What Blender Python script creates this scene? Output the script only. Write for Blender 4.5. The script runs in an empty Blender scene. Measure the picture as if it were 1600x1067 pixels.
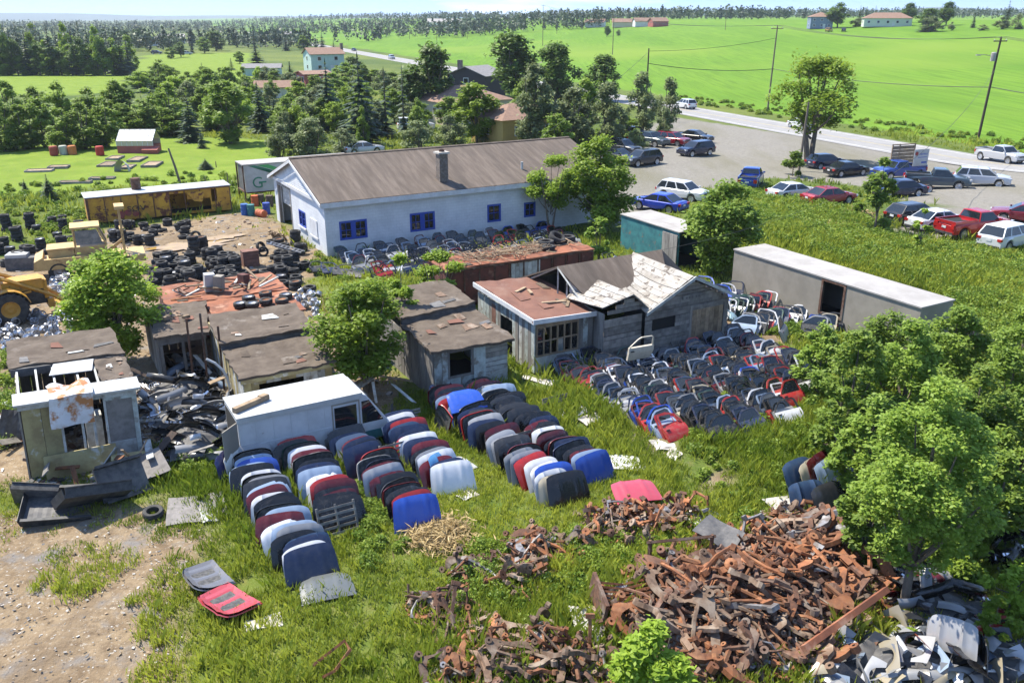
import bpy, bmesh, math, random
import numpy as np
from mathutils import Vector, Matrix, Euler
rad = math.radians
random.seed(7); RNG = np.random.default_rng(7)
SC = bpy.context.scene
COL = SC.collection

# ------------------------------------------------------------------ camera, sky, sun, exposure
CAM_H = 15.0; PITCH = rad(20.5); FPX = 1350.0
camd = bpy.data.cameras.new('camera'); cam = bpy.data.objects.new('camera', camd); COL.objects.link(cam)
cam.location = (0, 0, CAM_H); cam.rotation_euler = (math.pi/2 - PITCH, 0, 0)
camd.sensor_width = 36.0; camd.lens = FPX/1600*36; camd.clip_start = 0.1; camd.clip_end = 30000
SC.camera = cam
SUN_EL = rad(57); SUN_V = Vector((-0.86, 0.51, 0)).normalized()
SUN_DIR = Vector((SUN_V.x*math.cos(SUN_EL), SUN_V.y*math.cos(SUN_EL), math.sin(SUN_EL)))
world = bpy.data.worlds.new('World'); SC.world = world; world.use_nodes = True
wn = world.node_tree; wn.nodes.clear()
wo = wn.nodes.new('ShaderNodeOutputWorld'); wb = wn.nodes.new('ShaderNodeBackground'); sky = wn.nodes.new('ShaderNodeTexSky')
sky.sky_type = 'NISHITA'; sky.sun_disc = False; sky.sun_elevation = SUN_EL
sky.sun_rotation = math.atan2(SUN_V.x, SUN_V.y); sky.air_density = 1.0; sky.dust_density = 0.1; sky.ozone_density = 1.2
# thin cirrus: white wisps over the whole sky
tc = wn.nodes.new('ShaderNodeTexCoord'); mp = wn.nodes.new('ShaderNodeMapping'); mp.inputs['Scale'].default_value = (3.0, 3.0, 26.0)
nz = wn.nodes.new('ShaderNodeTexNoise'); nz.inputs['Scale'].default_value = 1.6; nz.inputs['Detail'].default_value = 7
cr = wn.nodes.new('ShaderNodeValToRGB'); cr.color_ramp.elements[0].position = .56; cr.color_ramp.elements[1].position = .78
mx = wn.nodes.new('ShaderNodeMix'); mx.data_type = 'RGBA'
lift = wn.nodes.new('ShaderNodeVectorMath'); lift.operation = 'ADD'; lift.inputs[1].default_value = (0, 0, .30)   # hazeless, bluer air all round
nrmz = wn.nodes.new('ShaderNodeVectorMath'); nrmz.operation = 'NORMALIZE'; wn.links.new(tc.outputs['Generated'], lift.inputs[0]); wn.links.new(lift.outputs[0], nrmz.inputs[0]); wn.links.new(nrmz.outputs[0], sky.inputs['Vector'])
wn.links.new(tc.outputs['Generated'], mp.inputs['Vector']); wn.links.new(mp.outputs['Vector'], nz.inputs['Vector'])
wn.links.new(nz.outputs['Fac'], cr.inputs['Fac']); wn.links.new(cr.outputs['Color'], mx.inputs['Factor'])
wn.links.new(sky.outputs['Color'], mx.inputs['A']); mx.inputs['B'].default_value = (6.6, 7.0, 7.4, 1)
tint = wn.nodes.new('ShaderNodeMix'); tint.data_type = 'RGBA'; tint.blend_type = 'MULTIPLY'; tint.inputs['Factor'].default_value = 1.0; tint.inputs['B'].default_value = (.90, .965, 1.06, 1)
wn.links.new(mx.outputs['Result'], tint.inputs['A']); wn.links.new(tint.outputs['Result'], wb.inputs['Color']); wb.inputs['Strength'].default_value = 0.15
wn.links.new(wb.outputs['Background'], wo.inputs['Surface'])
sund = bpy.data.lights.new('sun', 'SUN'); sun = bpy.data.objects.new('sun', sund); COL.objects.link(sun)
sund.energy = 4.8; sund.angle = rad(0.53); sund.color = (1.0, 0.925, 0.79)
sun.rotation_euler = SUN_DIR.to_track_quat('Z', 'Y').to_euler()
vs = SC.view_settings; vs.view_transform = 'Standard'; vs.look = 'None'; vs.exposure = 1.1; vs.gamma = 1.0; vs.use_curve_mapping = False
SC.cycles.max_bounces = 6; SC.cycles.transparent_max_bounces = 8

# ------------------------------------------------------------------ places: yard frame (a along the white building, b towards the camera)
AZ = rad(60.3)
E1 = np.array([math.sin(AZ), math.cos(AZ)]); E2 = np.array([E1[1], -E1[0]]); OR = np.array([-12.357, 56.230])
YAW = math.pi/2 - AZ
def sst(x, a, b):
    t = np.clip((np.asarray(x, float)-a)/(b-a), 0, 1); return t*t*(3-2*t)
RD0 = np.array([53.9, 91.6]); RDD = np.array([-106.4, 281.4]); RDD = RDD/np.linalg.norm(RDD); RDN = np.array([RDD[1], -RDD[0]])
def hgt(x, y):
    x = np.asarray(x, float); y = np.asarray(y, float)
    a = (x-OR[0])*E1[0]+(y-OR[1])*E1[1]; b = (x-OR[0])*E2[0]+(y-OR[1])*E2[1]
    z = 0.9*sst(a, 21, 29)*sst(b, -6, 14)
    s = (x-RD0[0])*RDN[0]+(y-RD0[1])*RDN[1]
    t = (x-RD0[0])*RDD[0]+(y-RD0[1])*RDD[1]
    z = z + 14.0*sst(s, 12, 300)*sst(t, -260, 40)
    d = np.hypot(x, y)
    z = z + 7*sst(d, 700, 2200)*sst(x/d, -.1, .25)
    near = 1-sst(d, 90, 200); road = 1-sst(np.abs(s), 4, 9)
    bump = 0.07*np.sin(x*.9+1.3*np.sin(y*.37))*np.sin(y*.8+1.1*np.sin(x*.45)) + 0.12*np.sin(x*.21+2)*np.sin(y*.17)
    z = z + bump*near*(1-road)
    return z
def W(a, b, z=None):
    x = OR[0]+a*E1[0]+b*E2[0]; y = OR[1]+a*E1[1]+b*E2[1]
    return Vector((x, y, float(hgt(x, y)) if z is None else z))
def toab(x, y): return ((x-OR[0])*E1[0]+(y-OR[1])*E1[1], (x-OR[0])*E2[0]+(y-OR[1])*E2[1])
def G(px, py, dz=0.0):
    """ground point under a direction of view given on a 1600-wide picture"""
    u = (px-800)/FPX; v = (533.5-py)/FPX
    d = np.array([u, math.cos(PITCH)+v*math.sin(PITCH), -math.sin(PITCH)+v*math.cos(PITCH)])
    o = np.array([0, 0, CAM_H]); T = 6*1.012**np.arange(620); P = o[None]+T[:, None]*d[None]
    below = np.nonzero(P[:, 2] < hgt(P[:, 0], P[:, 1])+dz)[0]
    if not len(below): k = len(T)-1; lo = hi = T[k]
    else: k = below[0]; lo, hi = T[max(0, k-1)], T[k]
    for _ in range(18):
        m = (lo+hi)/2; p = o+d*m
        if p[2] < float(hgt(p[0], p[1]))+dz: hi = m
        else: lo = m
    p = o+d*min(hi, 9000); return Vector((p[0], p[1], float(hgt(p[0], p[1]))))
def ppm(w):
    zc = w[1]*math.cos(PITCH)-(w[2]-CAM_H)*math.sin(PITCH); return FPX/zc
def hpx(w, py):
    """height above w at which the picture row py is reached"""
    k = (533.5-py)/FPX; zz = (k*math.cos(PITCH)-math.sin(PITCH))/(math.cos(PITCH)+k*math.sin(PITCH))
    return CAM_H + w[1]*zz - w[2]

# ------------------------------------------------------------------ materials
def lin(h):
    h = h.lstrip('#'); c = [int(h[i:i+2], 16)/255 for i in (0, 2, 4)]
    return tuple(x/12.92 if x <= .04045 else ((x+.055)/1.055)**2.4 for x in c)
def rgba(c): return (c[0], c[1], c[2], 1)
MATS = {}
def mat(name, c1, c2=None, scale=3.0, lo=.4, hi=.62, rough=.75, metal=0.0, bump=0.0, bscale=None, c3=None, scale3=1.0, lo3=.58, hi3=.66,
        rnd=0.0, objcol=False, stretch=None, coat=0.0, spec=.5, dirt=None, dirt_amt=.5):
    m = bpy.data.materials.new(name); m.use_nodes = True; n = m.node_tree; L = n.links
    bs = n.nodes['Principled BSDF']; bs.inputs['Roughness'].default_value = rough; bs.inputs['Metallic'].default_value = metal
    bs.inputs['Coat Weight'].default_value = coat; bs.inputs['Specular IOR Level'].default_value = spec
    geo = n.nodes.new('ShaderNodeTexCoord'); src = geo.outputs['Object']
    oi = n.nodes.new('ShaderNodeObjectInfo')
    off = n.nodes.new('ShaderNodeVectorMath'); off.operation = 'ADD'; sc = n.nodes.new('ShaderNodeMath'); sc.operation = 'MULTIPLY'; sc.inputs[1].default_value = 37.0
    L.new(oi.outputs['Random'], sc.inputs[0]); L.new(src, off.inputs[0]); L.new(sc.outputs[0], off.inputs[1]); src = off.outputs[0]
    if stretch:
        mpn = n.nodes.new('ShaderNodeMapping'); mpn.inputs['Scale'].default_value = stretch; L.new(src, mpn.inputs['Vector']); src = mpn.outputs['Vector']
    def noise(s, d=6):
        q = n.nodes.new('ShaderNodeTexNoise'); q.inputs['Scale'].default_value = s; q.inputs['Detail'].default_value = d; q.inputs['Roughness'].default_value = .65
        L.new(src, q.inputs['Vector']); return q.outputs['Fac']
    def ramp(f, a, b):
        r = n.nodes.new('ShaderNodeMapRange'); r.inputs['From Min'].default_value = a; r.inputs['From Max'].default_value = b; L.new(f, r.inputs['Value']); return r.outputs['Result']
    def mixc(f, a, b, blend='MIX'):
        x = n.nodes.new('ShaderNodeMix'); x.data_type = 'RGBA'; x.blend_type = blend; x.clamp_factor = True
        if isinstance(f, float): x.inputs['Factor'].default_value = f
        else: L.new(f, x.inputs['Factor'])
        for k, v in (('A', a), ('B', b)):
            if isinstance(v, tuple): x.inputs[k].default_value = rgba(v)
            else: L.new(v, x.inputs[k])
        return x.outputs['Result']
    col = c1
    if objcol: col = oi.outputs['Color']
    if c2: col = mixc(ramp(noise(scale), lo, hi), col, c2)
    if c3: col = mixc(ramp(noise(scale3), lo3, hi3), col, c3)
    if dirt: col = mixc(ramp(noise(6.0), .45, .8), col, mixc(float(dirt_amt), col if not isinstance(col, tuple) else col, dirt))
    if rnd:
        r = n.nodes.new('ShaderNodeMapRange'); r.inputs['To Min'].default_value = 1-rnd; r.inputs['To Max'].default_value = 1+rnd; L.new(oi.outputs['Random'], r.inputs['Value'])
        h = n.nodes.new('ShaderNodeHueSaturation'); L.new(r.outputs['Result'], h.inputs['Value'])
        if isinstance(col, tuple): h.inputs['Color'].default_value = rgba(col)
        else: L.new(col, h.inputs['Color'])
        col = h.outputs['Color']
    if isinstance(col, tuple): bs.inputs['Base Color'].default_value = rgba(col)
    else: L.new(col, bs.inputs['Base Color'])
    if bump:
        b = n.nodes.new('ShaderNodeBump'); b.inputs['Strength'].default_value = bump; b.inputs['Distance'].default_value = .05
        L.new(noise(bscale or scale*3, 8), b.inputs['Height']); L.new(b.outputs['Normal'], bs.inputs['Normal'])
    MATS[name] = m; return m
def leafmat(name, c_dark, c_light, trans=.35, rough=.55):
    """colour by a per-leaf random attribute, part of the light let through"""
    m = bpy.data.materials.new(name); m.use_nodes = True; n = m.node_tree; L = n.links; n.nodes.clear()
    out = n.nodes.new('ShaderNodeOutputMaterial'); at = n.nodes.new('ShaderNodeAttribute'); at.attribute_name = 'rnd'
    oi = n.nodes.new('ShaderNodeObjectInfo')
    x = n.nodes.new('ShaderNodeMix'); x.data_type = 'RGBA'; x.inputs['A'].default_value = rgba(c_dark); x.inputs['B'].default_value = rgba(c_light)
    L.new(at.outputs['Fac'], x.inputs['Factor'])
    h = n.nodes.new('ShaderNodeHueSaturation'); r = n.nodes.new('ShaderNodeMapRange'); r.inputs['To Min'].default_value = .8; r.inputs['To Max'].default_value = 1.2
    L.new(oi.outputs['Random'], r.inputs['Value']); L.new(r.outputs['Result'], h.inputs['Value']); L.new(x.outputs['Result'], h.inputs['Color'])
    pb = n.nodes.new('ShaderNodeBsdfPrincipled'); pb.inputs['Roughness'].default_value = rough; pb.inputs['Specular IOR Level'].default_value = .3
    L.new(h.outputs['Color'], pb.inputs['Base Color'])
    tr = n.nodes.new('ShaderNodeBsdfTranslucent'); L.new(h.outputs['Color'], tr.inputs['Color'])
    ms = n.nodes.new('ShaderNodeMixShader'); ms.inputs['Fac'].default_value = trans
    L.new(pb.outputs[0], ms.inputs[1]); L.new(tr.outputs[0], ms.inputs[2]); L.new(ms.outputs[0], out.inputs['Surface'])
    MATS[name] = m; return m
def M(n): return MATS[n]
mat('paint', (.5, .5, .5), objcol=True, rough=.27, coat=.25, c3=(.2, .13, .085), scale3=2.4, lo3=.7, hi3=.8, dirt=(.2, .17, .13), dirt_amt=.14, bump=.05, bscale=3)
mat('oldpaint', (.5, .5, .5), objcol=True, rough=.42, coat=.1, dirt=(.25, .22, .17), dirt_amt=.55, bump=.03)
mat('carpaint', (.5, .5, .5), objcol=True, rough=.25, metal=.15, coat=.6)
mat('black_plastic', (.02, .021, .023), (.06, .06, .06), rough=.6, scale=5)
mat('trim', (.03, .031, .034), (.09, .088, .085), rough=.7, scale=7)
mat('glass', (.012, .016, .02), rough=.06, spec=.8)
mat('pale_glass', (.09, .12, .13), (.2, .22, .22), rough=.12, scale=2, spec=.7)
mat('rubber', (.018, .018, .019), (.045, .043, .04), rough=.85, scale=3, rnd=.25)
mat('alloy', (.55, .56, .58), (.32, .32, .33), rough=.35, metal=.7, scale=4, rnd=.2)
mat('steel', (.3, .3, .31), (.16, .13, .11), rough=.5, metal=.5, scale=4)
mat('chrome', (.7, .7, .72), rough=.2, metal=.9)
mat('rust', (.235, .088, .033), (.115, .046, .023), rough=.85, scale=4, c3=(.29, .145, .07), scale3=2.2, lo3=.5, hi3=.7, bump=.25, rnd=.35)
mat('rust_dark', (.075, .04, .027), (.15, .07, .04), rough=.88, scale=6, c3=(.17, .14, .115), scale3=1.5, lo3=.52, hi3=.68, bump=.2, rnd=.35)
mat('rust_pale', (.175, .115, .076), (.095, .058, .037), rough=.85, scale=5, c3=(.25, .2, .155), scale3=2, lo3=.5, hi3=.66, bump=.2, rnd=.3)
mat('rust_roof', (.27, .095, .045), (.15, .055, .03), rough=.85, scale=1.1, c3=(.36, .2, .13), scale3=.8, lo3=.56, hi3=.68, bump=.15)
mat('rust_wall', (.15, .045, .032), (.07, .03, .024), rough=.85, scale=1.5, c3=(.26, .13, .09), scale3=1.2, lo3=.6, hi3=.7, bump=.2)
mat('tail', (.35, .012, .012), rough=.2, spec=.7)
mat('headlamp', (.6, .62, .65), (.35, .36, .38), rough=.12, spec=.8)
mat('white_wall', (.66, .68, .70), (.56, .58, .60), rough=.85, scale=.8, c3=(.42, .41, .38), scale3=.5, lo3=.62, hi3=.8, bump=.12, bscale=9)
def block_joints(m, bw, bh, dark=.86):
    n = m.node_tree; L = n.links; bs = n.nodes['Principled BSDF']; br = n.nodes.new('ShaderNodeTexBrick'); tcn = n.nodes.new('ShaderNodeTexCoord')
    sx = n.nodes.new('ShaderNodeSeparateXYZ'); cx = n.nodes.new('ShaderNodeCombineXYZ'); ad = n.nodes.new('ShaderNodeMath'); ad.operation = 'ADD'
    L.new(tcn.outputs['Object'], sx.inputs[0]); L.new(sx.outputs[0], ad.inputs[0]); L.new(sx.outputs[1], ad.inputs[1]); L.new(ad.outputs[0], cx.inputs[0]); L.new(sx.outputs[2], cx.inputs[1]); L.new(cx.outputs[0], br.inputs['Vector'])
    br.inputs['Scale'].default_value = 1; br.inputs['Brick Width'].default_value = bw; br.inputs['Row Height'].default_value = bh; br.inputs['Mortar Size'].default_value = .012
    br.inputs['Color1'].default_value = (1, 1, 1, 1); br.inputs['Color2'].default_value = (.95, .955, .96, 1); br.inputs['Mortar'].default_value = (dark, dark, dark, 1)
    x = n.nodes.new('ShaderNodeMix'); x.data_type = 'RGBA'; x.blend_type = 'MULTIPLY'; x.inputs['Factor'].default_value = 1; old = bs.inputs['Base Color'].links[0].from_socket
    L.new(old, x.inputs['A']); L.new(br.outputs['Color'], x.inputs['B']); L.new(x.outputs['Result'], bs.inputs['Base Color'])
block_joints(M('white_wall'), .42, .21)
mat('white_trim', (.6, .61, .62), (.5, .5, .5), rough=.7, scale=2, c3=(.25, .24, .22), scale3=1.8, lo3=.66, hi3=.72)
mat('shingle', (.10, .077, .06), (.145, .115, .093), rough=.95, scale=1.0, c3=(.062, .048, .038), scale3=.35, lo3=.42, hi3=.75, bump=.25, bscale=14, stretch=(3.2, .35, 1))
mat('felt', (.075, .056, .041), (.115, .09, .068), rough=.95, scale=1.6, c3=(.2, .175, .15), scale3=.9, lo3=.6, hi3=.72, bump=.3, bscale=12)
mat('felt_red', (.18, .085, .058), (.135, .062, .044), rough=.95, scale=1.4, c3=(.235, .14, .10), scale3=.7, lo3=.55, hi3=.75, bump=.15)
mat('blue_frame', (.02, .055, .36), (.03, .08, .3), rough=.55, scale=3)
mat('board_grey', (.24, .225, .205), (.13, .12, .11), rough=.9, scale=2.2, bump=.3, stretch=(1, 1, .25), rnd=.3)
mat('board_green', (.38, .43, .42), (.25, .27, .25), rough=.88, scale=2.5, c3=(.17, .155, .13), scale3=1.6, lo3=.52, hi3=.62, bump=.2, rnd=.22)
mat('board_yellow', (.36, .31, .15), (.25, .2, .1), rough=.88, scale=2, c3=(.5, .5, .46), scale3=1.2, lo3=.58, hi3=.66, bump=.2, rnd=.2)
mat('board_pale', (.45, .47, .46), (.3, .3, .28), rough=.88, scale=3, c3=(.2, .18, .15), scale3=2, lo3=.56, hi3=.66, bump=.2, rnd=.25)
mat('board_white', (.40, .375, .34), (.26, .235, .2), rough=.85, scale=1.4, c3=(.10, .08, .065), scale3=2.6, lo3=.55, hi3=.62, bump=.25, rnd=.1, stretch=(1, 1, 1))
mat('wood', (.3, .22, .14), (.18, .13, .085), rough=.88, scale=3, bump=.2, rnd=.3)
mat('wood_red', (.24, .12, .085), (.16, .08, .06), rough=.88, scale=3, bump=.2, rnd=.2)
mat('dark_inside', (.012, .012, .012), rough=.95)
mat('metal_white', (.43, .44, .44), (.35, .35, .34), rough=.45, scale=1.2, c3=(.4, .33, .27), scale3=2.5, lo3=.66, hi3=.74)
mat('van_white', (.52, .54, .56), (.43, .45, .47), rough=.5, scale=1.5, c3=(.3, .25, .21), scale3=3.5, lo3=.66, hi3=.72)
mat('teal', (.045, .19, .2), (.03, .12, .14), rough=.6, scale=2, c3=(.2, .11, .07), scale3=2.2, lo3=.6, hi3=.68)
mat('grey_trailer', (.27, .245, .205), (.215, .195, .16), rough=.75, scale=.8, c3=(.17, .155, .135), scale3=.7, lo3=.62, hi3=.8)
mat('grey_roof', (.33, .315, .30), (.27, .255, .24), rough=.7, scale=.9, c3=(.2, .17, .15), scale3=.8, lo3=.6, hi3=.76)
mat('yellow_box', (.56, .32, .03), (.4, .2, .03), rough=.7, scale=1.3, c3=(.13, .045, .025), scale3=1.25, lo3=.54, hi3=.6, bump=.15)
mat('graffiti_red', (.3, .04, .04), (.22, .08, .05), rough=.7, scale=4)
mat('graffiti_black', (.03, .025, .025), rough=.7)
mat('loader_yellow', (.52, .26, .025), (.4, .2, .03), rough=.55, scale=2.5, c3=(.13, .075, .035), scale3=3, lo3=.6, hi3=.7)
mat('crane_tan', (.5, .35, .14), (.38, .25, .1), rough=.6, scale=2, c3=(.22, .12, .06), scale3=2.2, lo3=.6, hi3=.7)
mat('brick', (.13, .105, .085), (.2, .17, .145), rough=.95, scale=7, bump=.3)
mat('stone_chip', (.42, .39, .35), (.28, .26, .23), rough=.9, scale=5, rnd=.3)
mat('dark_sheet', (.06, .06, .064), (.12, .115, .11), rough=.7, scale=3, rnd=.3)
mat('mat_grey', (.2, .185, .175), (.14, .13, .12), rough=.9, scale=4, rnd=.15)
mat('pole_wood', (.2, .16, .12), (.12, .095, .07), rough=.92, scale=3, stretch=(4, 4, .3))
mat('pole_dark', (.075, .05, .038), (.04, .03, .025), rough=.92, scale=3, stretch=(4, 4, .3))
mat('wire', (.03, .03, .03), rough=.6)
mat('bark', (.16, .13, .1), (.085, .07, .055), rough=.95, scale=6, bump=.4, stretch=(1, 1, .35))
mat('roof_brown', (.24, .15, .105), (.18, .11, .08), rough=.92, scale=2)
mat('roof_grey', (.17, .165, .165), (.23, .22, .22), rough=.92, scale=2)
mat('asphalt', (.25, .245, .24), (.21, .205, .2), rough=.92, scale=.5, c3=(.25, .245, .24), scale3=3, lo3=.5, hi3=.75)
mat('line_white', (.62, .62, .6), (.4, .4, .39), rough=.8, scale=6)
mat('puddle', (.40, .25, .05), (.33, .2, .045), rough=.12, scale=1)
mat('concrete', (.46, .44, .40), (.36, .33, .29), rough=.95, scale=3, rnd=.12)
mat('flat', (.5, .5, .5), objcol=True, rough=.75, dirt=(.2, .18, .15), dirt_amt=.3)
leafmat('grass', (.125, .19, .018), (.36, .395, .052), trans=.42)
leafmat('weed', (.085, .17, .018), (.29, .375, .05), trans=.42)
leafmat('maple', (.12, .21, .016), (.32, .44, .05), trans=.48)
leafmat('ash', (.09, .17, .02), (.25, .35, .058), trans=.46)
leafmat('aspen', (.085, .17, .02), (.27, .37, .058), trans=.46)
leafmat('willow', (.10, .14, .05), (.25, .30, .13), trans=.4)
leafmat('dark_leaf', (.05, .105, .02), (.14, .215, .04), trans=.36)
leafmat('spruce', (.02, .045, .018), (.065, .105, .04), trans=.12)
leafmat('spruce_far', (.03, .055, .028), (.075, .115, .055), trans=.12)
leafmat('dry', (.26, .18, .08), (.5, .38, .18), trans=.2)

# ------------------------------------------------------------------ mesh builder and object helpers
class MB:
    def __init__(s): s.v = []; s.f = []; s.mi = []
    def add(s, vs, fs, mi=0, xf=None):
        o = len(s.v)
        if xf is not None: vs = [tuple(xf @ Vector(p)) for p in vs]
        s.v.extend([tuple(p) for p in vs]); s.f.extend([tuple(i+o for i in f) for f in fs]); s.mi.extend([mi]*len(fs)); return s
    def box(s, c, d, mi=0, xf=None, rz=0.0, rx=0.0, ry=0.0):
        x, y, z = d[0]/2, d[1]/2, d[2]/2
        vs = [(-x,-y,-z),(x,-y,-z),(x,y,-z),(-x,y,-z),(-x,-y,z),(x,-y,z),(x,y,z),(-x,y,z)]
        t = Matrix.Translation(c)
        if rz or rx or ry: t = t @ Euler((rx, ry, rz)).to_matrix().to_4x4()
        if xf is not None: t = xf @ t
        return s.add(vs, [(0,3,2,1),(4,5,6,7),(0,1,5,4),(1,2,6,5),(2,3,7,6),(3,0,4,7)], mi, t)
    def bx(s, x0, x1, y0, y1, z0, z1, mi=0, xf=None): return s.box(((x0+x1)/2,(y0+y1)/2,(z0+z1)/2),(abs(x1-x0),abs(y1-y0),abs(z1-z0)),mi,xf)
    def slab(s, pts, th, mi=0, xf=None):
        """polygon (3-D points, about planar) given thickness downwards along its normal"""
        p = [Vector(q) for q in pts]; n = Vector((0,0,0))
        for i in range(len(p)): n += (p[i]-p[0]).cross(p[(i+1)%len(p)]-p[0])
        n.normalize(); q = [a-n*th for a in p]; k = len(p)
        fs = [tuple(range(k)), tuple(range(2*k-1, k-1, -1))]+[((i+1)%k, i, k+i, k+(i+1)%k) for i in range(k)]
        return s.add(p+q, fs, mi, xf)
    def prism(s, poly, y0, y1, mi=0, xf=None):
        """polygon in x-z, from y0 to y1 (y0<y1), counter-clockwise seen from -y"""
        k = len(poly); vs = [(x,y0,z) for x,z in poly]+[(x,y1,z) for x,z in poly]
        fs = [tuple(range(k)), tuple(range(2*k-1, k-1, -1))]+[((i+1)%k, i, k+i, k+(i+1)%k) for i in range(k)]
        return s.add(vs, fs, mi, xf)
    def tube(s, pts, r, n=6, mi=0, xf=None, cap=True):
        pts = [Vector(p) for p in pts]; rs = r if isinstance(r, (list, tuple)) else [r]*len(pts); vs = []; fs = []
        for i, p in enumerate(pts):
            t = (pts[min(i+1,len(pts)-1)]-pts[max(i-1,0)]).normalized()
            u = t.cross(Vector((0,0,1)) if abs(t.z) < .95 else Vector((1,0,0))).normalized(); w = t.cross(u)
            for j in range(n):
                a = 2*math.pi*j/n; vs.append(p+(u*math.cos(a)+w*math.sin(a))*rs[i])
        for i in range(len(pts)-1):
            for j in range(n): fs.append((i*n+j, i*n+(j+1)%n, (i+1)*n+(j+1)%n, (i+1)*n+j))
        if cap: fs.append(tuple(range(n-1,-1,-1))); b = (len(pts)-1)*n; fs.append(tuple(range(b,b+n)))
        return s.add(vs, [tuple(reversed(f)) for f in fs], mi, xf)
    def lathe(s, prof, n=16, mi=0, xf=None, closed=False):
        vs = []; fs = []; k = len(prof)
        for j in range(n):
            a = 2*math.pi*j/n
            for r, z in prof: vs.append((r*math.cos(a), r*math.sin(a), z))
        for j in range(n):
            for i in range(k if closed else k-1):
                fs.append((j*k+i, ((j+1)%n)*k+i, ((j+1)%n)*k+(i+1)%k, j*k+(i+1)%k))
        return s.add(vs, fs, mi, xf)
    def grid(s, fn, nu, nv, mi=0, xf=None):
        vs = [fn(i/nu, j/nv) for j in range(nv+1) for i in range(nu+1)]; r = nu+1
        return s.add(vs, [(j*r+i, j*r+i+1, (j+1)*r+i+1, (j+1)*r+i) for j in range(nv) for i in range(nu)], mi, xf)
    def mesh(s, name, mats, smooth=False):
        me = bpy.data.meshes.new(name); me.from_pydata(s.v, [], s.f)
        for m in mats: me.materials.append(M(m) if isinstance(m, str) else m)
        if any(s.mi): me.polygons.foreach_set('material_index', s.mi)
        me.update()
        if smooth: me.polygons.foreach_set('use_smooth', [True]*len(me.polygons)); me.set_sharp_from_angle(angle=rad(40))
        return me
def link(o, parent=None):
    COL.objects.link(o)
    if parent is not None: o.parent = parent
    return o
def part(name, mb, mats, parent=None, smooth=False, color=None, label=None, loc=None):
    me = mb if isinstance(mb, bpy.types.Mesh) else mb.mesh(name, mats if isinstance(mats, (list, tuple)) else [mats], smooth)
    o = link(bpy.data.objects.new(name, me), parent)
    if color is not None: o.color = rgba(color)
    if label: o['label'] = label
    if loc is not None: o.location = loc
    return o
def tag(o, label=None, cat=None, group=None, kind=None):
    if label: o['label'] = label
    if cat: o['category'] = cat
    if group: o['group'] = group
    if kind: o['kind'] = kind
    return o
def thing(name, label, cat, loc=(0,0,0), rz=0.0, group=None):
    o = link(bpy.data.objects.new(name, None)); o.location = loc; o.rotation_euler = (0,0,rz); o.empty_display_size = .2
    return tag(o, label, cat, group)
def yard(name, label, cat, a, b, z=0.0, rz=0.0, group=None):
    """a thing standing in the yard frame: local x runs along a, local y away from the camera (-b)"""
    w = W(a, b); return thing(name, label, cat, (w.x, w.y, z if z is not None else w.z), YAW+rz, group)
def copytree(o, parent=None):
    c = o.copy(); COL.objects.link(c)
    if parent is not None: c.parent = parent
    for ch in o.children: copytree(ch, c)
    return c
def nmesh(name, verts, faces_n, idx, mats, attr=None, smooth=False):
    """fast mesh from numpy: verts (N,3), polygons all of faces_n corners, idx flat"""
    me = bpy.data.meshes.new(name); nv = len(verts); nf = len(idx)//faces_n
    me.vertices.add(nv); me.vertices.foreach_set('co', np.ascontiguousarray(verts, np.float32).ravel())
    me.loops.add(len(idx)); me.loops.foreach_set('vertex_index', np.ascontiguousarray(idx, np.int32))
    me.polygons.add(nf); me.polygons.foreach_set('loop_start', np.arange(0, nf*faces_n, faces_n, dtype=np.int32))
    if attr is not None:
        a = me.attributes.new('rnd', 'FLOAT', 'FACE'); a.data.foreach_set('value', np.ascontiguousarray(attr, np.float32))
    for m in mats: me.materials.append(M(m))
    me.update(calc_edges=True)
    if smooth: me.polygons.foreach_set('use_smooth', [True]*nf)
    return me
NUM = ['zero','first','second','third','fourth','fifth','sixth','seventh','eighth','ninth','tenth','eleventh','twelfth','thirteenth','fourteenth','fifteenth','sixteenth','seventeenth','eighteenth','nineteenth','twentieth']
def ordn(i):
    if i == 100: return 'hundredth'
    if i > 100: return 'hundred-'+ordn(i-100)
    if i <= 20: return NUM[i]
    t = {2:'twenty',3:'thirty',4:'forty',5:'fifty',6:'sixty',7:'seventy',8:'eighty',9:'ninety'}
    if i % 10 == 0: return {30:'thirtieth',40:'fortieth',50:'fiftieth',60:'sixtieth',70:'seventieth',80:'eightieth',90:'ninetieth'}[i]
    return t[i//10]+'-'+NUM[i%10]
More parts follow.
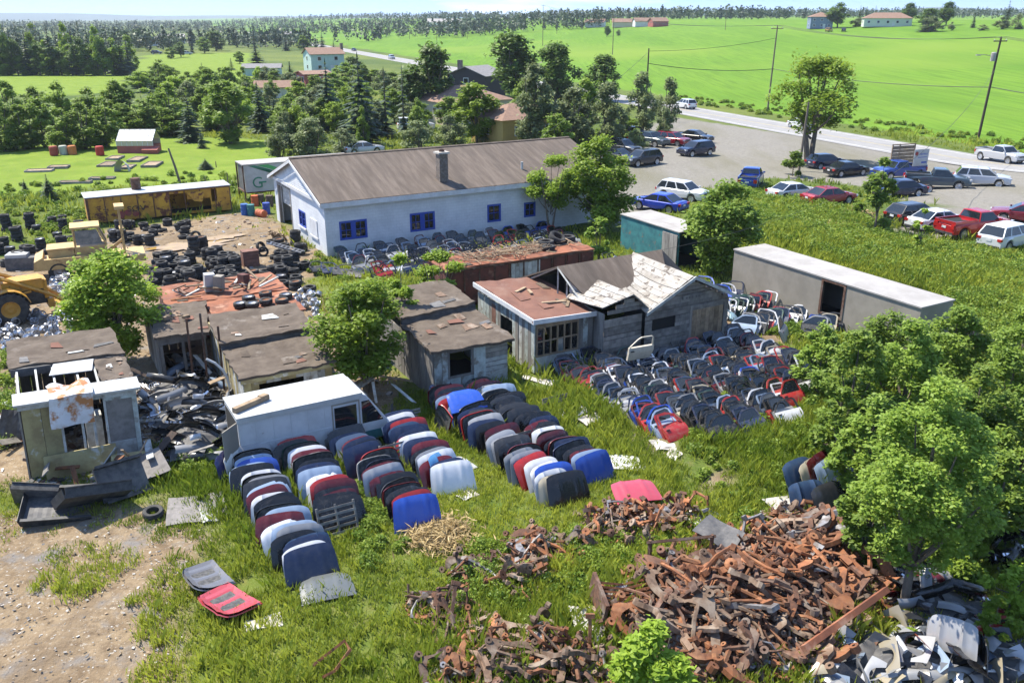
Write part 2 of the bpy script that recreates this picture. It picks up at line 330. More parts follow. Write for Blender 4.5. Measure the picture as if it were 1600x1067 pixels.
# ------------------------------------------------------------------ terrain: one continuous sheet, cut into the kinds of ground
def P2(pts): return np.array([G(*p)[:2] for p in pts])
def AB2(pts): return np.array([W(a, b, 0)[:2] for a, b in pts])
def sdist(poly, x, y):
    """signed distance to a polygon, positive inside"""
    x = np.asarray(x, float); y = np.asarray(y, float); d = np.full(x.shape, 1e9); ins = np.zeros(x.shape, bool)
    n = len(poly)
    for i in range(n):
        ax, ay = poly[i]; bx, by = poly[(i+1) % n]
        dx, dy = bx-ax, by-ay; t = np.clip(((x-ax)*dx+(y-ay)*dy)/(dx*dx+dy*dy+1e-9), 0, 1)
        d = np.minimum(d, np.hypot(x-ax-t*dx, y-ay-t*dy))
        c = ((ay > y) != (by > y)) & (x < (bx-ax)*(y-ay)/((by-ay) if by != ay else 1e-9)+ax); ins ^= c
    return np.where(ins, d, -d)
DIRT = [P2([(-500,830),(0,800),(250,790),(330,835),(340,880),(300,930),(285,1000),(262,1067),(250,1300),(-700,1300)]),
        AB2([(-26,-3),(-13,-16.5),(-2,-17.2),(0,-17),(0,1),(-3,5),(-3,12),(-4.5,24.5),(-11,27),(-15,25),(-26,24)]),
        AB2([(13.2,16),(17.5,14),(17.5,27),(13.4,27)]),
        P2([(1100,735),(1140,735),(1140,755),(1105,755)]), P2([(995,660),(1060,690),(1060,712),(1000,690)])]
GRAVEL = [P2([(880,345),(905,280),(935,225),(1010,200),(1045,182),(1210,207),(1420,240),(1640,268),(1700,330),(1640,352),(1560,345),(1480,322),(1420,318),(1400,300),(1300,285),(1180,278),(1120,296),(1010,330),(985,350)]),
          P2([(1395,322),(1520,325),(1640,350),(1640,390),(1560,375),(1440,375),(1395,362)])]
LAWN = [P2([(-60,300),(-60,225),(120,222),(250,212),(460,222),(440,250),(330,292),(150,292),(60,310)])]
FARLAWN = [P2([(200,100),(240,85),(400,82),(420,120),(380,140),(230,118)]), P2([(-40,150),(-40,104),(190,104),(190,150)])]
def zones(x, y):
    f = lambda ps: np.max([sdist(p, x, y) for p in ps], axis=0)
    dd, dg, dl = f(DIRT), f(GRAVEL), f(LAWN+FARLAWN)
    s = (x-RD0[0])*RDN[0]+(y-RD0[1])*RDN[1]
    return dd, dg, dl, s-11.5
def axis(a0, a1, step, lo, hi, grow=1.18):
    v = list(np.arange(a0, a1+step, step)); s = step; x = v[-1]
    while x < hi: s *= grow; x += s; v.append(x)
    s = step; x = v[0]; w = []
    while x > lo: s *= grow; x -= s; w.append(x)
    return np.array(w[::-1]+v)
XS = axis(-48, 62, .7, -7000, 7000); YS = axis(14, 112, .7, -60, 9000)
gx, gy = np.meshgrid(XS, YS); gz = hgt(gx, gy)
dd, dg, dl, df = zones(gx, gy)
# wheel ruts and clods in the bare dirt
rut = np.zeros_like(gz)
for o_, w_ in ((0, .35), (1.7, .35), (4.2, .4), (5.9, .4)):
    u_ = (gx+9.0+o_)*.86-(gy-18)*.5; rut -= .11*np.exp(-(u_/w_)**2)
gz = gz + rut*np.clip(sdist(DIRT[0], gx, gy), 0, 1)
def ground_material():
    m = bpy.data.materials.new('ground_cover'); m.use_nodes = True; n = m.node_tree; L = n.links
    bs = n.nodes['Principled BSDF']; bs.inputs['Roughness'].default_value = .95; bs.inputs['Specular IOR Level'].default_value = .15
    gp = n.nodes.new('ShaderNodeNewGeometry').outputs['Position']
    def noise(s, d=7, st=None):
        q = n.nodes.new('ShaderNodeTexNoise'); q.inputs['Scale'].default_value = s; q.inputs['Detail'].default_value = d; q.inputs['Roughness'].default_value = .65
        if st:
            mpn = n.nodes.new('ShaderNodeMapping'); mpn.inputs['Scale'].default_value = st; mpn.inputs['Rotation'].default_value = (0, 0, rad(-21)); L.new(gp, mpn.inputs['Vector']); L.new(mpn.outputs['Vector'], q.inputs['Vector'])
        else: L.new(gp, q.inputs['Vector'])
        return q.outputs['Fac']
    def rng(f, a, b):
        r = n.nodes.new('ShaderNodeMapRange'); r.inputs['From Min'].default_value = a; r.inputs['From Max'].default_value = b; L.new(f, r.inputs['Value']); return r.outputs['Result']
    def mixc(f, a, b):
        x = n.nodes.new('ShaderNodeMix'); x.data_type = 'RGBA'
        if isinstance(f, float): x.inputs['Factor'].default_value = f
        else: L.new(f, x.inputs['Factor'])
        for k, v in (('A', a), ('B', b)):
            if isinstance(v, tuple): x.inputs[k].default_value = rgba(v)
            else: L.new(v, x.inputs[k])
        return x.outputs['Result']
    def mask(attr, amp, soft, sc):
        a = n.nodes.new('ShaderNodeAttribute'); a.attribute_name = attr
        ma = n.nodes.new('ShaderNodeMath'); ma.operation = 'MULTIPLY_ADD'; L.new(noise(sc), ma.inputs[0]); ma.inputs[1].default_value = amp; L.new(a.outputs['Fac'], ma.inputs[2])
        return rng(ma.outputs[0], amp*.5-soft, amp*.5+soft)
    n1, n2, n3 = noise(.35), noise(2.2), noise(9.0)
    g = mixc(rng(n1, .35, .65), (.075, .115, .018), (.145, .18, .035))
    g = mixc(rng(n2, .45, .75), g, (.17, .165, .05)); g = mixc(rng(noise(.012, 5), .4, .62), g, (.05, .085, .018))
    d = mixc(rng(n1, .35, .65), (.205, .148, .09), (.275, .21, .135)); d = mixc(rng(n2, .45, .7), d, (.125, .088, .055))
    d = mixc(rng(n3, .58, .68), d, (.4, .365, .31)); d = mixc(rng(noise(.9), .52, .66), d, (.19, .175, .16)); d = mixc(rng(noise(.45, 5, (1, .25, 1)), .52, .62), d, (.17, .125, .08))
    r = mixc(rng(n2, .35, .65), (.165, .155, .135), (.215, .203, .178)); r = mixc(rng(noise(.12, 4, (1, .2, 1)), .45, .7), r, (.14, .132, .09)); r = mixc(rng(n3, .5, .75), r, (.27, .26, .24))
    l = mixc(rng(n1, .35, .65), (.115, .185, .017), (.175, .24, .03)); l = mixc(rng(n2, .5, .8), l, (.16, .17, .04))
    f = mixc(rng(noise(.06, 6, (1, .12, 1)), .35, .65), (.088, .185, .012), (.135, .24, .019)); f = mixc(rng(noise(.9, 5, (1, .06, 1)), .42, .7), f, (.075, .15, .011))
    f = mixc(rng(noise(.004, 3), .52, .6), f, (.145, .225, .024))
    c = mixc(mask('d_field', 9.0, 1.0, .25), g, f); c = mixc(mask('d_lawn', 3.0, .8, .5), c, l)
    c = mixc(mask('d_gravel', 3.0, .6, .45), c, r); c = mixc(mask('d_dirt', 3.2, .5, .5), c, d)
    L.new(c, bs.inputs['Base Color'])
    b = n.nodes.new('ShaderNodeBump'); b.inputs['Strength'].default_value = .9; b.inputs['Distance'].default_value = .12
    L.new(noise(5.0, 9), b.inputs['Height']); L.new(b.outputs['Normal'], bs.inputs['Normal'])
    MATS['ground_cover'] = m
ground_material()
nx, ny = len(XS), len(YS)
V = np.stack([gx.ravel(), gy.ravel(), gz.ravel()], 1)
ii, jj = np.meshgrid(np.arange(nx-1), np.arange(ny-1)); q0 = (jj*nx+ii).ravel()
quads = np.stack([q0, q0+1, q0+nx+1, q0+nx], 1)
ctr = lambda A: A.ravel()[quads].mean(1)
cd, cg, cl, cf = ctr(dd), ctr(dg), ctr(dl), ctr(df)
zone = np.zeros(len(quads), int); zone[cf > 0] = 4; zone[cl > 0] = 3; zone[cg > 0] = 2; zone[cd > 0] = 1
# road: swept along its line, a little above the ground
road_t = np.concatenate([np.arange(-700, 420, 6), np.arange(420, 2400, 40)])
for zi, nm in enumerate(['ground', 'dirt_yard', 'gravel_lot', 'lawn', 'hay_field']):
    qs = quads[zone == zi]; used, inv = np.unique(qs, return_inverse=True)
    me = nmesh(nm, V[used], 4, inv.ravel(), ['ground_cover'], smooth=True)
    for an, A in (('d_dirt', dd), ('d_gravel', dg), ('d_lawn', dl), ('d_field', df)):
        at = me.attributes.new(an, 'FLOAT', 'POINT'); at.data.foreach_set('value', np.clip(A.ravel()[used], -12, 12).astype(np.float32))
    o = link(bpy.data.objects.new(nm, me)); o['kind'] = 'structure'
def road_strip(offs, dz, t=road_t, dash=None):
    vs = []; fs = []
    for t_ in t:
        for o_ in offs:
            x, y = RD0+RDD*t_+RDN*o_; vs.append((x, y, float(hgt(x, y))+dz))
    k = len(offs)
    for i in range(len(t)-1):
        for j in range(k-1): fs.append((i*k+j, i*k+j+1, (i+1)*k+j+1, (i+1)*k+j))
    return vs, fs
rb = MB(); rb.add(*road_strip(np.linspace(-4.4, 4.4, 7), .045)); r_ = part('road', rb, 'asphalt'); r_['kind'] = 'structure'
lb = MB()
for o_ in (-3.35, 3.35): lb.add(*road_strip((o_-.09, o_+.09), .052))
part('edge_line', lb, 'line_white', r_)
yb = MB()
for o_ in (-.16, .16): yb.add(*road_strip((o_-.05, o_+.05), .052))
mat('line_yellow', (.5, .4, .16), (.33, .3, .2), rough=.85, scale=4)
part('centre_line', yb, 'line_yellow', r_)
# far hills beyond the fields
def hill_strip(az0, az1, D, h0, seed, n=70):
    rr = np.random.default_rng(seed); b = MB(); ph = rr.random(6)*6
    top = []; bot = []; back = []
    for i in range(n+1):
        u = i/n; az = rad(az0+(az1-az0)*u); e = math.sin(math.pi*min(1, max(0, u)))**.45
        h = h0*e*(.8+.2*math.sin(u*9+ph[0])+.07*math.sin(u*31+ph[1]))
        bot.append((D*math.sin(az), D*math.cos(az), -5)); top.append(((D+500)*math.sin(az), (D+500)*math.cos(az), h+4)); back.append(((D+1500)*math.sin(az), (D+1500)*math.cos(az), -5))
    k = n+1; vs = bot+top+back
    fs = [(i, i+1, k+i+1, k+i) for i in range(n)]+[(k+i, k+i+1, 2*k+i+1, 2*k+i) for i in range(n)]
    return b.add(vs, fs)
mat('far_hill', (.055, .085, .06), (.035, .06, .045), rough=1, scale=.004)
for args in ((19, 46, 5200, 85, 3), (-48, -4, 6500, 48, 5)):
    o = part('hills', hill_strip(*args), 'far_hill', smooth=True); o['kind'] = 'structure'
# ------------------------------------------------------------------ buildings
class Bld:
    """a building in the yard frame: coordinates given as (a, b, z)"""
    def __init__(s, name, label, cat, a0, b0, z=None, group=None, z0=0.0):
        s.a0, s.b0 = a0, b0; w = W(a0, b0); s.z = w.z if z is None else z
        s.root = thing(name, label, cat, (w.x, w.y, s.z), YAW, group)
    def l(s, a, b, z): return (a-s.a0, s.b0-b, z)
    def box(s, mb, a0, a1, b0, b1, z0, z1, mi=0): mb.bx(a0-s.a0, a1-s.a0, s.b0-b1, s.b0-b0, z0, z1, mi); return mb
    def slab(s, mb, pts, th, mi=0): return mb.slab([s.l(*p) for p in pts], th, mi)
    def part(s, name, mb, mats, parent=None, **k): return part(name, mb, mats, parent or s.root, **k)
    def wall(s, mb, along, fix0, fix1, u0, u1, z0, z1, holes=(), mi=0):
        us = sorted({u0, u1, *[h[0] for h in holes], *[h[1] for h in holes]})
        for ua, ub in zip(us, us[1:]):
            m = (ua+ub)/2; zz = z0
            for h in sorted([h for h in holes if h[0] <= m <= h[1]], key=lambda h: h[2]):
                if h[2] > zz+1e-4: s._w(mb, along, fix0, fix1, ua, ub, zz, h[2], mi)
                zz = h[3]
            if z1 > zz+1e-4: s._w(mb, along, fix0, fix1, ua, ub, zz, z1, mi)
        return mb
    def _w(s, mb, along, f0, f1, ua, ub, za, zb, mi):
        if along == 'a': s.box(mb, ua, ub, f0, f1, za, zb, mi)
        else: s.box(mb, f0, f1, ua, ub, za, zb, mi)
    def planks(s, along, fix, th, u0, u1, zf0, zf1, w, mats, holes=(), horiz=False, name='plank', seed=1, gap=.012, skip=0.0):
        """boards one by one; zf0/zf1 are numbers or functions of u"""
        rr = random.Random(seed); f0 = zf0 if callable(zf0) else (lambda u: zf0); f1 = zf1 if callable(zf1) else (lambda u: zf1)
        mats = mats if isinstance(mats, (list, tuple)) else [mats]
        runs = []
        if not horiz:
            n = max(1, round((u1-u0)/w)); dw = (u1-u0)/n
            for i in range(n):
                ua, ub = u0+i*dw, u0+(i+1)*dw-gap; m = (ua+ub)/2; za, zb = f0(m), f1(m); zz = za; hs = sorted([h for h in holes if h[0] < m < h[1]], key=lambda h: h[2])
                for h in hs:
                    if h[2]-zz > .05: runs.append((ua, ub, zz, h[2]))
                    zz = h[3]
                if zb-zz > .05: runs.append((ua, ub, zz, zb))
        else:
            zlo, zhi = f0((u0+u1)/2), max(f1(u0+(u1-u0)*k/12) for k in range(13)); n = max(1, round((zhi-zlo)/w)); dz = (zhi-zlo)/n
            for i in range(n):
                za, zb = zlo+i*dz, zlo+(i+1)*dz-gap; m = (za+zb)/2
                ok = [u0+(u1-u0)*k/48 for k in range(49) if f1(u0+(u1-u0)*k/48) >= m]
                if not ok: continue
                ua, ub = min(ok), max(ok); uu = ua
                for h in sorted([h for h in holes if h[2] < m < h[3]]):
                    if h[0]-uu > .05: runs.append((uu, h[0], za, zb))
                    uu = max(uu, h[1])
                if ub-uu > .05: runs.append((uu, ub, za, zb))
        for (ua, ub, za, zb) in runs:
            if rr.random() < skip: continue
            mb = MB(); o = rr.uniform(-.012, .012); t = th*rr.uniform(.8, 1.1)
            s._w(mb, along, fix+o-t/2, fix+o+t/2, ua, ub, za+rr.uniform(-.01, .01), zb+rr.uniform(-.02, .01), 0)
            s.part(name, mb, rr.choice(mats))
    def window(s, along, fix, out, u0, u1, z0, z1, fm, nu=2, nz=2, fw=.09, mull=.12, pane='glass', depth=.1, name='window'):
        """frame with a heavy middle mullion, glazing bars and panes set back; out = +1/-1 direction of the outside along the fixed axis"""
        fr = MB(); g0, g1 = sorted((fix-out*depth, fix+out*.03))
        for (a_, b_, c_, d_) in ((u0, u1, z0, z0+fw), (u0, u1, z1-fw, z1), (u0, u0+fw, z0+fw, z1-fw), (u1-fw, u1, z0+fw, z1-fw)): s._w(fr, along, g0, g1, a_, b_, c_, d_, 0)
        bays = []; bw = (u1-u0-2*fw-(nu-1)*mull)/nu
        for i in range(nu):
            ua = u0+fw+i*(bw+mull); bays.append((ua, ua+bw))
            if i: s._w(fr, along, g0, g1-out*.004 if out > 0 else g1, ua-mull, ua, z0+fw, z1-fw, 0)
        h0, h1 = sorted((fix-out*.05, fix-out*.01))
        for ua, ub in bays:
            for k in range(1, nz): zc = z0+fw+(z1-z0-2*fw)*k/nz; s._w(fr, along, h0, h1, ua, ub, zc-.018, zc+.018, 0)
            s._w(fr, along, h0, h1, (ua+ub)/2-.015, (ua+ub)/2+.015, z0+fw, z1-fw, 0)
        f = s.part(name, fr, fm)
        p0, p1 = sorted((fix-out*.065, fix-out*.055))
        for ua, ub in bays:
            pm = MB(); s._w(pm, along, p0, p1, ua, ub, z0+fw, z1-fw, 0); s.part('pane', pm, pane, f)
        return f
def sag_roof(S, pts, th, mt, label, amp=.07, seed=1, litter=5):
    rr = random.Random(seed); P_ = [Vector(p) for p in pts]; nu, nv = 14, 10; ph = [rr.uniform(0, 6) for _ in range(6)]
    def at(u, v, dz=0.0):
        p = P_[0].lerp(P_[1], u).lerp(P_[3].lerp(P_[2], u), v); k = math.sin(math.pi*u)*math.sin(math.pi*v)
        return p+Vector((0, 0, -amp*k+.022*math.sin(u*13+ph[0]+3*math.sin(v*5+ph[1]))+.018*math.sin(v*15+ph[2])+dz))
    top = []
    for j in range(nv+1):
        for i in range(nu+1):
            p = at(i/nu, j/nv)
            if i in (0, nu) or j in (0, nv): p = p+Vector((rr.uniform(-.06, .05), rr.uniform(-.07, .07), rr.uniform(-.035, .01)))
            top.append(p)
    n = len(top); r = nu+1; b = MB(); fs = []
    for j in range(nv):
        for i in range(nu): q = j*r+i; fs += [(q, q+1, q+r+1, q+r), (n+q+r, n+q+r+1, n+q+1, n+q)]
    ed = [i for i in range(r)]+[j*r+nu for j in range(1, nv+1)]+[nv*r+i for i in range(nu-1, -1, -1)]+[j*r for j in range(nv-1, 0, -1)]
    for a_, c_ in zip(ed, ed[1:]+ed[:1]): fs.append((c_, a_, n+a_, n+c_))
    b.add([S.l(*p) for p in top]+[S.l(p.x, p.y, p.z-th) for p in top], fs); o = S.part('roof', b, mt, label=label)
    for k in range(litter):
        u, v = rr.uniform(.08, .85), rr.uniform(.08, .85); w, h = rr.uniform(.06, .22), rr.uniform(.05, .2); q = MB()
        S.slab(q, [at(u, v, .035), at(min(.98, u+w), v+rr.uniform(-.03, .03), .035), at(min(.98, u+w*rr.uniform(.6, 1)), min(.97, v+h), .05), at(u+w*.1, min(.97, v+h), .035)], .014); S.part('felt_patch', q, rr.choice(['felt', 'felt_red', 'rust_pale', 'dark_sheet', 'board_pale'] if mt == 'felt' else ['felt_red', 'rust_pale', 'felt']), o)
    return o
# --- the long white block building
B = Bld('white_building', 'long white painted block garage with brown shingle roof and blue framed windows', 'building', 0, 0, z=0)
LEN, WID, EH, RH, RB = 22.8, 12.2, 3.68, 5.62, -6.1
fw_ = [(0.95, 2.9, 1.02, 2.3), (6.05, 7.95, 1.0, 2.3), (12.15, 13.28, 1.0, 2.3), (15.25, 16.25, 1.04, 2.15)]
sw_ = [(-11.1, -7.9, 0, 3.16), (-5.95, -4.4, 1.05, 2.2)]
wm = MB(); B.wall(wm, 'a', -.25, 0, 0, LEN, -.3, EH, fw_); B.wall(wm, 'b', 0, .25, -WID+.25, -.25, -.3, EH, sw_)
B.wall(wm, 'a', -WID, -WID+.25, 0, LEN, -.3, EH); B.wall(wm, 'b', LEN-.25, LEN, -WID+.25, -.25, -.3, EH); B.part('wall', wm, 'white_wall')
fl = MB(); B.box(fl, .25, LEN-.25, -WID+.25, -.25, -.2, .03); B.part('floor', fl, 'dark_sheet')
for i, (a0, a1, z0, z1) in enumerate(fw_): B.window('a', 0, 1, a0, a1, z0, z1, 'blue_frame', 2 if i < 2 else 1, 2, fw=.13, mull=.34)
wv = B.window('b', 0, -1, -5.95, -4.4, 1.05, 2.2, 'blue_frame', 2, 2, fw=.1, mull=.1)
sl = MB(); B.box(sl, -.12, -.035, -6.05, -4.3, .93, 1.045); B.part('sill', sl, 'white_trim', wv)
bw_ = MB(); B.box(bw_, -.05, -.004, -3.25, -1.75, .95, 2.1); o = B.part('blocked_window', bw_, 'white_trim', label='window opening closed with a white board'); sl = MB(); B.box(sl, -.1, -.006, -3.35, -1.65, .8, .93); B.part('sill', sl, 'white_trim', o)
gd = MB()
for k in range(3): B.box(gd, .3, .34, -11.05, -7.95, 1.75+k*.48, 2.21+k*.48)
B.part('garage_door', gd, 'board_pale', label='half raised pale garage door')
gf = MB(); B.box(gf, -.03, .16, -11.3, -11.08, 0, 3.2); B.box(gf, -.03, .16, -7.92, -7.75, 0, 3.2); B.box(gf, -.031, .16, -11.3, -7.75, 3.2, 3.36); B.part('door_frame', gf, 'board_grey')
def roofz(b): return RH-(abs(b-RB)/abs(RB))*(RH-EH)
for sgn in (1, -1):
    e = .38; bo = RB+sgn*(6.1+e); zo = RH-(6.1+e)/6.1*(RH-EH)+.16; rm = MB()
    P = [(-.32, RB, RH+.16), (LEN+.3, RB, RH+.16), (LEN+.3, bo, zo), (-.32, bo, zo)]
    B.slab(rm, P if sgn < 0 else P[::-1], -.1 if False else .1); B.part('roof', rm, 'shingle')
    fa = MB(); B.box(fa, -.3, LEN+.28, bo-.03, bo+.03, zo-.36, zo-.04); B.part('fascia', fa, 'white_trim')
    rk = MB(); B.slab(rk, [(-.345, RB, RH+.07), (-.345, bo, zo-.09), (-.345, bo, zo-.3), (-.345, RB, RH-.14)], .05 if sgn > 0 else -.05); B.part('verge_board', rk, 'white_trim')
cap = MB(); B.slab(cap, [(-.33, RB-.16, RH+.135), (-.33, RB, RH+.2), (LEN+.3, RB, RH+.2), (LEN+.3, RB-.16, RH+.135)][::-1], .03); B.slab(cap, [(-.33, RB, RH+.2), (-.33, RB+.16, RH+.135), (LEN+.3, RB+.16, RH+.135), (LEN+.3, RB, RH+.2)][::-1], .03); B.part('ridge_cap', cap, 'shingle')
gs = MB()
for k in range(13):
    z0 = EH+.02+k*.145; hw = max(.15, (RH-z0)/(RH-EH)*6.1)
    B.slab(gs, [(-.09, RB-hw, z0), (-.09, RB+hw, z0), (-.04, RB+max(.05, hw-.45), z0+.145), (-.04, RB-max(.05, hw-.45), z0+.145)], .06)
B.part('gable_siding', gs, 'white_trim')
gr = MB(); B.slab(gr, [(LEN, RB-6.1, EH), (LEN, RB+6.1, EH), (LEN, RB, RH)], .2); B.slab(gr, [(0.1, RB-6.1, EH), (0.1, RB+6.1, EH), (0.1, RB, RH)], .1); B.part('gable_wall', gr, 'white_wall')
bd = MB(); B.box(bd, -.16, -.02, -WID-.1, .1, EH-.2, EH+.03); B.part('gable_board', bd, 'white_trim')
ch = MB(); zc = roofz(-1.1)
for k in range(8): B.box(ch, 8.82+(k % 2)*.01, 9.48-(k % 2)*.01, -1.45+(k % 2)*.01, -.8-(k % 2)*.01, zc-.2+k*.28, zc+.07+k*.28)
c_ = B.part('chimney', ch, 'brick'); cc = MB(); B.box(cc, 8.72, 9.58, -1.55, -.7, zc+2.04, zc+2.16); B.part('chimney_cap', cc, 'concrete', c_)
fl_ = MB(); fl_.lathe([(.2, 0), (.2, .16), (.15, .16), (.15, 0)], 10, 0, Matrix.Translation(B.l(9.15, -1.12, zc+2.16))); B.part('flue', fl_, 'rust_dark', c_)
vp = MB(); vp.tube([B.l(16.0, -1.6, roofz(-1.6)), B.l(16.0, -1.6, roofz(-1.6)+.7)], .09, 8); B.part('vent_pipe', vp, 'metal_white')

# --- left shed, half its roof gone
S = Bld('ruined_shed', 'leaning yellowish shed with its roof half gone at the left edge', 'shed', -16.8, 21.0, z=0)
S.planks('b', -18.55, .05, 18.2, 23.9, 0, 2.85, .35, ['board_yellow', 'board_grey'], seed=3)
S.planks('b', -14.95, .05, 18.2, 23.9, 0, 2.8, .35, ['board_yellow', 'board_pale'], seed=4)
S.planks('a', 18.2, .05, -18.5, -15.0, 0, 2.9, .4, 'board_grey', seed=5)
S.planks('a', 23.9, .05, -18.5, -17.35, 0, 2.62, .57, ['board_yellow'], seed=6)
st = MB()
for a in (-17.35, -16.72, -16.35, -15.95): S.box(st, a-.04, a+.04, 23.86, 23.95, 0, 2.65)
S.box(st, -18.6, -14.9, 23.82, 23.98, 2.62, 2.82); S.part('stud_frame', st, 'board_pale')
pn = MB(); S.box(pn, -15.9, -15.05, 23.87, 23.93, .9, 2.55); S.part('side_panel', pn, 'mat_grey'); pf = MB(); S.box(pf, -15.95, -14.9, 23.9, 23.97, 2.5, 2.64); S.box(pf, -15.06, -14.9, 23.9, 23.97, 0, 2.5); S.part('panel_frame', pf, 'board_green')
pl = MB(); S.box(pl, -15.9, -15.07, 23.88, 23.99, 0, .9); S.part('lower_panel', pl, 'board_pale')
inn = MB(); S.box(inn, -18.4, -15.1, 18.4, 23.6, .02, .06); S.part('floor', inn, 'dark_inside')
sf = MB(); S.box(sf, -16.6, -16.05, 22.6, 23.2, .06, 1.7); S.part('cupboard', sf, 'board_pale')
sag_roof(S, [(-18.75, 20.75, 3.1), (-14.85, 20.75, 3.12), (-15.0, 17.9, 3.26), (-18.75, 17.9, 3.2)], .12, 'felt', 'dark felt rear roof', seed=1)
r1 = MB(); S.box(r1, -18.7, -14.9, 20.74, 20.84, 2.7, 3.0); S.part('roof_step', r1, 'dark_sheet')
r2 = MB(); S.slab(r2, [(-18.7, 24.15, 2.9), (-14.75, 24.15, 2.9), (-14.75, 23.2, 2.96), (-18.7, 23.2, 2.96)], .07); S.part('eave_sheet', r2, 'metal_white')
sag_roof(S, [(-15.95, 23.18, 2.97), (-14.8, 23.18, 2.97), (-14.85, 20.85, 3.0), (-15.95, 20.85, 3.0)], .06, 'felt', 'remaining strip of dark roof felt', seed=8)
for a in (-18.5, -17.9, -17.35, -16.6, -16.0):
    rf = MB(); S.box(rf, a-.035, a+.035, 20.84, 23.2, 2.78, 2.92); S.part('rafter', rf, 'board_pale')
ws = MB(); S.slab(ws, [(-17.5, 22.0, 3.02), (-16.1, 22.0, 3.0), (-15.95, 20.95, 3.06), (-17.3, 20.95, 3.06)], .03); S.part('roof_sheet', ws, 'metal_white', label='loose white sheet over the open rafters')
S.root.rotation_euler[1] = rad(2.2)
mat('rusty_white', (.6, .62, .66), (.5, .5, .5), rough=.6, scale=2, c3=(.36, .15, .05), scale3=1.3, lo3=.47, hi3=.55)
def drape(u, v):
    a = -17.55+u*1.35+.06*math.sin(v*5); d = v*2.3
    if d < 1.15: b, z = 23.05+d, 3.03+.1*math.sin(u*9+v*7)*(1-d)
    else: b, z = 24.22+.05*math.sin(u*8), 3.0-(d-1.15)*.95
    return (a+17, 24.0-b, z)
ds = MB(); ds.grid(drape, 9, 14); w_ = W(-17, 24.0); o = part('metal_sheet', ds, 'rusty_white'); o.location = (w_.x, w_.y, 0); o.rotation_euler = (0, 0, YAW)
sm_ = o.modifiers.new('thickness', 'SOLIDIFY'); sm_.thickness = .012; tag(o, 'white rust-stained sheet hanging over the front eave of the ruined shed', 'metal sheet')

# --- two-roof sheds behind the van, and the one hidden by the maple
S = Bld('lean_to_shed', 'low yellow shed with two stepped dark roofs behind the white van', 'shed', -9.0, 19.5, z=0)
S.planks('b', -10.8, .05, 16.3, 22.5, 0, lambda u: 2.2 if u < 19.5 else 1.8, .34, ['board_yellow', 'board_pale'], seed=11)
S.planks('b', -7.2, .05, 16.3, 22.5, 0, lambda u: 2.2 if u < 19.5 else 1.8, .45, 'board_grey', seed=12)
S.planks('a', 22.5, .05, -10.8, -7.2, 0, 1.78, .3, ['board_yellow', 'board_yellow', 'board_pale'], holes=[(-10.2, -8.3, 1.0, 1.35)], seed=13)
S.planks('a', 16.3, .05, -10.8, -7.2, 0, 2.2, .6, 'board_grey', seed=14)
sag_roof(S, [(-11.05, 19.62, 2.3), (-7.0, 19.5, 2.3), (-6.75, 16.3, 2.46), (-10.75, 16.0, 2.46)], .11, 'felt', 'rear roof', seed=2)
sag_roof(S, [(-11.0, 22.8, 1.86), (-7.1, 22.85, 1.84), (-7.0, 19.55, 2.04), (-10.95, 19.6, 2.04)], .1, 'felt', 'lower front roof', seed=3)
r1 = MB(); S.box(r1, -10.95, -7.05, 19.45, 19.53, 1.9, 2.18); S.part('roof_step', r1, 'dark_sheet')
r1 = MB(); S.box(r1, -10.95, -7.1, 22.72, 22.82, 1.6, 1.76); S.part('eave_board', r1, 'board_yellow')
S = Bld('open_shed', 'dark open fronted shed with flat felt roof under the bright maple', 'shed', -11.9, 15.0, z=0)
sag_roof(S, [(-13.3, 17.2, 2.2), (-11.0, 17.6, 2.2), (-10.3, 13.2, 2.3), (-12.6, 12.7, 2.3)], .12, 'felt', None, seed=4)
S.planks('b', -13.1, .05, 13.0, 17.0, 0, 2.1, .4, 'board_grey', seed=21); S.planks('a', 13.0, .05, -13.0, -10.6, 0, 2.15, .4, 'board_grey', seed=22)
po = MB()
for a in (-13.0, -12.1, -11.2): S.box(po, a-.06, a+.06, 17.0, 17.12, 0, 2.1)
S.box(po, -13.1, -11.1, 16.98, 17.13, 1.75, 2.08); S.part('post_frame', po, 'board_grey')
for a, b in ((-12.4, 15.2), (-11.6, 15.5)):
    q = MB(); q.box(S.l(a, b, 2.36), (.3, .22, .14), rz=.4); o = S.part('roof_block', q, 'wood')

# --- black-roofed shed beside hoods
S = Bld('small_shed', 'small pale green shed with black felt roof and dark window hole', 'shed', -1.8, 22.0, z=0)
def shz(u): return 2.22
S.planks('a', 24.7, .05, -3.55, -2.85, 0, 2.2, .35, 'board_green', seed=31); S.planks('a', 24.7, .05, -1.85, -1.2, 0, 2.2, .33, 'board_green', seed=32)
S.planks('a', 24.7, .05, -2.85, -1.85, 0, 2.2, .5, 'board_green', holes=[(-2.85, -1.85, .95, 2.02)], seed=33)
S.planks('a', 24.7, .05, -1.2, -.1, 0, 2.1, .2, ['board_pale', 'board_grey', 'board_pale'], horiz=True, seed=34)
S.planks('b', -.1, .05, 18.0, 24.65, 0, 2.2, .4, ['board_grey', 'board_green'], seed=35); S.planks('b', -3.55, .05, 18.0, 24.65, 0, 2.2, .4, 'board_grey', seed=36)
S.planks('a', 18.0, .05, -3.5, -.15, 0, 2.3, .6, 'board_grey', seed=37)
wf = MB()
for (a0, a1, z0, z1) in ((-2.95, -1.75, .87, .95), (-2.95, -1.75, 2.02, 2.1), (-2.95, -2.87, .95, 2.02), (-1.83, -1.75, .95, 2.02)): S.box(wf, a0, a1, 24.66, 24.77, z0, z1)
S.part('window_frame', wf, 'board_grey'); pb_ = MB(); S.box(pb_, -1.75, -1.2, 24.74, 24.78, .4, 2.1); S.part('shutter', pb_, 'board_green')
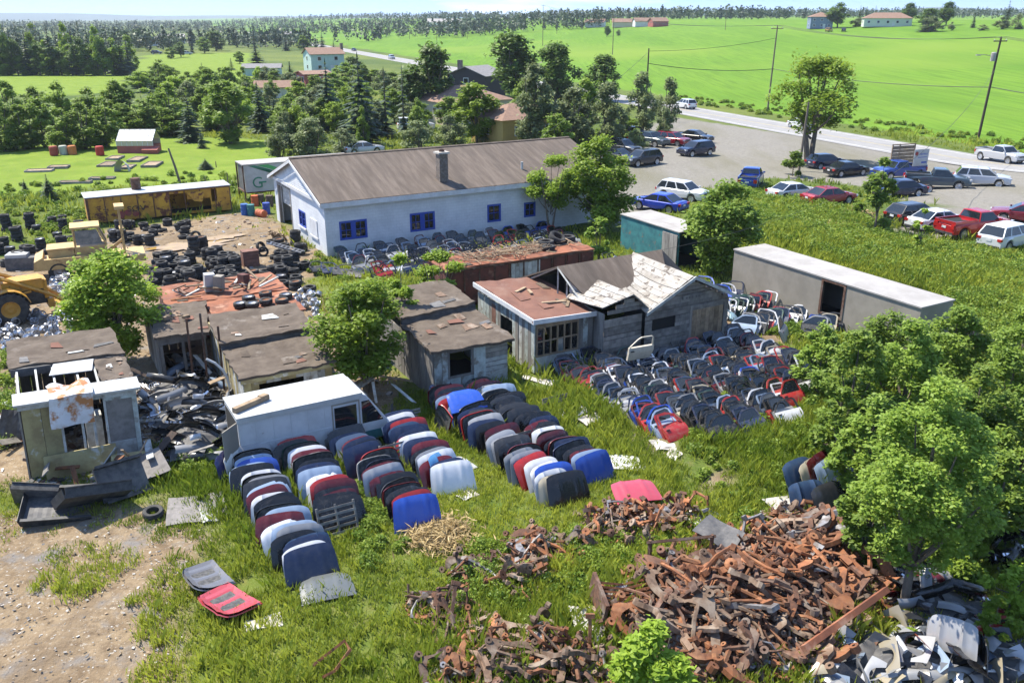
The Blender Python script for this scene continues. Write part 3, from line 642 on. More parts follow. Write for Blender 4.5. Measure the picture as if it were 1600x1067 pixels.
sag_roof(S, [(-3.75, 24.95, 2.33), (.15, 25.0, 2.24), (.15, 21.1, 2.52), (-3.75, 21.6, 2.52)], .12, 'felt', 'lower front roof of black felt', seed=5)
sag_roof(S, [(-3.7, 21.7, 2.78), (.2, 21.2, 2.78), (.35, 17.6, 2.92), (-3.6, 17.6, 2.92)], .12, 'felt', 'rear roof of black felt', seed=6)
r1 = MB(); S.slab(r1, [(-3.7, 21.72, 2.66), (-3.7, 21.72, 2.4), (.18, 21.22, 2.4), (.18, 21.22, 2.66)], .08); S.part('roof_step', r1, 'dark_sheet')
fl_ = MB(); S.box(fl_, -3.4, -.3, 18.2, 24.4, .02, .05); S.part('floor', fl_, 'dark_inside')
for (a, b, w1, h1) in ((-1.8, 22.2, .7, .35), (-3.1, 22.8, .35, .4)):
    q = MB(); z = 2.53-(b-21.3)*.055; S.slab(q, [(a, b+h1, z-.0), (a+w1, b+h1+.1, z-.015), (a+w1-.1, b, z+.02), (a+.05, b, z+.02)], .015); S.part('felt_patch', q, 'felt_red')

# --- shed with the red roof
S = Bld('workshop', 'shed with flat red roof, white fascia and a row of broken windows', 'shed', 3.2, 21.5, z=0)
sag_roof(S, [(1.45, 24.35, 2.6), (4.75, 24.35, 2.46), (4.95, 18.9, 2.78), (1.6, 18.6, 2.84)], .07, 'felt_red', None, seed=7)
fb = MB(); S.slab(fb, [(1.45, 24.4, 2.62), (1.45, 24.4, 2.4), (4.78, 24.4, 2.26), (4.78, 24.4, 2.48)], .06); S.slab(fb, [(1.4, 18.6, 2.86), (1.4, 18.6, 2.64), (1.4, 24.4, 2.4), (1.4, 24.4, 2.62)], .06); S.part('fascia', fb, 'white_trim')
S.planks('b', 1.6, .05, 18.8, 24.2, 0, 2.4, .28, ['board_green', 'board_grey', 'board_pale', 'board_green'], holes=[(21.2, 22.3, 0, 1.9), (20.2, 20.6, 0, 2.2)], seed=41)
dd_ = MB(); S.box(dd_, 1.58, 1.63, 20.2, 20.6, 0, 2.2); S.part('door', dd_, 'wood_red')
S.planks('a', 24.2, .05, 1.65, 4.7, 0, .75, .76, ['board_pale'], seed=42); S.planks('a', 24.2, .05, 3.9, 4.7, .75, 2.2, .27, ['board_grey', 'board_green'], seed=43)
S.planks('b', 4.7, .05, 19.0, 24.2, 0, 2.4, .5, 'board_grey', seed=44); S.planks('a', 18.8, .05, 1.6, 4.7, 0, 2.6, .5, 'board_grey', seed=45)
wf = MB(); S.box(wf, 1.65, 3.9, 24.16, 24.25, .76, .84); S.box(wf, 1.65, 3.9, 24.16, 24.25, 2.12, 2.32)
for k in range(7): a = 1.65+k*(2.25-.06)/6; S.box(wf, a, a+.06, 24.16, 24.25, .84, 2.12)
S.box(wf, 1.7, 3.9, 24.17, 24.24, 1.45, 1.5); wfo = S.part('window', wf, 'wood', label='row of tall window lights with most glass gone')
for k in (0, 1, 3, 5):
    a = 1.71+k*(2.25-.06)/6; q = MB(); S.box(q, a, a+.3, 24.19, 24.2, .84, 1.45 if k % 2 else 2.1); S.part('pane', q, 'pale_glass' if k == 3 else 'glass', wfo)
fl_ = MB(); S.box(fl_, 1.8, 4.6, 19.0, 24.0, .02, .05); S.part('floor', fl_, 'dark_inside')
for (a, b, r_z, l_) in ((3.0, 20.5, .5, .9), (3.6, 22.6, -.3, 1.2), (4.1, 23.0, .9, 1.0), (4.3, 22.5, .2, .8), (3.3, 20.9, 1.3, .6)):
    q = MB(); q.box((0, 0, .04), (l_, .14, .06)); o = part('plank', q, 'wood'); w_ = W(a, b); o.location = (w_.x, w_.y, 2.84-(b-18.6)*.05+(a-1.5)*-.03); o.rotation_euler = (0, 0, YAW+r_z)
    tag(o, ['loose weathered plank at the rear of the flat red roof', 'longest loose plank near the front of the red roof', 'loose plank crossing the longest one on the red roof', 'loose plank beside the barn on the red roof', 'short loose plank at the rear of the red roof'][[.9, 1.2, 1.0, .8, .6].index(l_)], 'plank', 'loose planks on the red roof')

# --- collapsing barn
S = Bld('barn', 'grey boarded barn with peeling white sagging roof collapsing in the middle', 'barn', 8.2, 22.5, z=0)
def fz(u): return 2.3+max(0, 1.25*(1-abs(u-9.5)/2.7)) if u <= 12.2 else 2.3
S.planks('a', 25.2, .04, 6.95, 12.05, 0, lambda u: 2.28+1.28*(1-abs(u-9.5)/2.6), .19, ['board_grey'], holes=[(7.35, 8.75, 1.25, 1.78), (9.75, 11.75, 0, 1.95)], horiz=True, seed=51)
for k in range(7):
    q = MB(); a = 9.78+k*.28; S.box(q, a, a+.265, 25.17, 25.21, .02, 1.93); S.part('door_board', q, 'wood')
df_ = MB(); S.box(df_, 9.62, 9.75, 25.17, 25.25, 0, 2.05); S.box(df_, 11.75, 11.88, 25.17, 25.25, 0, 2.05); S.box(df_, 9.62, 11.88, 25.172, 25.252, 2.05, 2.17); S.part('door_frame', df_, 'board_grey')
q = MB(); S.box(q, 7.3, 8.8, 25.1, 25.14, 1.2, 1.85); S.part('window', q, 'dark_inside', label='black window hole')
q = MB(); S.box(q, 9.1, 10.2, 25.225, 25.27, 2.55, 2.75); S.part('name_board', q, 'board_grey', label='faded unreadable board above the door')
q = MB()
for i, a in enumerate((9.25, 9.42, 9.6, 9.85, 10.0)): S.box(q, a, a+.1, 25.271, 25.28, 2.6, 2.7)
S.part('faded_mark', q, 'dark_sheet')
S.planks('b', 12.05, .05, 19.0, 25.15, 0, 2.3, .4, 'board_grey', seed=52)
S.planks('a', 25.0, .04, 4.75, 6.9, 0, lambda u: 2.45+.65*(1-abs(u-6.1)/1.4), .2, 'board_grey', horiz=True, seed=53, skip=.08)
S.planks('b', 4.8, .05, 18.5, 24.95, 0, 2.5, .4, 'board_grey', seed=54); S.planks('a', 18.3, .05, 4.5, 12.0, 0, 2.5, .5, 'board_grey', seed=55)
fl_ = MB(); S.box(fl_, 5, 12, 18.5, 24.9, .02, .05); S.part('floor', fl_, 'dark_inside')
# rear roof: ridge along a at b = 21.5
q = MB(); S.slab(q, [(4.4, 21.5, 3.95), (4.9, 23.6, 2.75), (9.4, 23.9, 2.7), (10.75, 21.5, 3.98)], .07); S.part('roof', q, 'shingle', label='dark rear roof slope sinking in the middle')
q = MB(); S.slab(q, [(4.4, 21.5, 3.95), (10.75, 21.5, 3.98), (12.1, 18.0, 2.4), (4.3, 18.0, 2.5)], .07); S.part('roof', q, 'shingle', label='far side of the rear roof')
q = MB(); S.slab(q, [(10.76, 21.45, 3.97), (10.2, 22.2, 3.3), (12.3, 22.0, 2.35), (12.3, 19, 2.4)], .06); S.part('roof', q, 'shingle', label='short roof slope beside the ridge end')
q = MB()
for (p, r) in (((4.45, 21.5, 3.9), (4.5, 23.6, 2.7)), ((4.45, 21.5, 3.9), (4.45, 19, 2.7)), ((4.5, 21.5, 3.9), (4.5, 21.5, 1.2)), ((4.5, 22.3, 3.3), (4.6, 22.1, 1.2))): q.tube([S.l(*p), S.l(*r)], .05, 4)
S.part('gable_rafter', q, 'board_pale')
q = MB(); S.slab(q, [(4.9, 21.9, 2.7), (4.9, 23.0, 2.7), (4.9, 21.9, 3.5)], .03); S.part('gable_sheet', q, 'board_pale')
# peeling white roof strips: sagging left slope of the front gable
def lslope(u, v):
    """u 0 ridge..1 eave, v 0 back..1 front"""
    Rb, Rf, Ef, Eb = (9.0, 21.42, 4.0), (9.5, 25.5, 3.68), (6.75, 25.5, 2.32), (7.0, 22.65, 3.1)
    L3 = lambda p, q, t: tuple(p[i]+(q[i]-p[i])*t for i in range(3))
    a, b, z = L3(L3(Rb, Eb, u), L3(Rf, Ef, u), v); z -= .26*math.sin(math.pi*u)*math.sin(math.pi*(.15+.85*v))
    return a, b, z
NS = 8
for k in range(NS):
    u0, u1 = k/NS+.008, (k+1)/NS-.008; q = MB(); sk = random.Random(60+k); da = sk.uniform(-.02, .02); v1 = 1-sk.random()*.03
    top = []; N_ = 10
    for i in range(N_+1):
        v = i/N_*v1
        for uu in (u0, u1): a, b, z = lslope(uu, v); top.append(S.l(a, b, z+.06+da+(.015 if uu == u0 else 0)))
    bot = [(x, y, z-.05) for x, y, z in top]; n = len(top); fs = []
    for i in range(N_):
        j = 2*i; fs += [(j, j+1, j+3, j+2), (n+j+1, n+j, n+j+2, n+j+3), (j, j+2, n+j+2, n+j), (j+3, j+1, n+j+1, n+j+3)]
    fs += [(1, 0, n, n+1), (n-2, n-1, 2*n-1, 2*n-2)]
    q.add(top+bot, fs); S.part('roof_strip', q, 'board_white')
for k in range(7):
    u0, u1 = k/7+.006, (k+1)/7-.006; q = MB(); p = lambda u, v: (9.0+.5*v+u*(3.1-.25*v), 21.42+4.08*v, (4.0-.3*v)-u*(1.6-.22*v))
    S.slab(q, [p(u0, 1), p(u1, 1), p(u1, 0), p(u0, 0)], .05); S.part('roof_strip', q, 'board_white' if k < 6 else 'board_grey')
for k in range(4):
    u0, u1 = k/4+.01, (k+1)/4-.01; q = MB(); p = lambda u, v: (6.0-u*1.75+v*.15, 21.7+v*3.6+u*(1-v)*.9, 3.34-u*(.62-.25*v)-.12*math.sin(v*3.1)*u)
    S.slab(q, [p(u0, 0), p(u1, 0), p(u1, 1), p(u0, 1)], .045); S.part('roof_strip', q, 'board_white')
q = MB(); S.slab(q, [(6.05, 21.7, 3.36), (6.15, 25.3, 3.32), (7.1, 25.3, 2.5), (7.3, 22.6, 2.7)], .05); S.part('roof', q, 'board_grey', label='grey right slope of the small gable')
vb = MB(); S.slab(vb, [(6.72, 25.56, 2.42), (6.72, 25.56, 2.26), (9.5, 25.56, 3.6), (9.5, 25.56, 3.76)][::-1], .05); S.slab(vb, [(9.5, 25.56, 3.76), (9.5, 25.56, 3.6), (12.4, 25.56, 2.2), (12.4, 25.56, 2.36)][::-1], .05); S.part('verge_board', vb, 'board_pale')

# --- containers
C_ = Bld('rusty_container', 'long dark red rusty container with debris on its roof below the white building', 'container', 6.8, 15.9, z=0)
m_ = MB(); C_.box(m_, 2.0, 11.4, 14.7, 17.0, .1, 2.3); C_.part('body', m_, 'rust_wall')
sag_roof(C_, [(1.9, 17.1, 2.4), (11.5, 17.1, 2.4), (11.5, 14.6, 2.42), (1.9, 14.6, 2.42)], .07, 'rust_roof', None, amp=.04, litter=6)
for k in range(10):
    a = 2.1+k*.95
    if 3.9 < k < 6.1: continue
    q = MB(); C_.box(q, a, a+.86, 17.005, 17.05, .25, 2.2); C_.part('side_panel', q, 'rust_wall')
for k in range(7): q = MB(); a = 5.95+k*.27; C_.box(q, a, a+.255, 17.005, 17.05, .25, 2.2); C_.part('plank', q, 'board_pale')
q = MB()
for k in range(11): C_.box(q, 2.03+k*.935, 2.1+k*.935, 17.0, 17.1, .1, 2.3)
C_.box(q, 2.0, 11.4, 17.01, 17.11, 2.2, 2.31); C_.part('side_post', q, 'rust_dark'); w_ = W(6.8, 13.3); C_.root.location = (w_.x, w_.y, 0)
C_ = Bld('green_container', 'teal green container box with pale roof beside the leafy maple', 'container', 19.7, 11, z=0)
m_ = MB(); C_.wall(m_, 'b', 18.5, 18.58, 7.8, 13.8, .1, 2.33); C_.wall(m_, 'b', 20.9, 20.98, 7.8, 13.8, .1, 2.33); C_.wall(m_, 'a', 7.72, 7.8, 18.5, 20.98, .1, 2.33); C_.part('wall', m_, 'teal')
m_ = MB(); C_.slab(m_, [(18.42, 13.9, 2.4), (21.05, 13.9, 2.4), (21.05, 7.65, 2.42), (18.42, 7.65, 2.42)], .06); C_.part('roof', m_, 'grey_roof')
m_ = MB(); C_.box(m_, 18.6, 20.88, 7.85, 13.7, .12, .2); C_.part('floor', m_, 'dark_inside')
for k in range(4): q = MB(); b = 12.3+k*.37; C_.box(q, 18.38, 18.44, b, b+.35, .1, 2.15); C_.part('door_board', q, 'board_grey')
C_ = Bld('grey_trailer', 'long grey box trailer body with pale roof and rust framed door hole', 'trailer', 19.2, 25.4, z=0)
m_ = MB(); C_.wall(m_, 'b', 18.0, 18.06, 19.3, 31.4, .1, 2.5, [(25.8, 27.1, .7, 2.36)]); C_.wall(m_, 'b', 20.3, 20.36, 19.3, 31.4, .1, 2.5); C_.wall(m_, 'a', 19.24, 19.3, 18.0, 20.36, .1, 2.5); C_.wall(m_, 'a', 31.4, 31.46, 18.0, 20.36, .1, 2.5); C_.part('wall', m_, 'grey_trailer')
m_ = MB(); C_.slab(m_, [(17.94, 31.5, 2.55), (20.42, 31.5, 2.55), (20.42, 19.2, 2.58), (17.94, 19.2, 2.58)], .07); C_.part('roof', m_, 'grey_roof')
q = MB()
for (b0, b1, z0, z1) in ((25.68, 25.8, .6, 2.46), (27.1, 27.22, .6, 2.46), (25.8, 27.1, 2.36, 2.46), (25.8, 27.1, .6, .7)): C_.box(q, 17.96, 18.08, b0, b1, z0, z1)
C_.part('door_frame', q, 'rust_dark')
q = MB(); C_.box(q, 18.1, 20.2, 19.4, 31.3, .2, .3); C_.part('floor', q, 'dark_inside')
rp = MB(); rp.slab([(0, 0, 1.3), (0, -.1, .2), (2.6, -.1, .15), (2.6, 0, .55)], .06); w_ = W(20.5, 31.0); o = part('steel_plate', rp, 'rust_pale'); o.location = w_; o.rotation_euler = (0, 0, YAW-.75); tag(o, 'pinkish rusty steel plate leaning at the far end of the grey trailer', 'steel plate')
# yellow wreck of a container
C_ = Bld('yellow_container', 'long yellow container rusted through, with graffiti and a white roof', 'container', -7.5, -19.5, z=0)
holes = [(-7.1, -5.5, .25, 1.8), (-5.5, -3.7, .3, 1.25), (-3.6, -3.0, .9, 1.9)]
m_ = MB(); C_.wall(m_, 'a', -18.5, -18.45, -12.9, -2.1, .1, 2.05, holes); C_.wall(m_, 'a', -20.85, -20.8, -12.9, -2.1, .1, 2.05); C_.wall(m_, 'b', -12.9, -12.85, -20.8, -18.5, .1, 2.05); C_.wall(m_, 'b', -2.15, -2.1, -20.8, -18.5, .1, 2.05); C_.part('wall', m_, 'yellow_box')
m_ = MB(); C_.slab(m_, [(-13.0, -18.35, 2.12), (-2.0, -18.35, 2.16), (-2.0, -20.95, 2.16), (-13.0, -20.95, 2.12)], .06); C_.part('roof', m_, 'metal_white')
m_ = MB(); C_.box(m_, -12.8, -2.2, -20.7, -18.6, .1, .16); C_.part('floor', m_, 'dark_inside')
rr_ = random.Random(5)
for k in range(9):
    a = -12.8+k*1.2
    for (z0, z1) in ((.15, .85), (.9, 1.98)):
        if any(h[0]-.3 < a+.55 < h[1]+.1 and h[2] < (z0+z1)/2 < h[3]+.2 for h in holes) or rr_.random() < .08: continue
        q = MB(); C_.slab(q, [(a+.03, -18.44, z0), (a+1.14, -18.44, z0), (a+1.14, -18.44+rr_.uniform(.01, .05), z1), (a+.03, -18.44+rr_.uniform(.01, .04), z1)], -.02); C_.part('side_panel', q, 'yellow_box')
q = MB()
for k in range(10): C_.box(q, -12.86+k*1.19, -12.79+k*1.19, -18.44, -18.38, .1, 2.05)
C_.box(q, -12.9, -2.1, -18.43, -18.375, 2.0, 2.06); C_.box(q, -12.95, -12.78, -18.6, -18.36, .05, 2.05); C_.part('side_post', q, 'rust_dark')
q = MB(); C_.slab(q, [(-5.5, -18.35, 1.85), (-5.0, -18.3, 1.1), (-4.4, -18.28, 1.0), (-4.1, -18.33, 1.85)], -.015); C_.part('torn_panel', q, 'yellow_box')
def text_mesh(txt, size, name, m, ext=.006):
    cu = bpy.data.curves.new(name, 'FONT'); cu.body = txt; cu.size = size; cu.extrude = ext; cu.resolution_u = 3
    to = bpy.data.objects.new(name, cu); COL.objects.link(to); dg_ = bpy.context.evaluated_depsgraph_get(); dg_.update()
    me = bpy.data.meshes.new_from_object(to.evaluated_get(dg_)); bpy.data.objects.remove(to); bpy.data.curves.remove(cu)
    me.materials.clear(); me.materials.append(M(m)); return me
def text_part(bl, txt, size, a, b, z, m, name='lettering', shear=0.0, sx=1.0):
    o = part(name, text_mesh(txt, size, name, m), m, bl.root); o.location = bl.l(a, b, z); o.rotation_euler = (math.pi/2, shear, 0); o.scale = (sx, 1, 1); return o
text_part(C_, 'SOV', .62, -10.1, -18.34, .75, 'graffiti_black', 'graffiti', sx=1.2)
q = MB()
for k in range(3): q.lathe([(.0, 0), (.3-.04*k, 0), (.3-.04*k, .012), (0, .012)], 12, 0, Matrix.Translation(C_.l(-10.6+k*.55, -18.36+k*.003, .55+.12*(k % 2))) @ Matrix.Rotation(math.pi/2, 4, 'X'))
C_.part('graffiti', q, 'graffiti_red')
dr = MB(); dr.lathe([(0, 0), (.36, 0), (.36, .35), (.39, .37), (.36, .39), (.36, .9), (0, .9)], 14); w_ = W(-9.0, -20.2); o = part('steel_drum', dr, 'rust_dark', smooth=False); o.location = (w_.x, w_.y, 2.13); tag(o, 'dark brown drum standing on the white roof of the yellow container', 'drum')
# white truck trailer with green mark
C_ = Bld('truck_trailer', 'white truck trailer with green diagonal stripes and a green letter G', 'trailer', 3, -22.2, z=0)
m_ = MB(); C_.box(m_, -.2, 9.5, -23.4, -21.0, .9, 3.2); C_.part('body', m_, 'metal_white')
m_ = MB(); C_.box(m_, -.34, 9.6, -23.5, -20.94, 3.2, 3.29); C_.part('roof', m_, 'grey_roof')
m_ = MB()
for b in (-23.4, -21.06): C_.box(m_, -.36, -.24, b, b+.1, .1, 3.2)
C_.box(m_, -.36, -.24, -23.4, -20.96, .9, 1.0); C_.part('door_frame', m_, 'rust_dark')
m_ = MB(); C_.box(m_, -.23, -.19, -23.2, -21.2, 1.0, 3.1); C_.part('rear_door', m_, 'dark_sheet')
mat('sign_green', (.02, .2, .12), (.03, .16, .1), rough=.5, scale=2); mat('sign_green_light', (.06, .33, .1), rough=.5)
m_ = MB(); C_.slab(m_, [(.15, -20.99, 3.15), (.75, -20.99, 3.15), (4.2, -20.99, 1.55), (4.2, -20.99, 1.95)][::1], -.006); C_.part('stripe', m_, 'sign_green')
m_ = MB(); C_.slab(m_, [(.9, -20.988, 3.15), (1.9, -20.988, 3.15), (4.2, -20.988, 2.2), (4.2, -20.988, 2.0)], -.006); C_.part('stripe', m_, 'sign_green_light')
text_part(C_, 'G', 1.35, .35, -20.985, 1.22, 'sign_green')
m_ = MB(); C_.box(m_, .95, 1.6, -20.984, -20.97, 1.62, 1.75); C_.part('lettering', m_, 'sign_green')
m_ = MB()
for a in (6.6, 7.9):
    for b in (-21.25, -23.15): m_.tube([C_.l(a, b-.13, .48), C_.l(a, b+.13, .48)], .48, 14)
C_.part('wheel', m_, 'rubber'); m_ = MB(); C_.box(m_, 0, 9.3, -22.9, -21.5, .7, .9); C_.part('chassis', m_, 'rust_dark')
# rust roofs among the tyres: two low scrap containers
C_ = Bld('scrap_container', 'low container with flat rusty red roof carrying scrap and planks', 'container', -9.0, 10.8, z=0)
m_ = MB(); C_.box(m_, -11.9, -6.2, 9.4, 12.3, .1, 2.0); C_.part('body', m_, 'rust_wall'); sag_roof(C_, [(-12.0, 12.5, 2.1), (-6.1, 12.5, 2.1), (-6.1, 9.2, 2.14), (-12.0, 9.2, 2.14)], .08, 'rust_roof', None, amp=.04, litter=6)
C_ = Bld('scrap_container', 'low container with rusty roof under a few tyres, its end painted blue', 'container', -8.0, 14.2, z=0)
m_ = MB(); C_.box(m_, -10.2, -6.3, 12.6, 15.6, .1, 1.9); C_.part('body', m_, 'rust_wall'); sag_roof(C_, [(-10.3, 15.8, 1.98), (-6.2, 15.8, 1.98), (-6.2, 12.52, 2.02), (-10.3, 12.52, 2.02)], .07, 'rust_roof', None, amp=.04, litter=6)
m_ = MB(); C_.box(m_, -6.29, -6.22, 12.7, 14.2, .2, 1.85); C_.part('end_panel', m_, 'blue_frame', label='blue painted end panel')

# --- houses beyond
def house(name, label, px, py, w, d, h, rise, wall, roof, rz, wins=(3, 1), hip=False, chim=None, ridge_along='x', group=None, door=True, cat='house'):
    p = G(px, py); t = thing(name, label, cat, (p.x, p.y, p.z-.1), rz, group)
    m = MB(); m.bx(-w/2, w/2, -d/2, d/2, 0, h)
    if not hip:
        if ridge_along == 'x': m.prism([(-d/2, h), (d/2, h), (0, h+rise)], -w/2+.02, w/2-.02, 0, Matrix.Rotation(math.pi/2, 4, 'Z'))
        else: m.prism([(-w/2, h), (w/2, h), (0, h+rise)], -d/2+.02, d/2-.02)
    part('wall', m, wall, t)
    m = MB(); o = .45
    if hip:
        k = min(w, d)/2
        A = [(-w/2-o, -d/2-o, h), (w/2+o, -d/2-o, h), (w/2+o, d/2+o, h), (-w/2-o, d/2+o, h)]
        R = [(-w/2+k, 0, h+rise), (w/2-k, 0, h+rise)]
        m.add(A+R, [(0, 1, 5, 4), (2, 3, 4, 5), (1, 2, 5), (3, 0, 4), (3, 2, 1, 0)])
    else:
        s_ = d if ridge_along == 'x' else w; l_ = (w if ridge_along == 'x' else d)/2+o; e = s_/2+o; ze = h-o*rise/(s_/2)
        for sg in (1, -1):
            pts = [(-l_, 0, h+rise+.15), (l_, 0, h+rise+.15), (l_, -sg*e, ze+.15), (-l_, -sg*e, ze+.15)]
            m.slab(pts[::-1] if sg > 0 else pts, .12, 0, None if ridge_along == 'x' else Matrix.Rotation(math.pi/2, 4, 'Z'))
    ro = part('roof', m, roof, t)
    if chim: m = MB(); m.bx(chim[0]-.4, chim[0]+.4, chim[1]-.4, chim[1]+.4, h-.5, h+rise+1.3); part('chimney', m, 'brick', ro)
    for side, n in (('f', wins[0]), ('l', wins[1]), ('r', wins[1])):
        for i in range(n):
            fr = MB(); pm = MB(); zc = h*.58 if h < 4 else h*.72
            rows = [zc] if h < 4.2 else [h*.3, h*.76]
            for zr in rows:
                if side == 'f': x = -w/2+w*(i+.5)/n; fr.bx(x-.6, x+.6, -d/2-.06, -d/2-.005, zr-.6, zr+.6); pm.bx(x-.48, x+.48, -d/2-.075, -d/2-.062, zr-.48, zr+.48)
                else:
                    y = -d/2+d*(i+.5)/n; sg = 1 if side == 'r' else -1; x0, x1 = sorted((sg*(w/2+.005), sg*(w/2+.06))); fr.bx(x0, x1, y-.6, y+.6, zr-.6, zr+.6); x0, x1 = sorted((sg*(w/2+.062), sg*(w/2+.075))); pm.bx(x0, x1, y-.48, y+.48, zr-.48, zr+.48)
            f = part('window', fr, 'white_trim', t); part('pane', pm, 'glass', f)
    if door: m = MB(); m.bx(w*.12-.5, w*.12+.5, -d/2-.05, -d/2-.004, .1, 2.1); part('door', m, 'white_trim', t)
    return t
mat('wall_white', (.62, .64, .66), (.55, .56, .58), rough=.8, scale=1); mat('wall_mint', (.42, .55, .5), (.36, .48, .44), rough=.8, scale=1)
mat('wall_red', (.36, .1, .08), (.28, .08, .07), rough=.8, scale=1); mat('wall_yellow', (.46, .31, .1), (.4, .27, .09), rough=.8, scale=1)
mat('wall_cream', (.5, .44, .32), rough=.8); mat('wall_dark', (.035, .03, .035), rough=.8); mat('wall_blue', (.16, .2, .3), rough=.8); mat('wall_sage', (.5, .54, .47), rough=.8)
Y = lambda d: rad(d)
house('house', 'white bungalow with grey roof among trees at the far left', 243, 72, 14, 8, 3, 2, 'wall_white', 'roof_grey', Y(15))
house('house', 'white house with pale roof just right of the far left bungalow', 270, 68, 15, 9, 3, 2.6, 'wall_white', 'grey_roof', Y(20))
house('house', 'wide grey house with dark roof far behind the trees', 440, 62, 20, 10, 3.2, 2.5, 'wall_blue', 'roof_grey', Y(5))
house('house', 'tall pale mint house with brown roof and dark chimney wall near the bend', 507, 112, 10, 8.5, 5.2, 1.6, 'wall_mint', 'roof_brown', Y(28), ridge_along='x', wins=(2, 1), chim=(5.4, -1))
house('garage', 'long low mint green shed with grey roof behind spruces', 411, 118, 10, 5, 2.2, .9, 'wall_mint', 'roof_grey', Y(8), wins=(0, 0), cat='outbuilding')
house('cottage', 'small dark red house with flat brown roof between spruces', 492, 148, 5.5, 6, 4.3, .5, 'wall_red', 'roof_brown', Y(30), wins=(1, 2))
house('cottage', 'low sage green hut with brown roof half hidden in shrubs', 430, 152, 7, 5, 2.2, 1.0, 'wall_sage', 'roof_brown', Y(12), wins=(1, 0))
house('house', 'cream house with tan hip roof behind the white garage', 722, 188, 12, 10, 3.4, 2.0, 'wall_cream', 'roof_brown', Y(32), wins=(3, 2), hip=True)
house('house', 'ochre yellow house wall with white window behind leafy trees', 808, 222, 9.5, 7, 3.4, 1.6, 'wall_yellow', 'roof_brown', Y(36), wins=(2, 1), hip=True)
house('house', 'black gabled house with brick chimney behind the big maple', 745, 150, 8, 9, 4.3, 1.6, 'wall_dark', 'roof_grey', Y(60), wins=(0, 1), chim=(-3, 2), door=False)
house('house', 'blue-grey house with brown hip roof on the hill crest at right', 1280, 45, 10, 9, 5.2, 2.0, 'wall_blue', 'roof_brown', Y(-8), hip=True, wins=(3, 1))
house('house', 'wide pale bungalow with brown roof on the hill at right', 1384, 42, 20, 9, 3.6, 2.4, 'wall_sage', 'roof_brown', Y(-14), hip=True, wins=(5, 1))
for i, (px, py, w, c) in enumerate(((930, 43, 13, 'wall_white'), (975, 43, 15, 'wall_cream'), (1005, 42, 12, 'wall_white'), (1028, 42, 10, 'wall_red'))):
    house('house', ['white', 'cream', 'second white', 'reddish'][i]+' far house in the village beyond the field '+['at its left end', 'next to the white one', 'right of the cream one', 'at its right end'][i], px, py, w, 8, 3.2, 2, c, 'roof_brown', Y(10*i-15), wins=(0, 0), door=False)
for i, (px, py) in enumerate(((688, 42), (703, 43))):
    house('barn', ['white metal barn roof far beyond the field on the left', 'white metal barn far beyond the field just right of another'][i], px, py, 24, 12, 4, 3, 'wall_white', 'grey_roof', Y(5), wins=(0, 0), door=False, cat='barn')
# --- greenhouse, garden
p = G(219, 238); t = thing('greenhouse', 'garden greenhouse with red base and white glazed roof', 'greenhouse', p, rad(2))
m = MB(); m.bx(-2.1, 2.1, -1.3, 1.3, 0, .9); part('base_wall', m, 'wall_red', t)
m = MB()
for i in range(8): x = -2.1+i*.6; m.bx(x-.03, x+.03, -1.33, -1.27, .9, 1.5)
for i in range(8): x = -2.1+i*.6; m.tube([(x, -1.34, 1.48), (x, .2, 2.6)], .04, 4)
for k in range(3): u = k/2; m.tube([(-2.12, -1.34+u*1.54, 1.48+u*1.12), (2.12, -1.34+u*1.54, 1.48+u*1.12)], .045, 4)
part('frame', m, 'white_trim', t)
mat('film', (.66, .64, .54), (.56, .54, .45), rough=.35, scale=2)
for i in range(7):
    for k in range(2):
        x = -2.07+i*.6; u0, u1 = k/2+.02, k/2+.48; q = MB(); f = lambda u: (-1.34+u*1.54, 1.47+u*1.12)
        q.slab([(x, *f(u0)), (x+.54, *f(u0)), (x+.54, *f(u1)), (x, *f(u1))], .02); part('pane', q, 'film', t)
q = MB(); q.slab([(-2.1, .2, 2.58), (2.1, .2, 2.58), (2.1, 1.4, 1.5), (-2.1, 1.4, 1.5)], .03); part('roof', q, 'film', t)
q = MB(); q.bx(-2.1, 2.1, 1.26, 1.3, .9, 1.5); q.bx(-2.1, 2.1, -1.3, -1.28, .9, 1.46); part('side_wall', q, 'wall_cream', t)
o = part('cold_frame', MB().slab([(-.9, -.6, .5), (.9, -.6, .5), (.9, .5, .8), (-.9, .5, .8)], .5), 'wall_red'); p = G(237, 240); o.location = p; o.color = rgba((.5, .06, .02)); tag(o, 'bright red cold frame in front of the garden greenhouse', 'cold frame')
def raised_bed(px, py, w, d, rz, label):
    p = G(px, py); t = thing('raised_bed', label, 'garden bed', p, rz, 'raised garden beds on the lawn')
    for (x0, x1, y0, y1) in ((-w/2, w/2, -d/2, -d/2+.08), (-w/2, w/2, d/2-.08, d/2), (-w/2, -w/2+.08, -d/2+.08, d/2-.08), (w/2-.08, w/2, -d/2+.08, d/2-.08)): part('plank', MB().bx(x0, x1, y0, y1, -.1, .2), 'board_grey', t)
    part('soil', MB().bx(-w/2+.08, w/2-.08, -d/2+.08, d/2-.08, -.1, .14), 'wood', t)
for a in ((170, 258, 1.6, 3, .1, 'left raised bed below the greenhouse'), (200, 262, 1.2, 2.2, .1, 'raised bed beside the white cloche'), (215, 250, 1.4, 3, .05, 'raised bed behind the white cloche'), (238, 258, 1.6, 3, .1, 'right raised bed below the greenhouse'), (180, 248, 1.4, 2.4, .1, 'rear left raised bed below the greenhouse'), (62, 268, 2.6, 1.4, .2, 'long raised bed in the left lawn'), (92, 262, 2.0, 1.4, .2, 'second raised bed in the left lawn'), (118, 286, 3, .9, .1, 'low timber edged bed near the yellow container'), (160, 280, 2.4, .9, .1, 'thin timber edged bed in the middle of the lawn')): raised_bed(*a)
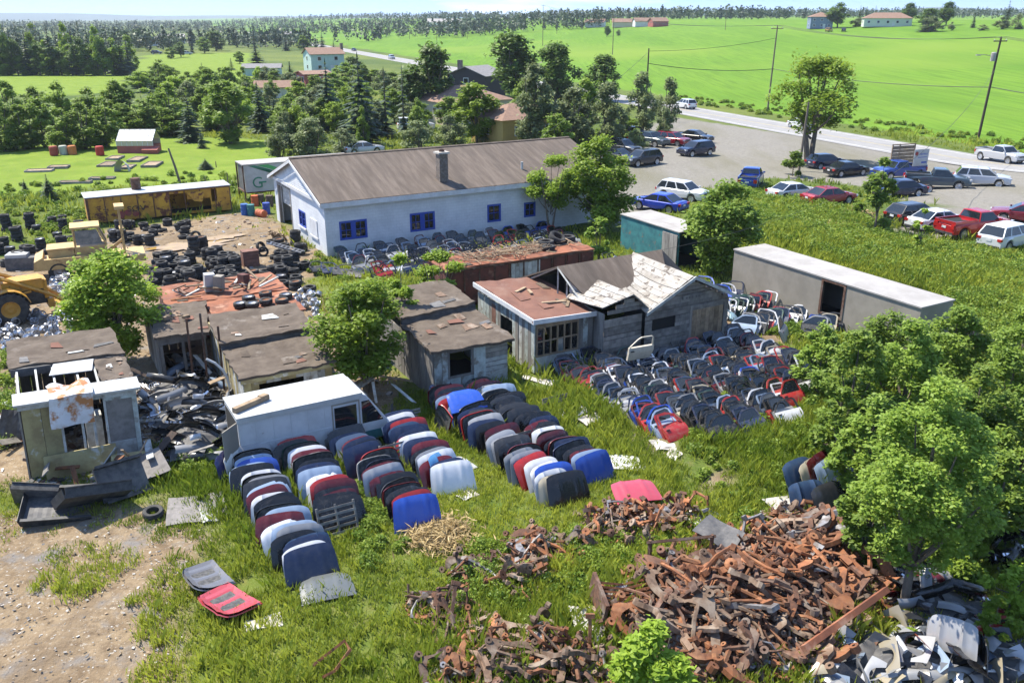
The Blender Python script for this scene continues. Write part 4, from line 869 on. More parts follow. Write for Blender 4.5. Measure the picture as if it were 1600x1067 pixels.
p = G(193, 268); o = part('cloche', MB().grid(lambda u, v: (.75*math.cos(math.pi*u)*(1-.35*v*v), -.5+v*1.1, 1.25*math.sin(math.pi*u)*(1-.35*v)), 10, 4), 'metal_white', smooth=True); o.location = p; tag(o, 'white dome shaped cloche between the garden beds', 'cloche')
for i, (px, py, c, lb_) in enumerate(((85, 243, (.3, .05, .03), 'dark red barrel at the hedge'), (100, 242, (.4, .42, .35), 'pale barrel at the hedge between red and orange'), (114, 242, (.5, .16, .04), 'orange barrel at the hedge'), (157, 243, (.4, .03, .02), 'red machine under a cover by the garden'))):
    q = MB(); q.lathe([(0, 0), (.42, 0), (.46, .1), (.46, .95), (.4, 1.05), (0, 1.08)], 12); o = part('barrel', q, 'flat', color=c); o.location = G(px, py); tag(o, lb_, 'barrel', 'barrels along the hedge')
# ------------------------------------------------------------------ vehicles (local x = forward, z up, standing on z = 0)
CAR = dict(
 sedan=dict(L=4.65, Wd=1.78, zb=.22, belt=.92, hood=.86, tail=.95, roof=1.43, g=(-1.75, -.95, .35, 1.15), wheel=.32, wb=(-1.42, 1.38)),
 suv=dict(L=4.65, Wd=1.86, zb=.27, belt=1.06, hood=1.02, tail=1.06, roof=1.68, g=(-2.22, -1.8, .45, 1.2), wheel=.36, wb=(-1.4, 1.38)),
 hatch=dict(L=4.3, Wd=1.76, zb=.22, belt=.95, hood=.9, tail=.97, roof=1.5, g=(-2.02, -1.5, .35, 1.15), wheel=.32, wb=(-1.35, 1.3)),
 pickup=dict(L=5.5, Wd=1.95, zb=.38, belt=1.2, hood=1.15, tail=1.15, roof=1.82, g=(-.55, -.35, .75, 1.35), wheel=.4, wb=(-1.85, 1.75)),
 van=dict(L=5.2, Wd=1.95, zb=.3, belt=1.2, hood=1.1, tail=1.2, roof=1.95, g=(-2.5, -2.35, 1.0, 1.75), wheel=.36, wb=(-1.65, 1.6)))
CARMESH = {}
def car_meshes(kind):
    if kind in CARMESH: return CARMESH[kind]
    c = CAR[kind]; L, Wd, zb = c['L'], c['Wd'], c['zb']; hw = Wd/2; g0, g1, g2, g3 = c['g']; R = c['wheel']+.07
    xs = sorted(set([-L/2, -L/2+.06, -L/2+.2, L/2, L/2-.08, L/2-.28, g0, g3, 0, (g0+g3)/2, L/2-.7, -L/2+.6] + [w+k*R/4*.999 for w in c['wb'] for k in range(-4, 5)]))
    xs = [x for x in xs if -L/2 <= x <= L/2]; rings = []
    for x in xs:
        u = x/(L/2); k = 1-.10*abs(u)**5-.04*max(0, abs(u)-.6); w = hw*k
        z0 = zb+.12*max(0, abs(u)-.9)*10*.5
        for wx in c['wb']:
            if abs(x-wx) <= R: z0 = max(z0, c['wheel']+math.sqrt(max(0, R*R-(x-wx)**2)))
        if x >= g3: t = (x-g3)/(L/2-g3); zt = c['belt']+(c['hood']-c['belt'])*t-.10*t**3
        elif x <= g0: t = (g0-x)/(L/2+g0+1e-6); zt = c['belt']+(c['tail']-c['belt'])*min(1, t*2)-.03*t**3
        else: zt = c['belt']
        if abs(u) > .97: zt -= .12
        zs = zt-.09
        ring = [(x, 0, z0), (x, w*.9, z0), (x, w*.985, z0+.04), (x, w, (z0+zs)/2 if z0 < zs-.1 else zs-.04), (x, w*.97, zs), (x, w*.9, zt-.02), (x, 0, zt+.02)]
        rings.append(ring+[(p[0], -p[1], p[2]) for p in ring[-2:0:-1]])
    b = MB(); n = len(rings[0]); vs = [p for r in rings for p in r]; fs = []
    for i in range(len(rings)-1):
        for j in range(n): fs.append((i*n+j, i*n+(j+1) % n, (i+1)*n+(j+1) % n, (i+1)*n+j))
    fs.append(tuple(range(n-1, -1, -1))); fs.append(tuple(range((len(rings)-1)*n, len(rings)*n))); b.add(vs, [tuple(reversed(f)) for f in fs])
    # cabin
    wb_, wr = hw*.93, hw*.74; zr, zl = c['roof'], c['belt']-.03
    cab = [(g0, -wb_, zl), (g3, -wb_, zl), (g3, wb_, zl), (g0, wb_, zl), (g1, -wr, zr-.05), (g2, -wr, zr-.07), (g2, wr, zr-.07), (g1, wr, zr-.05)]
    b.add(cab, [(0, 1, 5, 4), (1, 2, 6, 5), (2, 3, 7, 6), (3, 0, 4, 7)])
    o = len(b.v)
    rf = [(g1, -wr, zr-.05), (g2, -wr, zr-.07), (g2, wr, zr-.07), (g1, wr, zr-.05), (g1+.1, -wr*.72, zr), (g2-.15, -wr*.72, zr-.01), (g2-.15, wr*.72, zr-.01), (g1+.1, wr*.72, zr)]
    b.add(rf, [(0, 1, 5, 4), (1, 2, 6, 5), (2, 3, 7, 6), (3, 0, 4, 7), (4, 5, 6, 7)])
    if kind == 'pickup':
        x0, x1 = -L/2+.1, g0-.05; ins = hw*.82; zz = c['tail']+.01
        b.bx(x0, x1, -hw*.9, -ins, zz-.02, zz+.16); b.bx(x0, x1, ins, hw*.9, zz-.02, zz+.16); b.bx(x0-.06, x0, -hw*.9, hw*.9, zz-.05, zz+.16); b.bx(x1-.05, x1, -ins, ins, zz-.02, zz+.18)
    for sgn in (-1, 1): b.box((g3-.12, sgn*(hw+.06), c['belt']+.06), (.12, .2, .13))
    parts = {'body': b.mesh(kind+'_body', ['carpaint'])}
    # glass: each pane inset in its cabin side and 8 mm proud
    def pane(q, ins=.08, k=.012):
        q = [Vector(p) for p in q]; ce = sum(q, Vector())/4; nrm = (q[1]-q[0]).cross(q[3]-q[0]).normalized()
        m = MB(); pts = [p+(ce-p).normalized()*ins+nrm*k for p in q]; return m.slab(pts, .01)
    C = [Vector(p) for p in cab]
    ws = pane([C[1], C[2], C[6], C[5]]); rw = pane([C[3], C[0], C[4], C[7]])
    parts['windshield'] = ws.mesh(kind+'_windshield', ['glass']); parts['rear_window'] = rw.mesh(kind+'_rear_window', ['glass'])
    side = []
    for sgn, (i0, i1, i5, i4) in ((-1, (0, 1, 5, 4)), (1, (3, 2, 6, 7))):
        nsp = 1 if kind == 'pickup' else (3 if kind in ('suv', 'van') else 2)
        cuts = {1: (0, 1), 2: (0, .5, 1), 3: (0, .27, .62, 1)}[nsp]
        for k in range(nsp):
            f = lambda t: (C[i0].lerp(C[i1], t), C[i4].lerp(C[i5], t))
            (p0, q0_), (p1, q1_) = f(cuts[k]), f(cuts[k+1]); quad = [p0, p1, q1_, q0_] if sgn < 0 else [p1, p0, q0_, q1_]
            side.append(pane(quad, .07).mesh(kind+'_side_window', ['glass']))
    parts['side_window'] = side
    w = MB(); w.lathe([(R-.07, -.1), (R-.07, .1), (R-.11, .115), (R*.62, .11), (R*.62, -.11), (R-.11, -.115)], 16, 0, Matrix.Rotation(math.pi/2, 4, 'X'), closed=True)
    parts['tyre'] = w.mesh('tyre', ['rubber'], True)
    w = MB(); w.lathe([(0, .07), (.05, .09), (R*.35, .075), (R*.62, .1), (R*.62, -.08), (0, -.08)], 12, 0, Matrix.Rotation(math.pi/2, 4, 'X'))
    parts['rim'] = w.mesh('rim', ['alloy'])
    xf = L/2; h = c['hood']; tl = []; hl = []
    for sgn in (-1, 1):
        m = MB(); m.box((xf-.1, sgn*hw*.72, h-.2), (.22, .34, .15), rz=-sgn*.25); hl.append(m.mesh('headlight', ['headlamp']))
        m = MB(); m.box((-xf+.05, sgn*hw*.74, c['tail']-.2), (.16, .3, .17 if kind != 'pickup' else .32), rz=sgn*.2); tl.append(m.mesh('tail_light', ['tail']))
    parts['headlight'] = hl; parts['tail_light'] = tl
    m = MB(); m.box((xf-.03, 0, h-.26), (.1, hw*.95, .16)); m.box((xf-.02, 0, zb+.14), (.1, hw*1.5, .12)); parts['grille'] = m.mesh('grille', ['black_plastic'])
    m = MB(); m.box((-xf+.01, 0, zb+.12), (.1, hw*1.6, .14)); parts['bumper'] = m.mesh('bumper', ['black_plastic'])
    m = MB(); m.box((-xf-.012, 0, c['tail']-.28), (.02, .34, .15)); parts['number_plate'] = m.mesh('number_plate', ['white_trim'])
    CARMESH[kind] = parts; return parts
def car(kind, label, cat, px, py, heading, color, group=None, name=None, at=None):
    """heading in degrees: direction of travel measured from +x, counter-clockwise"""
    P = car_meshes(kind); c = CAR[kind]; p = at or G(px, py)
    t = thing(name or {'sedan': 'parked_car', 'suv': 'parked_car', 'hatch': 'parked_car', 'pickup': 'pickup_truck', 'van': 'van'}[kind], label, cat, p, rad(heading), group)
    for nm, me in P.items():
        if nm in ('tyre', 'rim'): continue
        for m in (me if isinstance(me, list) else [me]):
            o = link(bpy.data.objects.new(nm, m), t)
            if nm == 'body': o.color = rgba(color)
    for wx in c['wb']:
        for sgn in (-1, 1):
            ty = link(bpy.data.objects.new('wheel', P['tyre']), t); ty.location = (wx, sgn*(c['Wd']/2-.13), c['wheel']); ty.rotation_euler = (0, 0, 0 if sgn < 0 else math.pi)
            link(bpy.data.objects.new('rim', P['rim']), ty)
    if kind == 'pickup':
        m = MB(); m.bx(-c['L']/2+.14, c['g'][0]-.12, -c['Wd']*.4, c['Wd']*.4, c['tail']+.02, c['tail']+.04); part('cargo_bed', m, 'dark_inside', t)
    return t
K = dict(navy=(.012, .018, .05), black=(.012, .013, .016), dgrey=(.035, .038, .045), red=(.3, .012, .015), white=(.62, .63, .64), blue=(.02, .05, .4), silver=(.42, .43, .45), slate=(.06, .085, .1), maroon=(.12, .012, .015))
LOT = 'cars parked in the gravel lot'
a1 = math.degrees(YAW)
car('suv', 'dark navy three-row sport utility parked side on at the lot edge', 'car', 1087, 243, 212, K['navy'], LOT)
car('suv', 'dark grey sport utility with sun glint, nearest of the left lot group', 'car', 1003, 258, 214, K['dgrey'], LOT)
car('sedan', 'low dark car mostly hidden by the maple at the left lot end', 'car', 966, 252, 310, K['black'], LOT)
car('suv', 'boxy dark off-roader behind the glinting grey sport utility', 'car', 972, 240, 310, K['dgrey'], LOT)
car('pickup', 'dark teal pickup with pale hood in the second lot row', 'pickup', 1013, 228, 312, K['slate'], LOT)
car('suv', 'red car with windscreen facing the road beside the teal pickup', 'car', 1050, 227, 315, (.22, .015, .025), LOT)
car('sedan', 'black sedan right of the red car at the back of the lot', 'car', 1086, 221, 318, K['black'], LOT)
car('suv', 'navy car at the back of the lot under the trees', 'car', 990, 218, 315, K['navy'], LOT)
car('sedan', 'bright blue sedan with rear wing beside the teal container', 'car', 1029, 328, 140, K['blue'], LOT)
car('suv', 'white hatchback with black roof glass behind the round maple', 'car', 1066, 312, 318, K['white'], LOT)
car('pickup', 'small blue pickup sunk in the grass at the lot edge', 'pickup', 1172, 292, 68, (.02, .06, .3), LOT)
ROW = 'cars parked along the grassy bank'
car('sedan', 'white sedan parked alone on the grassy bank, tail to the yard', 'car', 1238, 310, 22, K['white'], ROW)
car('sedan', 'red sedan next to the white one on the grassy bank', 'car', 1294, 318, 22, (.28, .02, .035), ROW)
car('hatch', 'dark blue hatchback under the tall forked tree', 'car', 1289, 262, 22, K['navy'], ROW)
car('sedan', 'black sedan with red tail lights beside the dark blue hatchback', 'car', 1322, 274, 22, K['black'], ROW)
car('sedan', 'dark blue car hidden behind the young poplar', 'car', 1402, 306, 190, K['navy'], ROW)
car('hatch', 'black estate car right of the young poplar, rear to the yard', 'car', 1425, 347, 24, K['black'], ROW)
car('sedan', 'white fastback between the black estate and the red pickup', 'car', 1463, 357, 22, K['white'], ROW)
car('pickup', 'red pickup with empty black cargo bed', 'pickup', 1518, 368, 22, (.36, .015, .02), ROW)
car('sedan', 'dark red car cut by the right edge behind the red pickup', 'car', 1600, 347, 150, (.22, .012, .02), ROW)
car('suv', 'white sport utility seen from behind at the right edge', 'car', 1573, 386, 32, K['white'], ROW)
car('pickup', 'slate grey pickup without cargo bed beside the silver sport utility', 'pickup', 1462, 294, -20, K['slate'], ROW)
car('suv', 'silver sport utility facing the road by the gravel entrance', 'car', 1532, 290, -24, (.5, .51, .53), ROW)
v = car('pickup', 'blue pickup carrying a wooden sign rack with a white poster board', 'pickup', 1402, 279, 200, (.015, .05, .24), ROW)
m = MB(); m.bx(-2.5, -.7, .96, 1.0, 1.3, 2.9); part('poster_board', m, 'metal_white', v, label='white advertising board with blue and red print')
m = MB()
for (x0, x1) in ((-2.6, -2.5), (-.7, -.6)): m.bx(x0, x1, -1.0, -.9, 1.2, 3.2)
m.bx(-2.6, .3, -1.0, -.9, 3.1, 3.2); m.bx(.2, .3, -1.0, -.9, 1.2, 3.2); m.bx(-2.6, .3, -.98, -.92, 2.1, 2.2); part('sign_rack', m, 'wood', v)
for k in range(5): part('rack_board', MB().bx(-2.55, .25, -.9, -.86, 1.35+k*.34, 1.66+k*.34), 'wood', v)
pr = MB(); pr.lathe([(0, 0), (.2, 0), (.2, .006), (0, .006)], 14, 0, Matrix.Translation((-1.0, 1.001, 2.5)) @ Matrix.Rotation(-math.pi/2, 4, 'X')); part('print', pr, 'graffiti_red', v)
pr = MB()
for k in range(6): pr.bx(-2.3+k*.17, -2.22+k*.17, 1.001, 1.008, 2.35, 2.52)
pr.bx(-2.3, -1.2, 1.001, 1.008, 2.1, 2.16); pr.bx(-2.35, -1.7, 1.001, 1.008, 1.55, 1.7); part('print', pr, 'blue_frame', v)
rw = 'cars on the road'
dd_ = math.degrees(math.atan2(RDD[1], RDD[0]))
def on_road(px, off):
    # point of the lane under a picture column
    best = min(np.arange(-60, 700, .5), key=lambda t: abs((lambda q: 800+FPX*q[0]/(q[1]*math.cos(PITCH)+CAM_H*math.sin(PITCH)))(RD0+RDD*t+RDN*off)-px))
    q = RD0+RDD*best+RDN*off; return Vector((q[0], q[1], float(hgt(*q))+.05))
car('sedan', 'white sedan driving on the road behind the tall forked tree', 'car', 0, 0, dd_+180, K['white'], rw, 'moving_car', on_road(1252, 1.7))
car('suv', 'white car on the road where it meets the trees', 'car', 0, 0, dd_, K['white'], rw, 'moving_car', on_road(1072, 1.7))
car('suv', 'pale pickup-like car far along the road at the bend', 'car', 0, 0, dd_+180, K['silver'], rw, 'moving_car', on_road(612, -1.7))
car('sedan', 'dark car farthest along the road', 'car', 0, 0, dd_+180, K['navy'], rw, 'moving_car', on_road(553, 1.7))
car('sedan', 'blue-white car roof behind the white building', 'car', 568, 240, 30, K['silver'], 'cars behind the white building')
car('van', 'white van hidden in the trees behind the white building', 'van', 650, 205, 15, K['white'], 'cars behind the white building')
for i, (px, py, c) in enumerate(((245, 85, K['black']), (292, 86, K['silver']), (1295, 50, (.5, .3, .05)), (1318, 50, K['navy']))):
    car('suv', ['dark car by the far left white house', 'pale car right of the dark one by the far left houses', 'yellow machine-like car at the hilltop house', 'dark car beside the hilltop house'][i], 'car', px, py, 10+20*i, c, 'cars at far houses')
# truck wheels
wt = MB(); wt.lathe([(.48, -.14), (.48, .14), (.42, .16), (.28, .15), (.28, -.15), (.42, -.16)], 16, 0, Matrix.Rotation(math.pi/2, 4, 'X'), closed=True); wtm = wt.mesh('wheel', ['rubber'], True)
rt = MB(); rt.lathe([(0, .1), (.28, .12), (.28, -.12), (0, -.1)], 10, 0, Matrix.Rotation(math.pi/2, 4, 'X')); rtm = rt.mesh('rim', ['steel'])
car('pickup', 'grey pickup driving on the road at the right edge', 'pickup', 0, 0, dd_+180, K['silver'], rw, 'moving_pickup', on_road(1560, 1.7))
# rusty axle frame beside the grey pickup
t = thing('truck_axle', 'rusty truck axle frame with one wheel beside the slate grey pickup', 'axle', G(1430, 300), rad(15))
m = MB()
for y in (-.4, .4): m.tube([(-1.5, y, .45), (-.4, y, .5), (1.5, y, .45)], .07, 5)
for x in (-1.3, -.4, .5, 1.3): m.tube([(x, -.4, .47), (x+.1, .4, .47)], .06, 5)
m.tube([(.7, -.75, .32), (.7, .75, .32)], .08, 6); part('frame', m, 'rust', t)
for y in (-.75, .75): o = link(bpy.data.objects.new('wheel', car_meshes('pickup')['tyre']), t); o.location = (.7, y, .36); link(bpy.data.objects.new('rim', car_meshes('pickup')['rim']), o)

# --- white step van
V_ = Bld('step_van', 'white panel step van with flat windows parked among the hoods', 'van', -9.4, 27.0, z=0)
xa, xb, vb0, vb1 = -12.2, -6.75, 25.9, 27.95
m = MB(); prof = [(xa, .55), (xb, .55), (xb+.05, 1.25), (xb-.75, 2.42), (xb-.95, 2.5), (xa+.05, 2.5), (xa, 2.42)]
m.prism([(x-V_.a0, z) for x, z in prof], V_.b0-vb1, V_.b0-vb0); o = V_.part('body', m, 'van_white'); bv_ = o.modifiers.new('rounding', 'BEVEL'); bv_.width = .07; bv_.segments = 3
m = MB(); V_.slab(m, [(xa-.03, vb1+.04, 2.56), (xb-.9, vb1+.04, 2.56), (xb-.9, vb0-.04, 2.56), (xa-.03, vb0-.04, 2.56)], .06); V_.part('roof', m, 'metal_white')
m = MB(); V_.slab(m, [(-8.75, vb1+.008, 1.35), (-7.9, vb1+.008, 1.35), (-7.9, vb1+.008, 2.15), (-8.75, vb1+.008, 2.15)], .006); V_.part('side_window', m, 'glass')
m = MB(); V_.slab(m, [(-7.7, vb1+.008, 1.3), (-6.87, vb1+.008, 1.3), (-7.4, vb1+.008, 2.2), (-7.7, vb1+.008, 2.2)], .006); V_.part('side_window', m, 'glass')
m = MB()
for (a0, a1, z0, z1) in ((-8.85, -8.8, .65, 2.3), (-7.82, -7.77, .65, 2.3), (-8.8, -7.82, 2.25, 2.3)): V_.box(m, a0, a1, vb1+.001, vb1+.02, z0, z1)
V_.part('door_seam', m, 'grey_trailer')
m = MB(); V_.box(m, -7.75, xb, vb1+.001, vb1+.012, .6, .95); V_.part('paint_stripe', m, 'teal')
m = MB()
for k in range(5): V_.box(m, -11.6+k*.62, -11.585+k*.62, vb1+.001, vb1+.012, .7, 2.35)
V_.box(m, xa, -8.9, vb1+.001, vb1+.014, 1.42, 1.45); V_.part('side_rib', m, 'van_white')
m = MB(); V_.slab(m, [(xb+.04, 27.75, 1.35), (xb+.04, 26.1, 1.35), (xb-.62, 26.1, 2.3), (xb-.62, 27.75, 2.3)], -.012); V_.part('windshield', m, 'glass')
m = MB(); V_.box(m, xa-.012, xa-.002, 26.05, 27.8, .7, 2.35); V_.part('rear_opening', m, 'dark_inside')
m = MB(); V_.slab(m, [(xa-.02, vb1, .6), (xa-.02, vb1, 2.4), (xa-.62, vb1+.55, 2.4), (xa-.62, vb1+.55, .6)], .04); V_.part('rear_door', m, 'grey_trailer', label='grey rear door standing open')
m = MB(); V_.box(m, xa-.03, xb-.95, vb1+.0, vb1+.05, 2.36, 2.5); V_.part('roof_rail', m, 'metal_white')
for a in (-11.0, -7.6):
    for b in (26.05, 27.8): m = MB(); m.tube([V_.l(a, b-.12, .72), V_.l(a, b+.12, .72)], .26, 14); V_.part('wheel', m, 'rubber')
w_ = W(-9.2, 25.85); V_.root.location = (w_.x, w_.y, -.5)
o = part('timber', MB().box((0, 0, .1), (1.5, .2, .18)).box((.55, 0, .2), (.3, .24, .05)), 'wood'); w_ = W(-11.3, 26.0); o.location = (w_.x, w_.y, 2.07); o.rotation_euler = (0, 0, YAW+.45); tag(o, 'weathered timber beam lying on the rear of the white van roof', 'beam')

# --- yellow loader at the left edge
t = yard('wheel_loader', 'old yellow wheel loader with big tyre at the left edge', 'loader', -19.2, 4.0, 0, rad(6))
bw = MB(); bw.lathe([(.85, -.26), (.85, .26), (.76, .31), (.45, .27), (.45, -.27), (.76, -.31)], 24, 0, Matrix.Rotation(math.pi/2, 4, 'X'), closed=True)
for j in range(20): a = j*math.pi/10; bw.box((.86*math.cos(a), .0, .86*math.sin(a)), (.07, .56, .1), ry=-a)
bwm = bw.mesh('wheel', ['rubber']); br = MB(); br.lathe([(0, .12), (.15, .16), (.3, .12), (.45, .2), (.45, -.2), (0, -.2)], 16, 0, Matrix.Rotation(math.pi/2, 4, 'X')); brm = br.mesh('rim', ['loader_yellow'])
for x in (-1.6, .45):
    for y in (-1.05, 1.05): o = link(bpy.data.objects.new('wheel', bwm), t); o.location = (x, y, .85); o.rotation_euler = (0, 0, 0 if y < 0 else math.pi); link(bpy.data.objects.new('rim', brm), o)
m = MB(); m.bx(.3, 2.3, -.55, .55, 1.55, 2.05); m.bx(2.2, 2.4, -.55, .55, 1.0, 2.0); m.bx(.3, 2.2, -.58, .58, 2.05, 2.12); part('engine_hood', m, 'loader_yellow', t)
m = MB(); m.bx(.4, 2.15, -.5, .5, .95, 1.55); m.bx(-2.6, 2.4, -.4, .4, .7, 1.0); part('chassis', m, 'black_plastic', t)
for y in (-1.05, 1.05):
    m = MB(); n = 8
    for i in range(n):
        a0, a1_ = math.pi*(.08+.84*i/n), math.pi*(.08+.84*(i+1)/n); r = 1.02
        m.slab([(.45+r*math.cos(a0), y-.3, .85+r*math.sin(a0)), (.45+r*math.cos(a0), y+.3, .85+r*math.sin(a0)), (.45+r*math.cos(a1_), y+.3, .85+r*math.sin(a1_)), (.45+r*math.cos(a1_), y-.3, .85+r*math.sin(a1_))], .04)
    part('mudguard', m, 'loader_yellow', t)
for y in (-.62, .62):
    m = MB(); m.tube([(-.9, y, 2.9), (.6, y, 2.25), (2.6, y, 1.1), (3.0, y, .75)], .1, 4); m.tube([(.2, y, 1.3), (1.6, y, 1.5)], .06, 6); part('lift_arm', m, 'loader_yellow', t)
m = MB(); m.slab([(2.4, -.6, .7), (3.5, -.6, .45), (3.5, .6, .45), (2.4, .6, .7)], .1); m.bx(2.3, 2.6, -.6, .6, .45, .95); part('bucket', m, 'loader_yellow', t)
m = MB(); m.bx(-1.3, .1, -.65, .65, 1.0, 1.6)
for x in (-1.25, .05):
    for y in (-.6, .6): m.bx(x-.05, x+.05, y-.05, y+.05, 1.6, 2.9)
m.bx(-1.4, .2, -.75, .75, 2.9, 3.0); part('cab', m, 'loader_yellow', t)
brt = brm.copy(); brt.materials.clear(); brt.materials.append(M('steel'))
# --- tan crane truck
t = yard('crane_truck', 'tan mobile crane truck with open cab and lattice post behind the maple', 'crane truck', -14.3, -3.6, 0, rad(-4))
m = MB(); m.bx(-2.3, 3.4, -1.15, 1.15, .75, 1.15); m.prism([(-2.9, .75), (-2.3, .75), (-2.3, 1.55), (-2.8, 1.3)], -1.15, 1.15); m.bx(-2.3, 1.8, -1.16, -.9, 1.15, 1.4); part('chassis', m, 'crane_tan', t)
m = MB(); m.bx(-2.0, -.55, -.75, .75, 1.15, 1.85); m.bx(-2.05, -.5, -.8, .8, 1.85, 1.93); part('engine_hood', m, 'crane_tan', t)
cb = MB(); cb.bx(-.5, 1.3, -.75, .75, 1.15, 1.9)
for x, y in ((-.45, -.7), (-.45, .7), (.9, -.7), (.9, .7)): cb.tube([(x if x < 0 else 1.3, y, 1.9), (x, y, 3.0)], .06, 4)
cb.bx(-.6, 1.05, -.82, .82, 3.0, 3.12); cb = part('cab', cb, 'crane_tan', t)
q = MB(); q.slab([(-.38, -.72, 2.0), (1.1, -.72, 2.0), (.85, -.72, 2.9), (-.38, -.72, 2.9)], .02); part('side_window', q, 'pale_glass', cb)
q = MB(); q.slab([(1.32, -.65, 1.95), (1.32, .65, 1.95), (.98, .65, 2.92), (.98, -.65, 2.92)], .02); part('windshield', q, 'pale_glass', cb)
m = MB(); m.bx(2.2, 2.34, -.45, -.3, 1.1, 4.0); m.bx(2.2, 2.34, .3, .45, 1.1, 4.0); m.bx(2.05, 2.6, -.6, .6, 3.95, 4.15); m.bx(2.15, 2.4, -.46, .46, 2.6, 2.75)
for k in range(4): m.tube([(2.27, -.4, 1.2+k*.7), (2.27, .4, 1.9+k*.7)], .04, 4)
m.tube([(1.3, 0, 1.3), (2.3, 0, 2.0)], .1, 6); part('crane_post', m, 'crane_tan', t)
q = MB(); q.box((1.1, -.95, 1.4), (.4, .35, .3)); part('fuel_can', q, 'graffiti_red', t)
for x in (-1.55, 2.3):
    for y in (-.95, .95):
        o = link(bpy.data.objects.new('wheel', bwm), t); o.scale = (.68, .68, .68); o.location = (x, y, .58); r_ = link(bpy.data.objects.new('rim', brt), o)
# ------------------------------------------------------------------ hoods, doors, tyres and other parts of cars
PAL = [('navy blue', (.012, .022, .062), 5), ('black', (.008, .008, .009), 4.5), ('dark grey', (.028, .029, .032), 3.5), ('white', (.6, .61, .63), 3.4), ('silver', (.30, .305, .315), 3.6),
       ('red', (.34, .018, .016), 2.0), ('dark red', (.105, .008, .012), 2.0), ('pale blue', (.25, .33, .45), 1.3), ('bright blue', (.02, .075, .4), 1.3), ('dark green', (.02, .065, .05), .9), ('beige', (.4, .35, .25), .6), ('slate blue', (.035, .065, .125), 2)]
PALW = [p[2] for p in PAL]
def pick(rr, only=None):
    L_ = [p for p in PAL if not only or p[0] in only]; p = rr.choices(L_, [q[2] for q in L_])[0]; f = rr.uniform(.8, 1.2)
    return p[0], tuple(c*f for c in p[1])
def shade_(rr, n): f = rr.uniform(.8, 1.2); return tuple(x*f for x in col_of(n))
def col_of(n): return next(p[1] for p in PAL if p[0] == n)
# hood: stands on its wide rear edge, nose up, outside towards -y
def hood_fn(w, h, nose, crown, ridge, arc=.2):
    def fn(u, v):
        x = (u*2-1); k = 1-.07*v-.12*max(0, v-.72)**1.2*2.0*abs(x)**4
        z = v*h-((arc*abs(x)**3.4)*max(0, v-.35)*h); y = -crown*(1-x*x*.9)*math.sin(math.pi*(.15+.75*v))-ridge*max(0, 1-abs(abs(x)-.45)/.14)*min(1, v*2.2)-.018*(1 if abs(x) < .86 and .08 < v < .9 else 0) + nose*max(0, v-.7)**2*3
        return (x*w/2*k, y, z)
    return fn
HOODS = []; UNDER = []
for (w, h, nose, cr_, ri) in ((1.52, 1.06, .14, .055, .016), (1.46, 1.0, .18, .04, .05), (1.58, 1.12, .1, .06, .035), (1.45, 1.0, .12, .03, .065)):
    fn = hood_fn(w, h, nose, cr_, ri, {1.52: .24, 1.46: .3, 1.58: .15, 1.45: .2}[w]); m = MB(); m.grid(fn, 22, 9); rim_i = [(i/22, 0) for i in range(23)]+[(1, j/9) for j in range(1, 10)]+[(i/22, 1) for i in range(21, -1, -1)]+[(0, j/9) for j in range(8, 0, -1)]
    n0 = len(m.v); m.v.extend([(fn(*p)[0]*.985, fn(*p)[1]+.03, fn(*p)[2]*.985+.004) for p in rim_i]); k = len(rim_i)
    idx = lambda p: round(p[1]*9)*23+round(p[0]*22)
    for i in range(k): m.f.append((idx(rim_i[i]), n0+i, n0+(i+1) % k, idx(rim_i[(i+1) % k]))); m.mi.append(0)
    skin = m.mesh('hood', ['paint'], True)
    q = MB(); q.grid(lambda u, v: (lambda p: (p[0]*.93, p[1]+.055+.015*(1 if (int(u*7) % 2) else 0), p[2]*.93+.03))(fn(u, v)), 10, 7)
    back = q.mesh('inner_frame', ['trim'])
    q2 = MB(); q2.grid(lambda u, v: (lambda p: (p[0], p[1]+.062, p[2]))(fn(.22+u*.56, .2+v*.6)), 5, 4); pad = q2.mesh('insulation_pad', ['trim'], True)
    HOODS.append((skin, back, pad)); UNDER.append(q.mesh('inner_frame', ['paint']))
def hood(loc, rz, lean, color, label, group, kind, flip=False, roll=0.0, cat='car hood'):
    s_, b_, p_ = HOODS[kind]; o = link(bpy.data.objects.new('engine_hood', s_)); o.color = rgba(color)
    ib = link(bpy.data.objects.new('inner_frame', b_), o); ib.color = rgba(color)
    if flip: link(bpy.data.objects.new('insulation_pad', p_), o)
    o.location = loc; o.rotation_euler = (-lean if not flip else lean, roll, rz+(math.pi if flip else 0)); return tag(o, label, cat, group)
